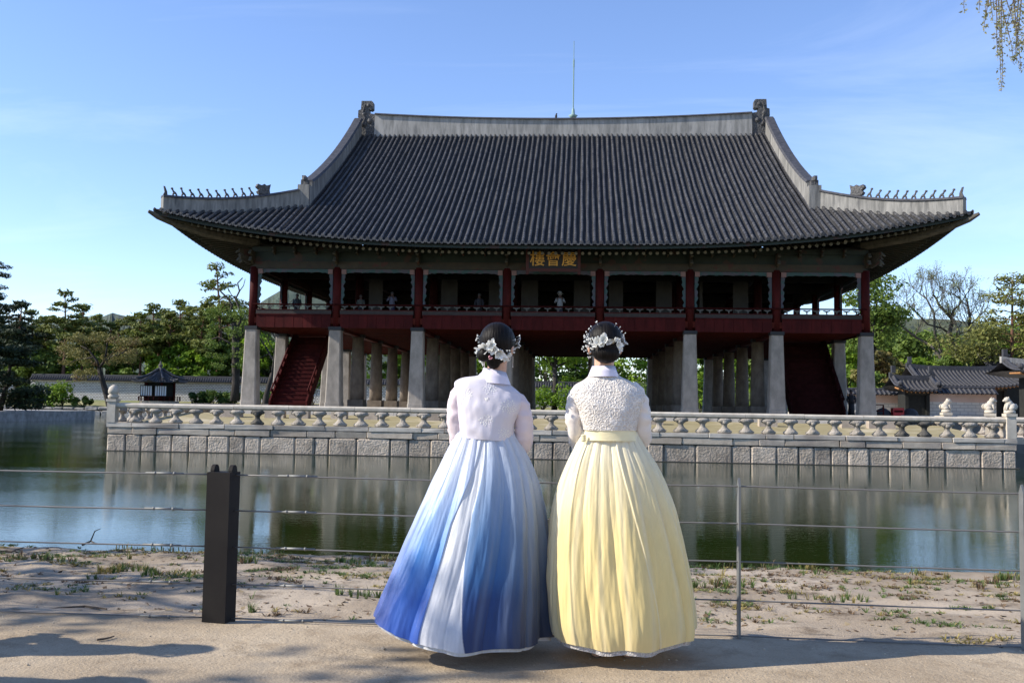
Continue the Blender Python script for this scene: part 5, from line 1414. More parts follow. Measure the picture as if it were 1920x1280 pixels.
hill('left_mountain', [(-300, 640), (0, 610), (120, 600), (190, 592), (208, 586), (240, 596), (300, 586), (380, 592), (430, 600), (480, 570), (510, 552), (540, 535), (640, 545), (760, 600), (900, 660)], 1500, 500, M_hill2, 3)
hill('right_hill', [(1380, 660), (1560, 610), (1640, 590), (1665, 586), (1700, 594), (1780, 600), (1830, 603), (1880, 612), (1940, 622), (2100, 640), (2400, 680)], 420, 150, M_hill, 5)
def forest(name, lab, n, xr, yr, zf, m, size, seed):
    r2 = np.random.default_rng(seed); B = []
    for _ in range(n):
        y = r2.uniform(*yr); px = r2.uniform(*xr); x = X(px, y); z = zf(px, y); rr = r2.uniform(2.2, 4.2); B.append((x, y, z + rr * .3, rr, rr, rr * .8))
    tag(put(name, leaf_cloud(B, n * 170, size, name, m, surf=.7)), lab, 'woods', kind='stuff')
forest('hillside_wood', 'mixed green woodland covering the low slope at the right', 110, (1480, 2060), (185, 330), lambda px, y: 2.3 + (y - 180) * 0.062, M_leaf_bright, .45, 8)
forest('far_wood', 'dark woodland mass behind the pines across the far shore', 120, (-150, 1480), (205, 330), lambda px, y: 2.6 + (y - 200) * 0.03, M_leaf_mid, .6, 9)
# ================================================================== near bank and path
ZP = 1.20                                            # the path
PL, PR = G(410, 5.45, ZP), G(1385, 5.22, ZP)         # feet of the thick and the thin fence post
FD = (PR - PL).normalized()                          # fence direction
FN = Vector((-FD.y, FD.x, 0))                        # towards the water
def bank_z(p):
    s = (p - PL).dot(FN)                             # distance beyond the fence line
    if s < 0: return ZP + 0.012 * math.sin(p.x * 1.3) * math.sin(p.y * 1.7)
    return ZP - 0.30 * min(1, s / 4.3) ** 1.1 + 0.022 * math.sin(p.x * 2.1 + p.y) * math.sin(p.y * 2.9) + 0.012 * math.sin(p.x * 6.1) * math.sin(p.y * 7.3 + p.x * 2)
nb_ = bpy.data.materials.new('sandy_ground'); M_sand = nb_; nb_.use_nodes = True
nt = nb_.node_tree; L_ = nt.links; pb = nt.nodes['Principled BSDF']; pb.inputs['Roughness'].default_value = 0.95; pb.inputs['Specular IOR Level'].default_value = 0.15
g = nt.nodes.new('ShaderNodeNewGeometry')
def nse(sc, det, ro=0.6): 
    n = nt.nodes.new('ShaderNodeTexNoise'); n.inputs['Scale'].default_value = sc; n.inputs['Detail'].default_value = det; n.inputs['Roughness'].default_value = ro; L_.new(g.outputs['Position'], n.inputs['Vector']); return n.outputs['Fac']
def mixc(f, a, c):
    m = nt.nodes.new('ShaderNodeMixRGB')
    for i, v in ((0, f), (1, a), (2, c)):
        if isinstance(v, tuple): m.inputs[i].default_value = (*v, 1)
        else: L_.new(v, m.inputs[i])
    return m.outputs[0]
def mrange(v, a, c):
    m = nt.nodes.new('ShaderNodeMapRange'); m.inputs[1].default_value = a; m.inputs[2].default_value = c; L_.new(v, m.inputs[0]); return m.outputs[0]
path_c = mixc(mrange(nse(1.1, 8), .38, .62), (0.32, 0.25, 0.17), (0.42, 0.34, 0.24))
path_c = mixc(mrange(nse(4.5, 9, .7), .50, .70), path_c, (0.25, 0.19, 0.125))
path_c = mixc(mrange(nse(60, 5), .58, .70), path_c, (0.22, 0.17, 0.115))
path_c = mixc(mrange(nse(110, 3), .62, .72), path_c, (0.50, 0.43, 0.33))
bank_c = mixc(mrange(nse(0.9, 8), .40, .62), (0.27, 0.215, 0.155), (0.40, 0.33, 0.25))
bank_c = mixc(mrange(nse(2.6, 8, .7), .54, .66), bank_c, (0.15, 0.115, 0.08))
bank_c = mixc(mrange(nse(30, 4), .60, .70), bank_c, (0.25, 0.20, 0.15))
# blend by a stored attribute that marks path and bank
at = nt.nodes.new('ShaderNodeAttribute'); at.attribute_name = 'bank'
edge = nt.nodes.new('ShaderNodeMath'); edge.operation = 'ADD'; L_.new(at.outputs['Fac'], edge.inputs[0])
ms = nt.nodes.new('ShaderNodeMath'); ms.operation = 'MULTIPLY_ADD'; ms.inputs[1].default_value = 0.6; ms.inputs[2].default_value = -0.3; L_.new(nse(3.0, 6), ms.inputs[0]); L_.new(ms.outputs[0], edge.inputs[1])
L_.new(mixc(mrange(edge.outputs[0], 0.42, 0.58), path_c, bank_c), pb.inputs['Base Color'])
bp = nt.nodes.new('ShaderNodeBump'); bp.inputs['Strength'].default_value = 0.55; bp.inputs['Distance'].default_value = 0.032
ad = nt.nodes.new('ShaderNodeMath'); ad.operation = 'MULTIPLY_ADD'; ad.inputs[1].default_value = 0.40; L_.new(nse(70, 4), ad.inputs[0]); L_.new(nse(7, 8, .65), ad.inputs[2])
L_.new(ad.outputs[0], bp.inputs['Height']); L_.new(bp.outputs[0], pb.inputs['Normal'])
vs = []; fs = []; at_v = []
us = [-60, -40, -25, -16, -12] + [-9 + 0.09 * i for i in range(210)] + [10.5, 14, 20, 40, 70]
ss = [-40, -20, -10, -6] + [-4 + 0.2 * i for i in range(19)] + [-0.15 + 0.07 * i for i in range(64)]
edge_s = 4.32
r_ = random.Random(3); eoff = {}
for u in us:
    eo = 0.10 * math.sin(u * 1.1 + 1) + 0.05 * math.sin(u * 3.7) + r_.uniform(-.02, .02)
    for s in ss:
        s2 = s if s < 1 else 1 + (s - 1) * (edge_s - 1 + eo) / (ss[-1] - 1)
        p = PL + FD * u + FN * s2
        z = bank_z(p) + (r_.uniform(-.006, .006) if s > 0 else 0)
        vs.append((p.x, p.y, z)); at_v.append(max(0, min(1, 0.5 + (s2 - 0.05) * 1.6)))
    p = PL + FD * u + FN * (edge_s + eo + 0.05); vs.append((p.x, p.y, 0.72)); at_v.append(1)
    p = PL + FD * u + FN * (edge_s + eo + 0.35); vs.append((p.x, p.y, -0.6)); at_v.append(1)
ns_ = len(ss) + 2
for i in range(len(us) - 1):
    for j in range(ns_ - 1): fs.append((i * ns_ + j, (i + 1) * ns_ + j, (i + 1) * ns_ + j + 1, i * ns_ + j + 1))
me = npmesh('ground', np.array(vs), np.array(fs), M_sand, smooth=True)
a_ = me.attributes.new('bank', 'FLOAT', 'POINT'); a_.data.foreach_set('value', np.array(at_v, dtype=np.float32))
tag(put('ground', me), kind='structure')

# ---- weeds, dry leaves and twigs on the bank (nobody could count them)
def on_bank(u, s):
    p = PL + FD * u + FN * s; return Vector((p.x, p.y, bank_z(p)))
r_ = random.Random(17)
bl_v = []; bl_m = []
def blade(p, h, w, lean, az, mi):
    d = Vector((math.cos(az), math.sin(az), 0)); sd = Vector((-d.y, d.x, 0)) * w / 2
    m = p + d * lean * h * .45 + Vector((0, 0, h * .62)); t = p + d * lean * h * 1.0 + Vector((0, 0, h * (1 - .35 * lean)))
    bl_v.extend([p - sd, p + sd, m + sd * .7, m - sd * .7, m - sd * .7, m + sd * .7, t + sd * .1, t - sd * .1]); bl_m.extend([mi, mi])
for k in range(950):
    s = 4.3 * r_.random() ** 0.75 + 0.08; u = r_.uniform(-8.5, 9.5)
    big = r_.random() < .32; ntf = r_.randint(8, 26) if big else r_.randint(1, 5); R0 = r_.uniform(.08, .22) if big else r_.uniform(.02, .07)
    kind = r_.random(); mi0 = 0 if kind < .46 else (1 if kind < .72 else 2); tall = r_.random() < .12
    for q in range(ntf):
        a = r_.uniform(0, 6.28); e = R0 * r_.random() ** .6; mi = mi0 if r_.random() < .75 else r_.choice((0, 1, 2))
        pp = on_bank(u + math.cos(a) * e * 1.6, min(4.35, max(.02, s + math.sin(a) * e * .8))) - Vector((0, 0, .004)); hh = r_.uniform(.05, .09) if tall else r_.uniform(.018, .042)
        for w_ in range(r_.randint(7, 13)):
            az = r_.uniform(0, 6.28); blade(pp + Vector((math.cos(az), math.sin(az), 0)) * .006, hh * r_.uniform(.6, 1.2), r_.uniform(.004, .009), r_.uniform(.15, .7) if tall else r_.uniform(.7, 1.9), az, mi)
for k in range(1300):   # grass fringe at the water's edge
    u = r_.uniform(-9, 10); 
    if math.sin(u * 2.3) + math.sin(u * 5.1 + 1) < 0.1: continue
    pp = on_bank(u, r_.uniform(4.0, 4.36)); blade(pp, r_.uniform(.03, .10), r_.uniform(.008, .014), r_.uniform(.1, .9), r_.uniform(0, 6.28), r_.choice((0, 0, 1, 2)))
M_weed = [mat('green_weed', (0.055, 0.10, 0.02), (0.12, 0.17, 0.04), scale=6, rough=.7, transl=.25), mat('yellowed_weed', (0.20, 0.16, 0.05), (0.32, 0.26, 0.09), scale=6, rough=.8, transl=.25), mat('dry_leaf_litter', (0.085, 0.055, 0.03), (0.17, 0.11, 0.06), scale=8, rough=.9)]
V = np.array([tuple(v) for v in bl_v]); F = np.arange(len(V)).reshape(-1, 4); me = npmesh('weeds', V, F, M_weed); me.polygons.foreach_set('material_index', np.array(bl_m, dtype=np.int32)); me.update()
tag(put('weeds', me), 'sparse weeds and grass tufts scattered over the sandy bank', 'weeds', kind='stuff')
bl_v = []; bl_m = []
for k in range(7000):
    u = r_.uniform(-9, 10); s = 4.3 * r_.random() ** .8 + .03
    dens = math.sin(u * 1.7 + s * 2) + math.sin(u * .9 - s * 3.1 + 2)
    if dens < -0.2 and r_.random() < .7: continue
    p = on_bank(u, s) + Vector((0, 0, .004)); a = r_.uniform(0, 6.28); L = r_.uniform(.012, .035); w = L * r_.uniform(.25, .7)
    d = Vector((math.cos(a), math.sin(a), r_.uniform(-.2, .5))) * L; sd = Vector((-math.sin(a), math.cos(a), r_.uniform(-.3, .3))) * w
    bl_v.extend([p - d, p + sd, p + d, p - sd]); bl_m.append(r_.choice((0, 1, 1)))
V = np.array([tuple(v) for v in bl_v]); F = np.arange(len(V)).reshape(-1, 4)
me = npmesh('leaf_litter', V, F, [mat('tan_dead_leaf', (0.26, 0.19, 0.10), (0.34, 0.26, 0.15), scale=9, rough=.9), M_weed[2]]); me.polygons.foreach_set('material_index', np.array(bl_m, dtype=np.int32)); me.update()
tag(put('leaf_litter', me), 'dead brown leaves and bark bits littering the sandy bank', 'leaves', kind='stuff')
# pebbles on the path
V = []; F = []
b = MB()
for k in range(420):
    p = PL + FD * r_.uniform(-4, 5.5) + FN * r_.uniform(-2.0, .3); rr = r_.uniform(.002, .006) * (2.2 if r_.random() < .04 else 1)
    b.ball((p.x, p.y, bank_z(p) + rr * .3), rr, 5, 3, (1.2, 1, .7))
tag(put('pebbles', b.mesh('pebbles', mat('pebble', (0.30, 0.24, 0.17), (0.50, 0.42, 0.32), scale=20, rough=.9))), 'small pebbles strewn over the sandy path', 'pebbles', kind='stuff')
M_twig = mat('dry_twig', (0.05, 0.035, 0.025), (0.11, 0.085, 0.06), scale=10, rough=.95)
for lab, pts, rr in (('thin dark twig lying on the path at the lower left inside a shadow', [(182, 1201), (196, 1199), (205, 1197), (214, 1194)], .006),
                     ('forked dry branch at the water edge left of the thick post', [(155, 1022), (164, 1018), (170, 1015), (178, 1019), (186, 1020)], .012),
                     ('long pale stick on the bank at the far left', [(0, 1034), (22, 1035), (30, 1031), (45, 1027)], .010),
                     ('pale stick lying along the fence foot left of the thick post', [(70, 1148), (110, 1142), (160, 1138), (200, 1143)], .010)):
    d0 = 5.0 if pts[0][1] > 1150 else (9.0 if pts[0][1] < 1060 else 5.6)
    ww = []
    for (px, py) in pts:
        hz = 760 + .0165 * (px - 960); z = ZP if py > 1150 else (.93 if py < 1060 else ZP - .02); d = (CAM_Z - z) * FPX / (py - hz); q = P(px, py, d); ww.append((q.x, q.y, q.z + .006))
    b = MB(); b.tube(ww, [rr * (1 - .15 * i) for i in range(len(ww))], 5)
    if 'forked' in lab: b.tube([ww[2], (ww[2][0] + .03, ww[2][1] + .02, ww[2][2] + .10), (ww[2][0] + .10, ww[2][1], ww[2][2] + .13)], [.008, .006, .003], 5)
    tag(put('twig', b.mesh('twig', M_twig)), lab, 'twig')

# ================================================================== cable fence
M_post = mat('dark_brown_steel', (0.012, 0.010, 0.0095), (0.018, 0.0155, 0.014), scale=5, rough=.7, spec=.15)
M_steel = mat('galvanised_steel', (0.15, 0.15, 0.145), (0.21, 0.21, 0.20), scale=20, rough=.6, metal=.3)
M_cable = mat('steel_cable', (0.17, 0.16, 0.15), rough=.6, metal=.3)
fence = thing('cable_fence', PL, 'low fence of five steel cables strung between dark steel posts along the path', 'fence')
ang = math.atan2(FD.y, FD.x)
b = MB(); W_, D_, H_ = 0.140, 0.115, 0.815
b.box((0, 0, H_ / 2 - .1), (W_, D_, H_ + .2)); fp = put('thick_post', b.mesh('thick_post', M_post), fence, T(PL.x, PL.y, ZP, ang + R(-9)))
for sx in (-1, 1):
    b = MB(); b.prism([(-.03, -.02), (.03, -.02), (.03, .008), (.022, .028), (.009, .038), (-.009, .038), (-.022, .028), (-.03, .008)], -.011, .011)
    put('post_fin', b.mesh('post_fin', M_post), fp, T(PL.x, PL.y, ZP + H_ + .002, ang + R(-9)) @ Matrix.Translation((sx * .055, 0, 0)) @ Matrix.Rotation(R(90), 4, 'Z'))
thin = MB(); thin.prism([(-.022, -.2), (.022, -.2), (.022, .80), (.0, .845), (-.022, .80)], -.006, .006); THM = thin.mesh('thin_post', mat('grey_steel_bar', (0.15, 0.15, 0.145), (0.21, 0.21, 0.20), scale=6, rough=.5, metal=.4))
usx = [(PR - PL).dot(FD)]; step = usx[0]
P3 = G(1921, 5.07, ZP); step3 = (P3 - PL).dot(FD)
P0 = PL - FD * (step)
for q in (PR, P3, P0, P3 + FD * 2.6):
    put('thin_post', THM, fence, T(q.x, q.y, ZP, ang + R(90 + 6)))
fan = (0.8, 0.603, 0.403, 0.20, 0.012)
for h in fan:
    for (a, c) in ((PL - FD * 9, PL - FD * .06), (PL + FD * .06, PL + FD * (step3 + 5))):
        pts = []; n_ = 40; L = (c - a).length
        for i in range(n_ + 1):
            q = a.lerp(c, i / n_); u = (q - PL).dot(FD); 
            k = abs(math.sin(math.pi * ((u % step) / step))) if u > 0 else abs(math.sin(math.pi * (u / step)))
            pts.append((q.x, q.y, ZP + h - .006 * k + (.003 if h < .05 else 0)))
        b = MB(); b.tube(pts, .0042, 6); put('cable', b.mesh('cable', M_cable, True), fence)
    for du in (-.34, .42):
        for off, L in ((0, .10), ):
            q = PL + FD * du
            b = MB(); b.tube([q - FD * .06 + Vector((0, 0, ZP * 0 + h)), q + FD * .06 + Vector((0, 0, h))], .007, 8)
            b.tube([q - FD * .11 + Vector((0, 0, h)), q + FD * .11 + Vector((0, 0, h))], .0055, 6); b.tube([q - FD * .062 + Vector((0, 0, h)), q - FD * .05 + Vector((0, 0, h))], .009, 6); b.tube([q + FD * .05 + Vector((0, 0, h)), q + FD * .062 + Vector((0, 0, h))], .009, 6)
            b.v = [(x, y, z if False else z) for x, y, z in b.v]
            put('turnbuckle', b.mesh('turnbuckle', M_steel, True), fence)
# ================================================================== trees overhead and out of the frame
# willow at the right whose hanging twigs enter the upper right corner
def willow():
    base = G(2600, 12, 1.0); t = thing('willow_tree', (base.x, base.y, 1.0), 'weeping tree whose thin hanging twigs enter the top right corner of the sky', 'tree')
    b = MB(); top = Vector((base.x - .5, base.y, 9.2))
    b.tube([base, base + Vector((0, 0, 3)), top], [.3, .24, .12], 8)
    r_ = random.Random(6); lv = []
    strands = []
    for (px, py0, py1, sw) in ((1812, -60, 22, 4), (1832, -60, 20, -4), (1846, -60, 60, 2), (1854, -60, 35, 6), (1862, -60, 40, 0), (1876, -60, 160, -3), (1874, -60, 110, 3), (1880, -60, 172, 2), (1892, -60, 120, -8), (1889, -60, 80, 6),
                              (1903, -60, 108, 0), (1899, -60, 70, -6), (1910, -60, 112, 4), (1912, -60, 132, -2), (1920, -60, 90, 0), (1926, -60, 140, 0), (1868, -60, 20, 4), (1940, -60, 160, 0), (1955, -60, 120, 0), (1975, -60, 180, 0), (2010, -60, 150, 0), (2050, -60, 200, 0)):
        dep = r_.uniform(7.5, 8.6); pts = []
        for i in range(13):
            q = i / 12; pts.append(P(px + sw * math.sin(q * 5) - (1 - q) * 14 * math.sin(px), py0 + (py1 - py0) * q, dep))
        strands.append(pts); b.tube(pts, [.006 * (1 - .7 * i / 12) for i in range(13)], 4)
        hub = Vector((pts[0].x + .9, pts[0].y + .1, pts[0].z + .35)); b.tube([pts[0], hub, top + Vector((0, 0, -.4))], [.007, .02, .05], 5)
        Ltot = (pts[0] - pts[-1]).length
        for k in range(int(Ltot * 85)):
            q = r_.random() * 12; i = min(11, int(q)); c = pts[i].lerp(pts[i + 1], q - i)
            for _ in range(2):
                d = Vector((r_.gauss(0, 1), r_.gauss(0, 1), r_.gauss(-.6, .6))).normalized(); L = r_.uniform(.008, .020)
                c2 = c + Vector((r_.gauss(0, .012), r_.gauss(0, .012), r_.gauss(0, .01))); sd = d.cross(Vector((r_.gauss(0, 1), r_.gauss(0, 1), .3))).normalized() * L * .45
                lv += [c2, c2 + d * L * .8 + sd, c2 + d * L * 1.9, c2 + d * L * .8 - sd]
    put('trunk', b.mesh('trunk', mat('willow_twig', (0.14, 0.10, 0.07), rough=.9)), t)
    V = np.array([tuple(v) for v in lv]); put('foliage', npmesh('foliage', V, np.arange(len(V)).reshape(-1, 4), mat('catkin_and_leaf', (0.20, 0.23, 0.08), (0.34, 0.30, 0.18), scale=9, rough=.7, transl=.4)), t)
willow()
# shade trees standing left of the frame: they throw the soft dapple over bank and path
def shade_tree(u, v, h, crown, n, size, seed, lab):
    z = 1.15; t = thing('shade_tree', (u, v, z), lab, 'tree', 'shade trees out of view left of the path')
    r_ = random.Random(seed); b = MB(); b.tube([(u, v, z - .3), (u + .2, v, z + h * .3), (u, v, z + h * .55)], [.28, .22, .16], 8); bl = []
    for k in range(18):
        a = r_.uniform(0, 6.28); e = crown * r_.random() ** .5; c = (u + math.cos(a) * e, v + math.sin(a) * e, z + h * r_.uniform(.5, 1.0)); rr = crown * r_.uniform(.14, .26)
        bl.append((*c, rr * 1.2, rr * 1.2, rr * .6)); b.tube([(u, v, z + h * .5), c], [.07, .02], 4, cap=False)
    put('trunk', b.mesh('trunk', M_bark_grey, True), t); put('crown', leaf_cloud(bl, n, size, 'crown', M_leaf_mid, surf=.2), t)
shade_tree(-12.6, 5.6, 7.2, 3.2, 2600, .085, 5, 'leafy tree out of view left of the path nearest to the fence')
shade_tree(-14.5, 9.6, 10.5, 3.8, 1700, .09, 6, 'leafy tree on the bank left of the frame')
shade_tree(-12.5, 1.7, 7.4, 3.0, 3000, .085, 7, 'leafy tree out of view beside the path left of the photographer')
# ================================================================== people
from mathutils import noise as mno
def srgb(c): return tuple(((v / 255) / 12.92 if v / 255 <= 0.04045 else ((v / 255 + 0.055) / 1.055) ** 2.4) for v in c)
def fabric(name, attr=None, col=(0.8, 0.8, 0.8), rough=.45, transl=.2, sheen=.3, bump=.35, bs=(60, 60, 6), lace=0.0, lace_s=120, streak=.12, spec=.4, col2=None):
    m = bpy.data.materials.new(name); m.use_nodes = True; nt = m.node_tree; L = nt.links; b = nt.nodes['Principled BSDF']
    b.inputs['Roughness'].default_value = rough; b.inputs['Sheen Weight'].default_value = sheen; b.inputs['Specular IOR Level'].default_value = spec
    tcn = nt.nodes.new('ShaderNodeTexCoord'); mp = nt.nodes.new('ShaderNodeMapping'); mp.inputs['Scale'].default_value = bs; L.new(tcn.outputs['Object'], mp.inputs[0])
    n1 = nt.nodes.new('ShaderNodeTexNoise'); n1.inputs['Scale'].default_value = 1; n1.inputs['Detail'].default_value = 6; n1.inputs['Roughness'].default_value = .6; n1.inputs['Distortion'].default_value = .4; L.new(mp.outputs[0], n1.inputs['Vector'])
    if attr:
        a = nt.nodes.new('ShaderNodeAttribute'); a.attribute_name = attr; c = a.outputs['Color']
    else:
        r = nt.nodes.new('ShaderNodeRGB'); r.outputs[0].default_value = (*col, 1); c = r.outputs[0]
    hs = nt.nodes.new('ShaderNodeHueSaturation'); mr = nt.nodes.new('ShaderNodeMapRange'); mr.inputs[1].default_value = .3; mr.inputs[2].default_value = .7; mr.inputs[3].default_value = 1 - streak; mr.inputs[4].default_value = 1 + streak
    L.new(n1.outputs['Fac'], mr.inputs[0]); L.new(mr.outputs[0], hs.inputs['Value']); L.new(c, hs.inputs['Color']); c = hs.outputs[0]
    h = n1.outputs['Fac']
    if lace > 0:
        v = nt.nodes.new('ShaderNodeTexVoronoi'); v.feature = 'DISTANCE_TO_EDGE'; v.inputs['Scale'].default_value = lace_s
        n2 = nt.nodes.new('ShaderNodeTexNoise'); n2.inputs['Scale'].default_value = lace_s * .35; n2.inputs['Detail'].default_value = 2; L.new(tcn.outputs['Object'], n2.inputs['Vector'])
        mxv = nt.nodes.new('ShaderNodeMixRGB'); mxv.inputs[0].default_value = .035; L.new(tcn.outputs['Object'], mxv.inputs[1]); L.new(n2.outputs['Color'], mxv.inputs[2]); L.new(mxv.outputs[0], v.inputs['Vector'])
        ml = nt.nodes.new('ShaderNodeMapRange'); ml.inputs[1].default_value = .02; ml.inputs[2].default_value = .22; ml.inputs[3].default_value = 1; ml.inputs[4].default_value = 0; L.new(v.outputs['Distance'], ml.inputs[0])
        dk = nt.nodes.new('ShaderNodeMixRGB'); dk.blend_type = 'MULTIPLY'; inv = nt.nodes.new('ShaderNodeMath'); inv.operation = 'SUBTRACT'; inv.inputs[0].default_value = 1; L.new(ml.outputs[0], inv.inputs[1])
        sc = nt.nodes.new('ShaderNodeMath'); sc.operation = 'MULTIPLY'; sc.inputs[1].default_value = lace; L.new(inv.outputs[0], sc.inputs[0]); L.new(sc.outputs[0], dk.inputs[0]); L.new(c, dk.inputs[1]); dk.inputs[2].default_value = (*(col2 or (.72, .68, .66)), 1); c = dk.outputs[0]
        ad = nt.nodes.new('ShaderNodeMath'); ad.operation = 'MULTIPLY_ADD'; ad.inputs[1].default_value = 1.2; L.new(ml.outputs[0], ad.inputs[0]); L.new(n1.outputs['Fac'], ad.inputs[2]); h = ad.outputs[0]
    L.new(c, b.inputs['Base Color'])
    bp = nt.nodes.new('ShaderNodeBump'); bp.inputs['Strength'].default_value = bump; bp.inputs['Distance'].default_value = .006; L.new(h, bp.inputs['Height']); L.new(bp.outputs[0], b.inputs['Normal'])
    tr = nt.nodes.new('ShaderNodeBsdfTranslucent'); L.new(c, tr.inputs['Color']); ms = nt.nodes.new('ShaderNodeMixShader'); ms.inputs[0].default_value = transl
    L.new(b.outputs[0], ms.inputs[1]); L.new(tr.outputs[0], ms.inputs[2]); L.new(ms.outputs[0], nt.nodes['Material Output'].inputs['Surface'])
    return m
M_skin = mat('skin', (0.50, 0.29, 0.20), (0.56, 0.34, 0.24), scale=20, rough=.5, coords='Object'); M_skin.node_tree.nodes['Principled BSDF'].inputs['Subsurface Weight'].default_value = .12
M_skin.node_tree.nodes['Principled BSDF'].inputs['Subsurface Radius'].default_value = (.02, .008, .004); M_skin.node_tree.nodes['Principled BSDF'].inputs['Subsurface Scale'].default_value = .3
M_hair = mat('black_hair', (0.004, 0.0034, 0.003), (0.012, 0.009, 0.0075), scale=1, rough=.5, stretch=(260, 30, 12), bump=.6, bscale=1, bdist=.004, coords='Object', spec=.12, detail=3)
M_org_blue = fabric('blue_organza', 'dye', rough=.42, transl=.18, sheen=.25, bump=.5, bs=(30, 30, 6), streak=.08)
M_org_yel = fabric('yellow_organza', 'dye', rough=.42, transl=.22, sheen=.25, bump=.5, bs=(30, 30, 6), streak=.06)
M_under = fabric('white_underskirt', col=(.62, .61, .60), rough=.7, transl=.2)
M_lace_hem = fabric('white_hem_lace', col=(.66, .63, .60), rough=.7, transl=.2, lace=.6, lace_s=90, bump=.8)
M_jack_lilac = fabric('pale_lilac_silk', col=srgb((212, 206, 214)), rough=.42, transl=.10, sheen=.4, bump=.25, bs=(25, 25, 25), streak=.03)
M_jack_lace = fabric('cream_ribbon_lace', col=srgb((226, 219, 210)), rough=.7, transl=.05, sheen=.15, bump=.6, bs=(25, 25, 25), streak=.02, lace=.7, lace_s=66)
M_slv_pink = fabric('sheer_pink_organza', col=srgb((232, 216, 218)), rough=.5, transl=.2, bump=.3, bs=(14, 14, 30), streak=.05)
M_slv_cream = fabric('sheer_cream_organza', col=srgb((236, 226, 216)), rough=.5, transl=.2, bump=.3, bs=(14, 14, 30), streak=.05)
M_collar = fabric('pale_silk_collar', col=srgb((216, 210, 224)), rough=.4, transl=.05, bump=.2, bs=(25, 25, 25), streak=.02)
M_thread = mat('ivory_embroidery_thread', (0.84, 0.82, 0.76), rough=.5)
M_petal = mat('white_petal', (0.80, 0.80, 0.76), (0.88, 0.88, 0.85), scale=60, rough=.5, transl=.25, coords='Object')
M_rose = mat('cream_rose', (0.66, 0.58, 0.42), (0.74, 0.68, 0.56), scale=60, rough=.5, transl=.2, coords='Object')
M_pearl = mat('pearl_bead', (0.72, 0.70, 0.66), rough=.2, spec=.7)
M_brooch = mat('pink_glass_bead', (0.55, 0.22, 0.24), rough=.15, spec=.8)
M_shoe = mat('pale_shoe', (0.50, 0.46, 0.42), rough=.6)
M_ribbon = fabric('yellow_waistband', col=srgb((240, 226, 180)), rough=.45, transl=.1, bump=.25, bs=(20, 20, 60), streak=.05)

class Fig:
    def __init__(s, px0, depth):
        s.d = depth; s.o = G(px0, depth, ZP); s.R = Matrix.Rotation(YAW, 4, 'Z'); s.Ri = s.R.inverted().to_3x3()
        s.k = FPX / depth
    def L(s, px, py, y=0.0):
        """figure-frame x,z of a pixel for a point y metres beyond the middle plane of the figure"""
        q = P(px, py, s.d); q = s.Ri @ (q - s.o); f = 1 + (y - q.y) / s.d
        c = s.Ri @ (Vector((0, 0, CAM_Z)) - s.o)
        t = (y - c.y) / (q.y - c.y); w = c + (q - c) * t
        return Vector((w.x, y, w.z))
def fput(F, name, me, parent): return put(name, me, parent, Matrix.Translation(F.o) @ F.R)
def lerp_tab(tab, v):
    if v <= tab[0][0]: return tab[0][1:]
    for a, b in zip(tab, tab[1:]):
        if v <= b[0]:
            t = (v - a[0]) / (b[0] - a[0]); t = t
            return tuple(a[i] * (1 - t) + b[i] * t for i in range(1, len(a)))
    return tab[-1][1:]
def smooth_tab(tab, n=60):
    """resample a (key, a, b) table with rounded corners"""
    ks = np.linspace(tab[0][0], tab[-1][0], n); vals = np.array([lerp_tab(tab, k) for k in ks])
    for _ in range(5):
        v2 = vals.copy(); v2[1:-1] = (vals[:-2] + 2 * vals[1:-1] + vals[2:]) / 4; vals = v2
    return [(k, *v) for k, v in zip(ks, vals)]

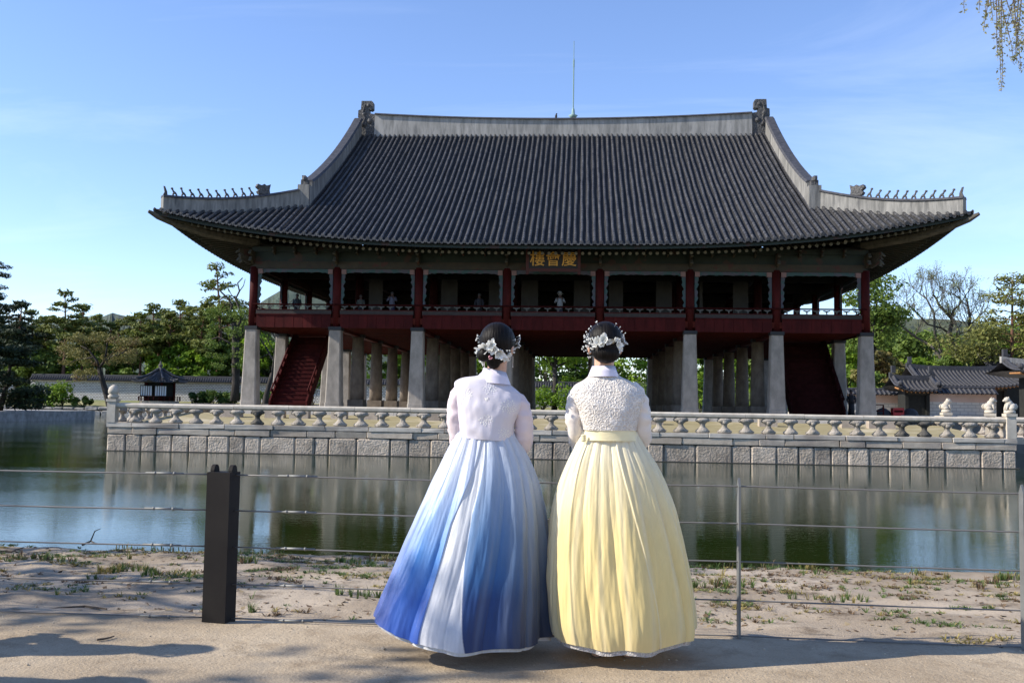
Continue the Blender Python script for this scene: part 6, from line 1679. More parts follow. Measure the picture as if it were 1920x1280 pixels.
def make_skirt(F, outline, hem, seed, dyef, panels, mtl, parent, name='skirt', t0=0.0, ry0=.62, ry1=.80, nth=720, nt=120, fold=1.0, inset=0.0, drop=0.0):
    """outline: (py, px_left, px_right) down the figure; hem: function angle -> fraction of full length"""
    tab = smooth_tab(outline)
    rn = random.Random(seed)
    ph = [rn.uniform(0, 6.28) for _ in range(12)]
    z_top = F.L(900, tab[0][0]).z; V = np.zeros((nt + 1, nth, 3)); C = np.zeros((nt + 1, nth, 4)); C[:, :, 3] = 1
    gath = [rn.uniform(.6, 1.4) for _ in range(64)]
    for i in range(nt + 1):
        t = t0 + (1 - t0) * i / nt
        for j in range(nth):
            th = 2 * math.pi * j / nth
            tt = t * hem(th) + drop * t
            py = tab[0][0] + (tab[-1][0] - tab[0][0]) * min(1.0, tt)
            k = min(1.0, tt) * (len(tab) - 1); k0 = min(len(tab) - 2, int(k)); fr = k - k0
            xl = tab[k0][1] * (1 - fr) + tab[k0 + 1][1] * fr; xr = tab[k0][2] * (1 - fr) + tab[k0 + 1][2] * fr
            a = F.L(xl, py); c = F.L(xr, py); cx = (a.x + c.x) / 2; hw = (c.x - a.x) / 2; z = (a.z + c.z) / 2
            if tt > 1: z -= (tt - 1) * 1.0
            ry = hw * (ry0 + (ry1 - ry0) * t)
            # gathers at the waist relax into broad hanging folds
            u = th * 1.0
            warp = .35 * math.sin(2 * u + ph[0] + t * .8) + .22 * math.sin(5 * u + ph[1] - t) 
            g1 = abs(math.sin((22 * u + 1.4 * warp + ph[2]) * .5)) ** .7
            g2 = abs(math.sin((13 * u + 2.2 * warp + ph[3] + .5 * math.sin(3 * t + ph[4])) * .5)) ** .8
            g3 = math.sin(7 * u + 1.8 * warp + ph[5] + .8 * t); g4 = math.sin(4 * u + ph[6] - .5 * t); g5 = abs(math.sin((29 * u + 3 * warp + ph[8] + 1.2 * t) * .5)) ** .6 - .65
            wv = math.exp(-t * 4.5); mid = math.sin(math.pi * min(1, t * .95 + .12)) 
            f = wv * .10 * (g1 - .6) + (1 - wv) * fold * (.105 * (g2 - .6) * (1.0 - .30 * t) + .040 * g3 * t ** .5 + .022 * g4 * t + .013 * g5 * mid)
            co = mno.noise(Vector((math.cos(u) * 9, math.sin(u) * 9, tt * 4.2 + seed))) * .020 * (1 - wv) + mno.noise(Vector((math.cos(u) * 24, math.sin(u) * 24, tt * 9 + seed))) * .009
            r = 1 + f + co - inset
            st = 0.0
            x = math.cos(th); yv = math.sin(th)
            uu = x if yv < 0 else (2 - x if x > 0 else -2 - x)
            for (fn, hgt) in panels: 
                e_ = max(0., min(1., fn(uu, tt) / .02 + .5)); st += hgt * e_ * e_ * (3 - 2 * e_)
            rr = r
            V[i, j] = (cx + x * (hw * rr + st), yv * (ry * rr + st), z + .006 * math.sin(9 * u + ph[7]) * t)
            C[i, j, :3] = dyef(uu, tt, th)
    idx = lambda i, j: i * nth + j % nth
    Fc = np.array([(idx(i, j), idx(i, j + 1), idx(i + 1, j + 1), idx(i + 1, j)) for i in range(nt) for j in range(nth)])
    me = npmesh(name, V.reshape(-1, 3), Fc, mtl, smooth=True)
    a = me.attributes.new('dye', 'FLOAT_COLOR', 'POINT'); a.data.foreach_set('color', C.reshape(-1).astype(np.float32))
    return fput(F, name, me, parent)

def blend(tab, t):
    return np.array(lerp_tab([(k, *srgb(c)) for k, c in tab], t))

def loft(rings, n=48, name='loft', mtl=None, close=True, disp=.004, dscale=(14, 14, 9), seed=0, cap=True, sub=5):
    """rings: (cx, cy, z, rx, ry, power, tiltx)"""
    RR = []
    for a, b in zip(rings, rings[1:]):
        for k in range(sub): RR.append(tuple(a[i] + (b[i] - a[i]) * k / sub for i in range(7)))
    RR.append(rings[-1]); RA = np.array(RR)
    for _ in range(3):
        v = RA.copy(); v[1:-1] = (RA[:-2] + 2 * RA[1:-1] + RA[2:]) / 4; RA = v
    V = []
    for (cx, cy, z, rx, ry, pw, tilt) in RA:
        for k in range(n):
            t = 2 * math.pi * k / n; c, s = math.cos(t), math.sin(t)
            x = math.copysign(abs(c) ** (2 / pw), c) * rx; y = math.copysign(abs(s) ** (2 / pw), s) * ry
            p = Vector((cx + x, cy + y, z + tilt * x))
            if disp:
                q = mno.noise(Vector((p.x * dscale[0], p.y * dscale[1], p.z * dscale[2] + p.x * 8 + seed))) * disp + mno.noise(Vector((p.x * 40, p.y * 40, p.z * 22 + seed))) * disp * .35
                nn = Vector((x / max(rx, .01), y / max(ry, .01), 0)); 
                if nn.length > 0: p += nn.normalized() * q
            V.append(tuple(p))
    m = len(RA); F_ = [(i * n + k, i * n + (k + 1) % n, (i + 1) * n + (k + 1) % n, (i + 1) * n + k) for i in range(m - 1) for k in range(n)]
    b = MB(); b.add(V, F_)
    if cap: b.f.append(tuple(range((m - 1) * n, m * n))); b.m.append(0)
    return b.mesh(name, mtl, True)

def sleeve(pts, rad, name, mtl, seed, squash=1.0):
    """soft sleeve along a bent arm with cross wrinkles"""
    P_ = [Vector(p) for p in pts]; A = []; Rr = []
    for i in range(len(P_) - 1):
        for k in range(9):
            t = k / 9; p0 = P_[max(0, i - 1)]; p1 = P_[i]; p2 = P_[i + 1]; p3 = P_[min(len(P_) - 1, i + 2)]
            A.append(0.5 * ((2 * p1) + (p2 - p0) * t + (2 * p0 - 5 * p1 + 4 * p2 - p3) * t * t + (3 * p1 - p0 - 3 * p2 + p3) * t ** 3)); Rr.append(rad[i] * (1 - t) + rad[i + 1] * t)
    A.append(P_[-1]); Rr.append(rad[-1])
    b = MB(); b.tube(A, Rr, 40, cap=True)
    out = []
    for idx, v in enumerate(b.v):
        i = min(len(A) - 1, idx // 40); c = A[i]; d = Vector(v) - c
        q = mno.noise(Vector((v[0] * 16 + seed, v[1] * 16, v[2] * 34))) * .009 + mno.noise(Vector((v[0] * 40, v[1] * 40 + seed, v[2] * 60))) * .003
        if d.length > 1e-6: v = tuple(Vector(v) + d.normalized() * q)
        out.append(v)
    b.v = out
    return b.mesh(name, mtl, True)

def body_mesh(F, neck, headc, turn, shl, shr, arms, waist_z, cx_hip):
    """one continuous figure: legs, trunk, neck, head with face, arms, five-fingered hands"""
    b = MB()
    def tb(pts, rad, n=12): b.tube(pts, rad, n)
    hipz = .86
    ctr = Vector((cx_hip, 0, hipz))
    for s in (-1, 1):
        tb([(cx_hip + s * .08, 0, hipz + .02), (cx_hip + s * .09, .01, .68), (cx_hip + s * .085, 0, .48), (cx_hip + s * .08, -.01, .30), (cx_hip + s * .075, 0, .09), (cx_hip + s * .075, 0, .05)], [.09, .078, .055, .052, .034, .035])
        tb([(cx_hip + s * .075, -.045, .035), (cx_hip + s * .078, .05, .045), (cx_hip + s * .085, .15, .028), (cx_hip + s * .088, .19, .022)], [.030, .036, .034, .018])
    tb([(cx_hip, 0, hipz - .06), (cx_hip * .8, 0, hipz + .05), (cx_hip * .6 + neck[0] * .4, 0, 1.06), (neck[0] * .8 + cx_hip * .2, .0, 1.2), (neck[0], -.005, neck[2] - .10), (neck[0], 0, neck[2] - .045)], [.10, .115, .09, .105, .10, .06], 16)
    b.v = [(x, y * .62, z) for x, y, z in b.v[:0]] + [((x, y * .60, z) if z > hipz - .08 else (x, y, z)) for x, y, z in b.v]
    tb([shl, Vector((neck[0], 0, neck[2] - .075)), shr], [.030, .036, .030])
    tb([(neck[0], .0, neck[2] - .08), (neck[0], .0, neck[2]), (headc.x, .015, headc.z - .055)], [.055, .048, .05], 14)
    for pts in arms:
        tb(pts, [.034, .032, .028, .027, .023, .020][:len(pts)], 10)
        w = Vector(pts[-1]); pr = Vector(pts[-2]); d = (w - pr).normalized(); side = d.cross(Vector((0, 0, 1))).normalized(); up = side.cross(d)
        palm = w + d * .045; tb([w, w + d * .03, w + d * .075], [.022, .032, .034], 10)
        inn = 1 if pts[0].x < 0 else -1
        for k, (L_, off) in enumerate(((.062, -.024), (.072, -.008), (.068, .008), (.054, .023))):
            b0 = w + d * .07 + up * off; dn = (d * .8 + side * (.35 * inn)).normalized(); dn2 = (d * .3 + side * (.9 * inn)).normalized()
            tb([b0 - d * .015, b0 + d * L_ * .4, b0 + d * L_ * .4 + dn * L_ * .35, b0 + d * L_ * .4 + dn * L_ * .35 + dn2 * L_ * .28], [.0095, .009, .0082, .0068], 8)
        th0 = w + d * .02 + up * -.026; tb([th0, th0 + d * .03 - up * .022, th0 + d * .055 - up * .03 + side * .01 * inn], [.012, .0105, .0085], 8)
    body = b
    # head, modelled facing +y then turned
    h = MB(); n = 24; V = []; m = 18
    for i in range(m + 1):
        ph_ = math.pi * i / m; z = -math.cos(ph_); r = math.sin(ph_)
        for k in range(n):
            t = 2 * math.pi * k / n; x = math.cos(t) * r * .074; y = math.sin(t) * r * .090; zz = z * .108
            if zz < 0:
                q = -zz / .108; x *= 1 - .38 * q ** 1.3; y = y * (1 - .25 * q) + (.022 * q if y > 0 else .012 * q)
            if y > .05:   # brow, eye hollows
                if abs(zz + .005) < .016: y -= .006 * (1 - abs(zz + .005) / .016) * (1 if abs(x) < .05 else 0)
                if abs(zz + .055) < .03 and abs(x) < .02: y += .003
            V.append((x, y, zz))
    Fh = [(i * n + k, i * n + (k + 1) % n, (i + 1) * n + (k + 1) % n, (i + 1) * n + k) for i in range(m) for k in range(n)]
    h.add(V, Fh)
    h.tube([(0, .088, .012), (0, .098, -.012), (0, .107, -.030), (0, .092, -.038)], [.007, .010, .013, .006], 8)
    for s in (-1, 1):
        h.ball((s * .010, .094, -.031), .008, 8, 5)
        h.ball((s * .028, .079, .002), .013, 10, 7)
        h.ball((s * .077, -.008, -.012), .030, 10, 7, (.35, .62, 1.0)); h.ball((s * .075, 0, -.036), .012, 8, 5, (.5, .7, 1))
    h.ball((0, .092, -.060), .016, 10, 6, (1.4, .5, .38)); h.ball((0, .090, -.070), .015, 10, 6, (1.2, .5, .42))
    M = Matrix.Translation(headc) @ Matrix.Rotation(turn, 4, 'Z')
    body.add([tuple(M @ Vector(v)) for v in h.v], h.f)
    me = body.mesh('tmp', M_skin)
    o = bpy.data.objects.new('tmp', me); COL.objects.link(o)
    md = o.modifiers.new('r', 'REMESH'); md.mode = 'VOXEL'; md.voxel_size = .0055; md.use_smooth_shade = True
    sm = o.modifiers.new('s', 'SMOOTH'); sm.factor = .5; sm.iterations = 3
    bpy.context.view_layer.update()
    me2 = bpy.data.meshes.new_from_object(o.evaluated_get(bpy.context.evaluated_depsgraph_get()))
    bpy.data.objects.remove(o); me2.name = 'body'; me2.materials.clear(); me2.materials.append(M_skin)
    return me2, M

def hair_mesh(M, parts):
    """parts: (kind, centre, radii) in the head frame; remeshed to one mass of hair"""
    b = MB()
    for (c, r, sz) in parts:
        q = MB(); q.ball((0, 0, 0), 1.0, 28, 18); b.add([tuple(M @ Vector((c[0] + v[0] * sz[0] * r, c[1] + v[1] * sz[1] * r, c[2] + v[2] * sz[2] * r))) for v in q.v], q.f)
    me = b.mesh('tmp', M_hair); o = bpy.data.objects.new('tmp', me); COL.objects.link(o)
    md = o.modifiers.new('r', 'REMESH'); md.mode = 'VOXEL'; md.voxel_size = .003; md.use_smooth_shade = True
    sm = o.modifiers.new('s', 'SMOOTH'); sm.factor = .5; sm.iterations = 4
    bpy.context.view_layer.update()
    me2 = bpy.data.meshes.new_from_object(o.evaluated_get(bpy.context.evaluated_depsgraph_get())); bpy.data.objects.remove(o); me2.materials.clear(); me2.materials.append(M_hair)
    co = np.zeros(len(me2.vertices) * 3); me2.vertices.foreach_get('co', co); co = co.reshape(-1, 3)
    hc = M.to_translation()
    for i in range(len(co)):   # combed grooves running down the back of the head
        a = math.atan2(co[i, 0] - hc.x, .12); q = mno.noise(Vector((a * 34, co[i, 2] * 5, 3.1))) * .0022
        d = co[i] - np.array(hc); L = np.linalg.norm(d) + 1e-9; co[i] += d / L * q
    me2.vertices.foreach_set('co', co.ravel()); me2.update()
    return me2

def petal(b, c, d, up, L, W, curl=.25):
    """pointed, cupped petal from c along d"""
    d = Vector(d).normalized(); up = (Vector(up) - d * Vector(up).dot(d)).normalized(); s = d.cross(up)
    rows = [(0, .18), (.3, .75), (.6, 1.0), (.85, .6), (1.0, .05)]; vs = []
    for t, w in rows:
        for k in (-1, -.5, 0, .5, 1):
            vs.append(Vector(c) + d * L * t + s * W * w * k * .5 + up * (curl * L * (t * t) + .18 * W * abs(k) ** 2 - .04 * L * math.sin(3 * k + 7 * t)))
    b.add(vs, [(i * 5 + k, i * 5 + k + 1, (i + 1) * 5 + k + 1, (i + 1) * 5 + k) for i in range(4) for k in range(4)])

def hair_flowers(F, parent, hc, rx, ry, rz, spec, seed, name='flower_headpiece'):
    r_ = random.Random(seed)
    def sf(px, py, out=0.004):
        q = F.L(px, py, -.09); dx, dz = (q.x - hc.x) / rx, (q.z - hc.z) / rz; rr = min(.97, math.hypot(dx, dz)); y = hc.y - ry * math.sqrt(1 - rr * rr)
        q = F.L(px, py, y - out); n = Vector(((q.x - hc.x) / rx ** 2, (q.y - hc.y) / ry ** 2, (q.z - hc.z) / rz ** 2)).normalized(); return q, n
    first = None
    for kind, items in spec:
        for it in items:
            b = MB(); px, py = it[0], it[1]; q, n = sf(px, py)
            if kind == 'bloom':
                L = it[2] * 1.0; k_ = it[3] if len(it) > 3 else 7
                t1 = n.cross(Vector((0, 0, 1))).normalized(); t2 = n.cross(t1)
                for k in range(k_):
                    a = 2 * math.pi * k / k_ + r_.uniform(-.3, .3); d = t1 * math.cos(a) + t2 * math.sin(a) + n * r_.uniform(.25, .8); petal(b, q, d, n, L * r_.uniform(.85, 1.3), L * r_.uniform(.6, .85), r_.uniform(.1, .5))
                for k in range(k_):
                    a = r_.uniform(0, 6.28); d = t1 * math.cos(a) + t2 * math.sin(a) + n * r_.uniform(.9, 1.8); petal(b, q, d, n, L * r_.uniform(.45, .7), L * .45, .3)
                o = fput(F, 'blossom', b.mesh('blossom', M_petal), parent)
            elif kind == 'rose':
                L = it[2]; t1 = n.cross(Vector((0, 0, 1))).normalized(); t2 = n.cross(t1)
                for ring, (nn, rr, hh) in enumerate(((6, 1.0, .5), (5, .7, .9), (4, .4, 1.3))):
                    for k in range(nn):
                        a = 2 * math.pi * k / nn + ring * .5; d = (t1 * math.cos(a) + t2 * math.sin(a)) * rr + n * hh; petal(b, q, d, -(t1 * math.cos(a) + t2 * math.sin(a)) + n * .3, L * .8, L * 1.0, .35)
                o = fput(F, 'rose', b.mesh('rose', M_rose), parent)
            else:   # small sprig: tiny blossom or pearl on a wire
                for _ in range(it[2] if len(it) > 2 else 1):
                    q2 = q + Vector((r_.gauss(0, .005), r_.gauss(-.002, .003), r_.gauss(0, .006))) + n * r_.uniform(0, .010); L = r_.uniform(.005, .009)
                    if r_.random() < .35: b.ball(tuple(q2), r_.uniform(.0028, .0042), 7, 5)
                    else:
                        t1 = n.cross(Vector((0, 0, 1))).normalized(); t2 = n.cross(t1)
                        for k in range(5):
                            a = 2 * math.pi * k / 5 + r_.uniform(-.3, .3); petal(b, q2, t1 * math.cos(a) + t2 * math.sin(a) + n * .5, n, L, L * .8, .3)
                    b.tube([q2, q2 - n * .012 + Vector((0, 0, -.004))], .0007, 3)
                o = fput(F, 'sprig', b.mesh('sprig', M_petal), parent)

def embroider(F, base, spots, seed, mtl, parent):
    """raised embroidered leaf sprays laid on a garment"""
    from mathutils.bvhtree import BVHTree
    me = base.data; bv = BVHTree.FromPolygons([v.co.copy() for v in me.vertices], [tuple(p.vertices) for p in me.polygons]); r_ = random.Random(seed)
    for (px, py, size, n) in spots:
        b = MB(); c = F.L(px, py, -.1); ang0 = r_.uniform(0, 6.28)
        for k in range(n):
            a = ang0 + 2.4 * k; e = size * (k / n) ** .6; x = c.x + math.cos(a) * e; z = c.z + math.sin(a) * e * .8; da = a + r_.uniform(-.7, .7); L = r_.uniform(.007, .014); W = L * .38
            quad = []
            for (u, v) in ((-1, 0), (0, 1), (1, 0), (0, -1)):
                xx = x + math.cos(da) * u * L / 2 - math.sin(da) * v * W / 2; zz = z + math.sin(da) * u * L / 2 + math.cos(da) * v * W / 2
                h = bv.ray_cast(Vector((xx, -1, zz)), Vector((0, 1, 0)), 3)
                if h[0] is None or h[1].y > -.25: quad = None; break
                quad.append(h[0] + Vector((0, -.0016, 0)))
            if quad:
                m_ = sum(quad, Vector()) / 4 + Vector((0, -.0010, 0)); b.add(quad + [m_], [(0, 1, 4), (1, 2, 4), (2, 3, 4), (3, 0, 4)])
        if b.v: fput(F, 'embroidery', b.mesh('embroidery', mtl), parent)

def stand_collar(F, pl, pr, bl, br, y_off, parent, mtl, name='collar'):
    """upright collar band between top and bottom corner pixels"""
    tl, tr, l, r = F.L(*pl), F.L(*pr), F.L(*bl), F.L(*br); n = 32; V = []
    for (a, c, ex) in ((l, r, .0), (l.lerp(tl, .5), r.lerp(tr, .5), .0), (tl, tr, .0)):
        cx, hw = (a.x + c.x) / 2, (c.x - a.x) / 2
        for k in range(n):
            t = 2 * math.pi * k / n; x = math.cos(t) * hw; y = math.sin(t) * hw * .92 + y_off
            sl = (c.z - a.z) / max(.01, 2 * hw); V.append((cx + x, y, (a.z + c.z) / 2 + sl * x - (.022 * max(0, math.sin(t)) if True else 0)))
    V += [(v[0] * 1, v[1], v[2]) for v in V[2 * n:]]
    cx = sum(v[0] for v in V[2 * n:3 * n]) / n
    for k in range(n): v = V[3 * n + k]; V[3 * n + k] = (cx + (v[0] - cx) * .93, y_off + (v[1] - y_off) * .93, v[2] - .012)
    b = MB(); b.add(V, [(i * n + k, i * n + (k + 1) % n, (i + 1) * n + (k + 1) % n, (i + 1) * n + k) for i in range(3) for k in range(n)])
    return fput(F, name, b.mesh(name, mtl, True), parent)

# ------------------------------------------------------------------ woman in blue
F1 = Fig(895, 4.85)
w1 = thing('person', F1.o, 'woman seen from behind in lilac jacket and full skirt shading from silver to deep blue', 'person')
out1 = [(798, 866, 954), (815, 858, 962), (830, 850, 972), (860, 834, 988), (900, 815, 1003), (950, 792, 1014), (1000, 770, 1020), (1060, 745, 1025), (1120, 718, 1028), (1165, 699, 1030), (1188, 697, 1031)]
def hem1(th):  # left side rides up
    c = math.cos(th); return 1.0 - .115 * max(0, -c) ** 2.0 - (.012 if c > 0 else 0) * c
b1 = lambda t: -.06 - .36 * min(1, t / .45) if t < .45 else -.42 - .02 * (t - .45)
b2 = lambda t: lerp_tab([(0, .0), (.15, -.03), (.4, -.12), (.6, -.10), (.8, -.02), (1, .08)], t)[0]
def dye1(u, t, th):
    g_left = [(0, (206, 208, 220)), (.18, (196, 206, 224)), (.40, (146, 176, 218)), (.60, (78, 138, 206)), (.80, (44, 98, 186)), (1, (42, 78, 164))]
    g_mid = [(0, (206, 210, 220)), (.15, (180, 192, 210)), (.32, (132, 156, 188)), (.50, (84, 122, 166)), (.68, (50, 96, 148)), (.78, (30, 60, 112)), (1, (26, 50, 98))]
    g_sil = [(0, (222, 224, 228)), (.5, (204, 207, 212)), (1, (200, 200, 206))]
    g_rt = [(0, (214, 217, 224)), (.2, (186, 195, 208)), (.5, (118, 132, 148)), (.75, (66, 82, 106)), (1, (34, 44, 70))]
    w = max(0, min(1, (u + 1.05) / .35)); base = blend(g_left, t)
    e = blend([(0, (200, 202, 212)), (.4, (172, 182, 208)), (.7, (120, 134, 190)), (1, (86, 92, 160))], t); cl = base * w + e * (1 - w)
    s = .5 + .5 * math.sin(u * 31 + t * 3); cl = cl * (1 - .25 * s * (1 - t)) + np.array(srgb((205, 208, 218))) * .25 * s * (1 - t)
    cs = blend(g_sil, t); m = blend(g_mid, t); r = blend(g_rt, t); w = max(0, min(1, (u - .35) / .35)); cm = m * (1 - w) + r * w
    s = max(0, math.sin(u * 24 + 2.2 * t + 1)) ** 3; cm = cm * (1 - .22 * s * (1 - .6 * t)) + np.array(srgb((178, 188, 200))) * .22 * s * (1 - .6 * t)
    k1 = max(0., min(1., (u - b1(t)) / .012 + .5)); k2 = max(0., min(1., (u - b2(t)) / .012 + .5))
    return (cl * (1 - k1) + cs * k1) * (1 - k2) + cm * k2
pan1 = [(lambda u, t: b1(t) - u, .007), (lambda u, t: u - b2(t), .009)]
make_skirt(F1, out1, hem1, 3, dye1, pan1, M_org_blue, w1)
make_skirt(F1, out1, hem1, 3, lambda u, t, th: (1, 1, 1), [], M_under, w1, name='underskirt', inset=.03, drop=.018, nth=300, nt=16, t0=.84)
a = lambda px, py, y=0: F1.L(px, py, y)
zz = lambda py: F1.L(900, py).z
hc1 = a(934, 649, .0); nk1 = a(931, 704)
armL = [a(870, 740), a(853, 765), a(852, 803, .01), a(866, 832, .09), a(890, 838, .20), a(905, 836, .25)]
armR = [a(960, 752), a(982, 775), a(981, 815, .01), a(970, 842, .09), a(950, 846, .20), a(935, 842, .25)]
bm, HM1 = body_mesh(F1, nk1, hc1, R(-22), a(872, 735), a(954, 746), [armL, armR], .9, a(885, 900).x)
body1 = fput(F1, 'body', bm, w1)
rg = lambda F, py, xl, xr, ry, cy=0.0, pw=2.3, tilt=0.0: ((F.L(xl, py).x + F.L(xr, py).x) / 2, cy, F.L((xl + xr) / 2, py).z, (F.L(xr, py).x - F.L(xl, py).x) / 2, ry, pw, tilt)
jm = loft([rg(F1, 823, 862, 961, .112, 0, 2.2, -.06), rg(F1, 806, 861, 964, .115, 0, 2.3, -.05), rg(F1, 785, 859, 968, .116, 0, 2.4, -.05), rg(F1, 762, 856, 974, .112, 0, 2.5, -.08), rg(F1, 742, 848, 985, .100, 0, 2.4, -.12), rg(F1, 728, 851, 978, .086, 0, 2.3, -.16), rg(F1, 718, 866, 966, .072, 0, 2.2, -.2), rg(F1, 712, 898, 954, .058, 0, 2.1, -.25), rg(F1, 703, 903, 951, .050, 0, 2, -.25)],
          n=96, name='jacket', mtl=M_jack_lilac, disp=.011, dscale=(5, 5, 17), seed=4)
j1 = fput(F1, 'jacket', jm, w1)
fput(F1, 'sleeve', sleeve([a(874, 727), a(861, 742), a(855, 768), a(855, 800, .01), a(866, 828, .07), a(892, 832, .18), a(905, 834, .23)], [.034, .046, .045, .044, .052, .060, .055], 'sleeve', M_slv_pink, 1), w1)
fput(F1, 'sleeve', sleeve([a(960, 740), a(972, 755), a(981, 780), a(982, 808, .01), a(976, 832, .06), a(952, 842, .18), a(935, 842, .23)], [.034, .046, .046, .048, .056, .062, .055], 'sleeve', M_slv_pink, 2), w1)
col1 = stand_collar(F1, (906, 689), (949, 698), (899, 716), (958, 722), -.006, w1, M_collar)
embroider(F1, j1, [(918, 727, .040, 34), (876, 738, .030, 20), (953, 762, .042, 40), (912, 787, .036, 30), (945, 812, .032, 22), (866, 752, .018, 10), (912, 748, .012, 8)], 5, M_thread, j1)
fput(F1, 'hair', hair_mesh(HM1, [((0, -.012, .022), 1, (.089, .104, .098)), ((0, -.045, -.045), 1, (.062, .055, .052)), ((-.030, -.110, -.048), 1, (.036, .030, .036)), ((0, -.02, -.008), 1, (.082, .085, .07)), ((.0, -.055, -.085), 1, (.035, .03, .03))]), w1)
hair_flowers(F1, w1, hc1 + Vector((0, -.012, .018)), .092, .108, .104, [
    ('bloom', [(914, 651, .040, 8), (936, 661, .036, 8), (903, 664, .030, 7), (946, 668, .026, 6), (922, 645, .032, 6), (908, 676, .022, 6), (927, 654, .030, 6), (898, 655, .022, 6), (952, 664, .020, 5)]),
    ('sprig', [(898, 629, 2), (899, 636, 3), (900, 644, 3), (900, 652, 2), (955, 662, 3), (951, 657, 2), (962, 654, 3), (967, 648, 3), (971, 642, 3), (970, 636, 2), (968, 632, 1), (958, 668, 2), (963, 661, 2), (952, 671, 1), (946, 676, 1), (974, 650, 2), (966, 640, 1)])], 11)
b = MB(); q = a(919, 669, -.150)
for k in range(9): b.ball((q.x + .010 * math.cos(k * 2.3) * (k % 3) * .5, q.y - .002, q.z + .010 * math.sin(k * 2.3) * (k % 3) * .5), .0038, 7, 5)
fput(F1, 'hair_brooch', b.mesh('hair_brooch', M_brooch, True), w1)
for s in (-1, 1):
    e = HM1 @ Vector((s * .077, .01, -.05)); b = MB(); b.tube([e, e + Vector((0, .004, -.03)), e + Vector((0, .01, -.05))], .0012, 5); b.ball(tuple(e + Vector((0, .01, -.052))), .003, 6, 4); fput(F1, 'earring', b.mesh('earring', M_pearl), w1)

# ------------------------------------------------------------------ woman in yellow
F2 = Fig(1148, 4.80)
w2 = thing('person', F2.o, 'woman seen from behind in cream lace jacket and full pale yellow skirt', 'person')
out2 = [(808, 1094, 1192), (822, 1090, 1197), (840, 1080, 1207), (860, 1068, 1222), (900, 1052, 1243), (950, 1038, 1262), (1020, 1028, 1280), (1080, 1024, 1293), (1140, 1025, 1302), (1170, 1027, 1304), (1196, 1034, 1298)]
def hem2(th):
    c = math.cos(th); return 1.0 - .03 * max(0, -c) ** 2 - .055 * max(0, c) ** 2
bs = lambda t: lerp_tab([(0, .10), (.2, .16), (.5, .30), (.8, .42), (1, .46)], t)[0]
def dye2(u, t, th):
    g = [(0, (240, 232, 204)), (.2, (242, 226, 178)), (.5, (242, 218, 150)), (.8, (238, 213, 144)), (1, (234, 211, 150))]
    c = blend(g, t); s = max(0, math.sin(u * 19 + 1.4 * t)) ** 4 * .3 * (1 - .5 * t); c = c * (1 - s) + np.array(srgb((238, 234, 214))) * s
    if u < -.86: c = c * .75 + np.array(srgb((236, 232, 216))) * .25
    k_ = max(0, 1 - abs(u - bs(t)) / .012); c = c * (1 - .6 * k_) + np.array(srgb((238, 232, 205))) * .6 * k_
    return c
pan2 = [(lambda u, t: u - bs(t), .006), (lambda u, t: -.72 + .1 * t - u, .006)]
make_skirt(F2, out2, hem2, 21, dye2, pan2, M_org_yel, w2, fold=.85)
make_skirt(F2, out2, hem2, 21, lambda u, t, th: (1, 1, 1), [], M_lace_hem, w2, name='underskirt', inset=.02, drop=.022, nth=300, nt=16, t0=.84, fold=.85)
a = lambda px, py, y=0: F2.L(px, py, y)
hc2 = a(1134, 648, .0); nk2 = a(1132, 700)
armL = [a(1090, 742), a(1074, 768), a(1077, 806, .01), a(1088, 830, .10), a(1112, 836, .20), a(1125, 836, .25)]
armR = [a(1188, 742), a(1205, 768), a(1205, 806, .01), a(1196, 832, .10), a(1172, 838, .20), a(1158, 838, .25)]
bm, HM2 = body_mesh(F2, nk2, hc2, R(2), a(1096, 738), a(1182, 738), [armL, armR], .9, a(1150, 900).x)
fput(F2, 'body', bm, w2)
jm = loft([rg(F2, 806, 1091, 1193, .113), rg(F2, 793, 1088, 1196, .116, 0, 2.4), rg(F2, 772, 1083, 1199, .117, 0, 2.5), rg(F2, 750, 1071, 1209, .108, 0, 2.4), rg(F2, 735, 1067, 1208, .096, 0, 2.3), rg(F2, 722, 1078, 1199, .082, 0, 2.2), rg(F2, 711, 1098, 1176, .070, 0, 2.2), rg(F2, 705, 1104, 1161, .057, 0, 2.1), rg(F2, 697, 1108, 1157, .050, 0, 2)],
          n=96, name='jacket', mtl=M_jack_lace, disp=.007, dscale=(12, 12, 18), seed=9)
j2 = fput(F2, 'jacket', jm, w2)
wb_ = loft([rg(F2, 825, 1092, 1196, .110), rg(F2, 815, 1094, 1194, .108), rg(F2, 803, 1094, 1192, .108)], n=64, name='waistband', mtl=M_ribbon, disp=.002, seed=2, cap=False)
fput(F2, 'waistband', wb_, w2)
fput(F2, 'sleeve', sleeve([a(1098, 728), a(1083, 742), a(1076, 770), a(1079, 802, .01), a(1087, 828, .08), a(1112, 834, .18), a(1125, 836, .23)], [.034, .044, .042, .042, .050, .058, .055], 'sleeve', M_slv_cream, 3), w2)
fput(F2, 'sleeve', sleeve([a(1181, 726), a(1194, 740), a(1203, 770), a(1205, 802, .01), a(1201, 826, .07), a(1176, 836, .18), a(1160, 838, .23)], [.034, .046, .043, .043, .048, .056, .055], 'sleeve', M_slv_cream, 4), w2)
stand_collar(F2, (1110, 686), (1153, 686), (1102, 706), (1160, 706), -.004, w2, M_collar)
fput(F2, 'hair', hair_mesh(HM2, [((0, -.010, .026), 1, (.090, .104, .094)), ((0, -.02, -.005), 1, (.080, .085, .07)), ((0, -.062, -.038), 1, (.068, .058, .052))]), w2)
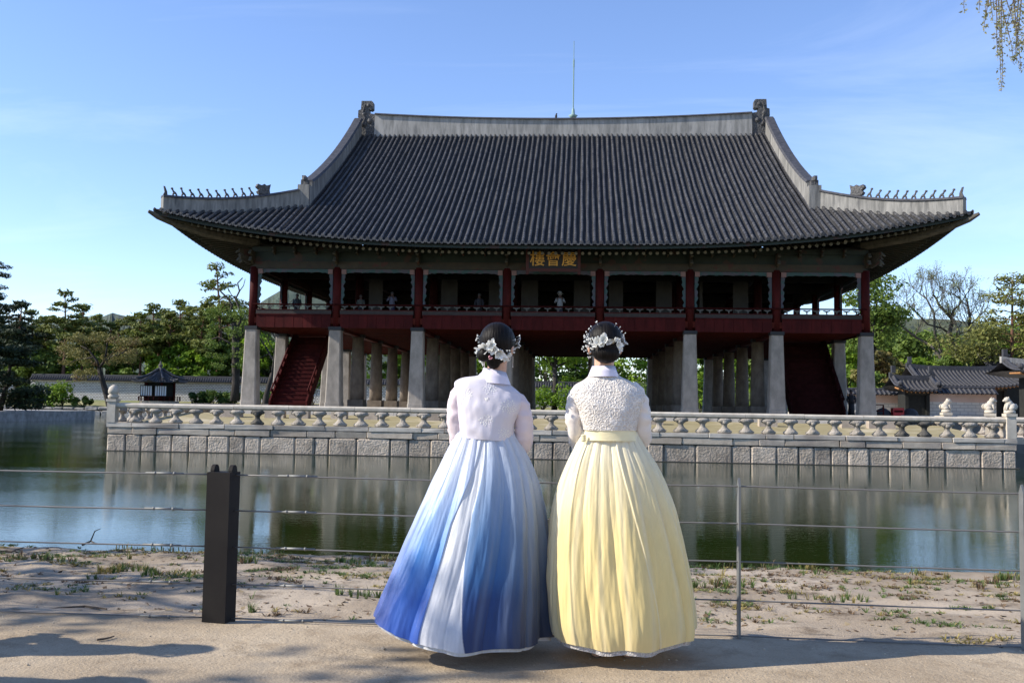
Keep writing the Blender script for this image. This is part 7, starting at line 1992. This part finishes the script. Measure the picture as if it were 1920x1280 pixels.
hair_flowers(F2, w2, hc2 + Vector((0, -.012, .018)), .092, .108, .104, [
    ('bloom', [(1124, 640, .028, 7), (1133, 636, .034, 7), (1140, 641, .026, 6), (1157, 645, .026, 7), (1161, 653, .020, 6), (1153, 637, .018, 5), (1117, 645, .020, 6), (1130, 644, .024, 6), (1159, 638, .014, 5)]),
    ('rose', [(1147, 640, .020)]),
    ('sprig', [(1108, 619, 2), (1103, 626, 4), (1100, 633, 4), (1106, 634, 4), (1112, 636, 4), (1102, 641, 4), (1109, 643, 5), (1115, 645, 4), (1104, 650, 4), (1111, 652, 4), (1100, 656, 2), (1107, 660, 3), (1108, 668, 2), (1117, 637, 3), (1120, 634, 2), (1166, 627, 3), (1168, 634, 4), (1170, 640, 3), (1167, 645, 2), (1165, 621, 1), (1113, 614, 1), (1119, 610, 1), (1153, 611, 1), (1160, 616, 1), (1158, 658, 2), (1098, 640, 2), (1097, 650, 2)])], 13)
b = MB()
for k in range(3):
    q = a(1094, 817 + k * 4, -.075); b.ball((q.x, q.y, q.z), .011, 8, 5, (1.2, .6, .8))
fput(F2, 'knot', b.mesh('knot', M_ribbon, True), w2)

# ------------------------------------------------------------------ visitors upstairs
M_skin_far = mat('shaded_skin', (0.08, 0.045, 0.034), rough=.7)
def visitor(px, z0, y, hgt, top, bottom, hairc, lab, arm=0, hat=False):
    x = X(px, y); t = thing('person', (x, y, z0), lab, 'person'); k = hgt / 1.7
    def q(a, b_, c): return (x + a * k, y + b_ * k, z0 + c * k)
    b = MB()
    for s in (-1, 1):
        b.tube([q(s * .09, 0, .04), q(s * .09, 0, .48), q(s * .1, 0, .88)], [.05 * k, .06 * k, .09 * k], 8)
        if arm: b.tube([q(s * .19, 0, 1.38), q(s * .27, -.1, 1.15), q(s * .10, -.28, 1.42)], [.05 * k, .045 * k, .035 * k], 7)
        else: b.tube([q(s * .19, 0, 1.38), q(s * .24, 0, 1.1), q(s * .2, -.12, .88)], [.05 * k, .045 * k, .035 * k], 7)
    b.tube([q(0, 0, .84), q(0, 0, 1.1), q(0, 0, 1.3), q(0, 0, 1.42), q(0, 0, 1.52)], [.15 * k, .14 * k, .18 * k, .12 * k, .05 * k], 10)
    b.ball(q(0, 0, 1.60), .1 * k, 10, 7, (.85, .95, 1.15)); put('body', b.mesh('body', M_skin_far, True), t)
    b = MB(); b.tube([q(0, 0, .86), q(0, 0, 1.1), q(0, 0, 1.32), q(0, 0, 1.43)], [.19 * k, .17 * k, .21 * k, .10 * k], 10)
    for s in (-1, 1):
        if arm: b.tube([q(s * .18, 0, 1.38), q(s * .28, -.1, 1.14), q(s * .18, -.2, 1.3)], [.075 * k, .065 * k, .055 * k], 7)
        else: b.tube([q(s * .18, 0, 1.38), q(s * .25, 0, 1.1), q(s * .22, -.06, .95)], [.075 * k, .065 * k, .055 * k], 7)
    put('top', b.mesh('top', mat('cloth_top', top, rough=.8), True), t)
    b = MB(); b.tube([q(0, 0, .9), q(0, 0, .5), q(0, 0, .1)], [.17 * k, .2 * k, .22 * k], 10); put('lower_clothes', b.mesh('lower_clothes', mat('cloth_lower', bottom, rough=.8), True), t)
    b = MB(); b.ball(q(0, .02, 1.64), .115 * k, 10, 7, (.95, 1, 1))
    if hat: b.lathe([(.22 * k, 0), (.21 * k, .015), (.12 * k, .03), (.11 * k, .13 * k), (.03, .14 * k)], q(0, 0, 1.68), 14)
    put('hat' if hat else 'hair', b.mesh('hair', mat('visitor_hair', hairc, rough=.7), True), t)
visitor(1049, FZ, VB + .9, 1.62, (.24, .25, .25), (.03, .03, .04), (.2, .2, .18), 'visitor in white shirt and pale sun hat at the railing under the name board', 1, True)
visitor(733, FZ, VB + .9, 1.6, (.09, .09, .12), (.03, .03, .06), (.02, .02, .02), 'visitor with hands raised to the face at the railing of the second bay', 1)
visitor(674, FZ, VB + 1.1, 1.42, (.06, .065, .055), (.02, .02, .02), (.03, .025, .02), 'visitor in grey-green top bending at the railing of the second bay')
visitor(897, FZ, VB + 1.4, 1.6, (.02, .02, .025), (.01, .01, .01), (.02, .02, .02), 'dark-clad visitor in shade behind the railing of the third bay')
visitor(554, FZ, VB + 2.5, 1.6, (.02, .03, .035), (.02, .02, .02), (.01, .01, .01), 'visitor in black seen against daylight in the first bay at the left')
visitor(1597, ZB, VB + 3, 1.55, (.012, .012, .014), (.012, .012, .014), (.01, .01, .01), 'dark silhouette of a person standing behind the terrace left of the last pillar')
# two more visitors of the same party stand left of the frame; their shadows fall on the path
for (px, py, d, lab) in ((-610, 1215, 4.52, 'woman in cream lace jacket and yellow skirt standing out of view left of the frame'), (-900, 1300, 3.92, 'second woman in yellow skirt standing out of view, nearer the photographer')):
    q = G(px, d, ZP); c = copy_tree(w2, (q.x, q.y, q.z), 0.0); tag(c, lab, 'person', 'women out of view left of the frame')
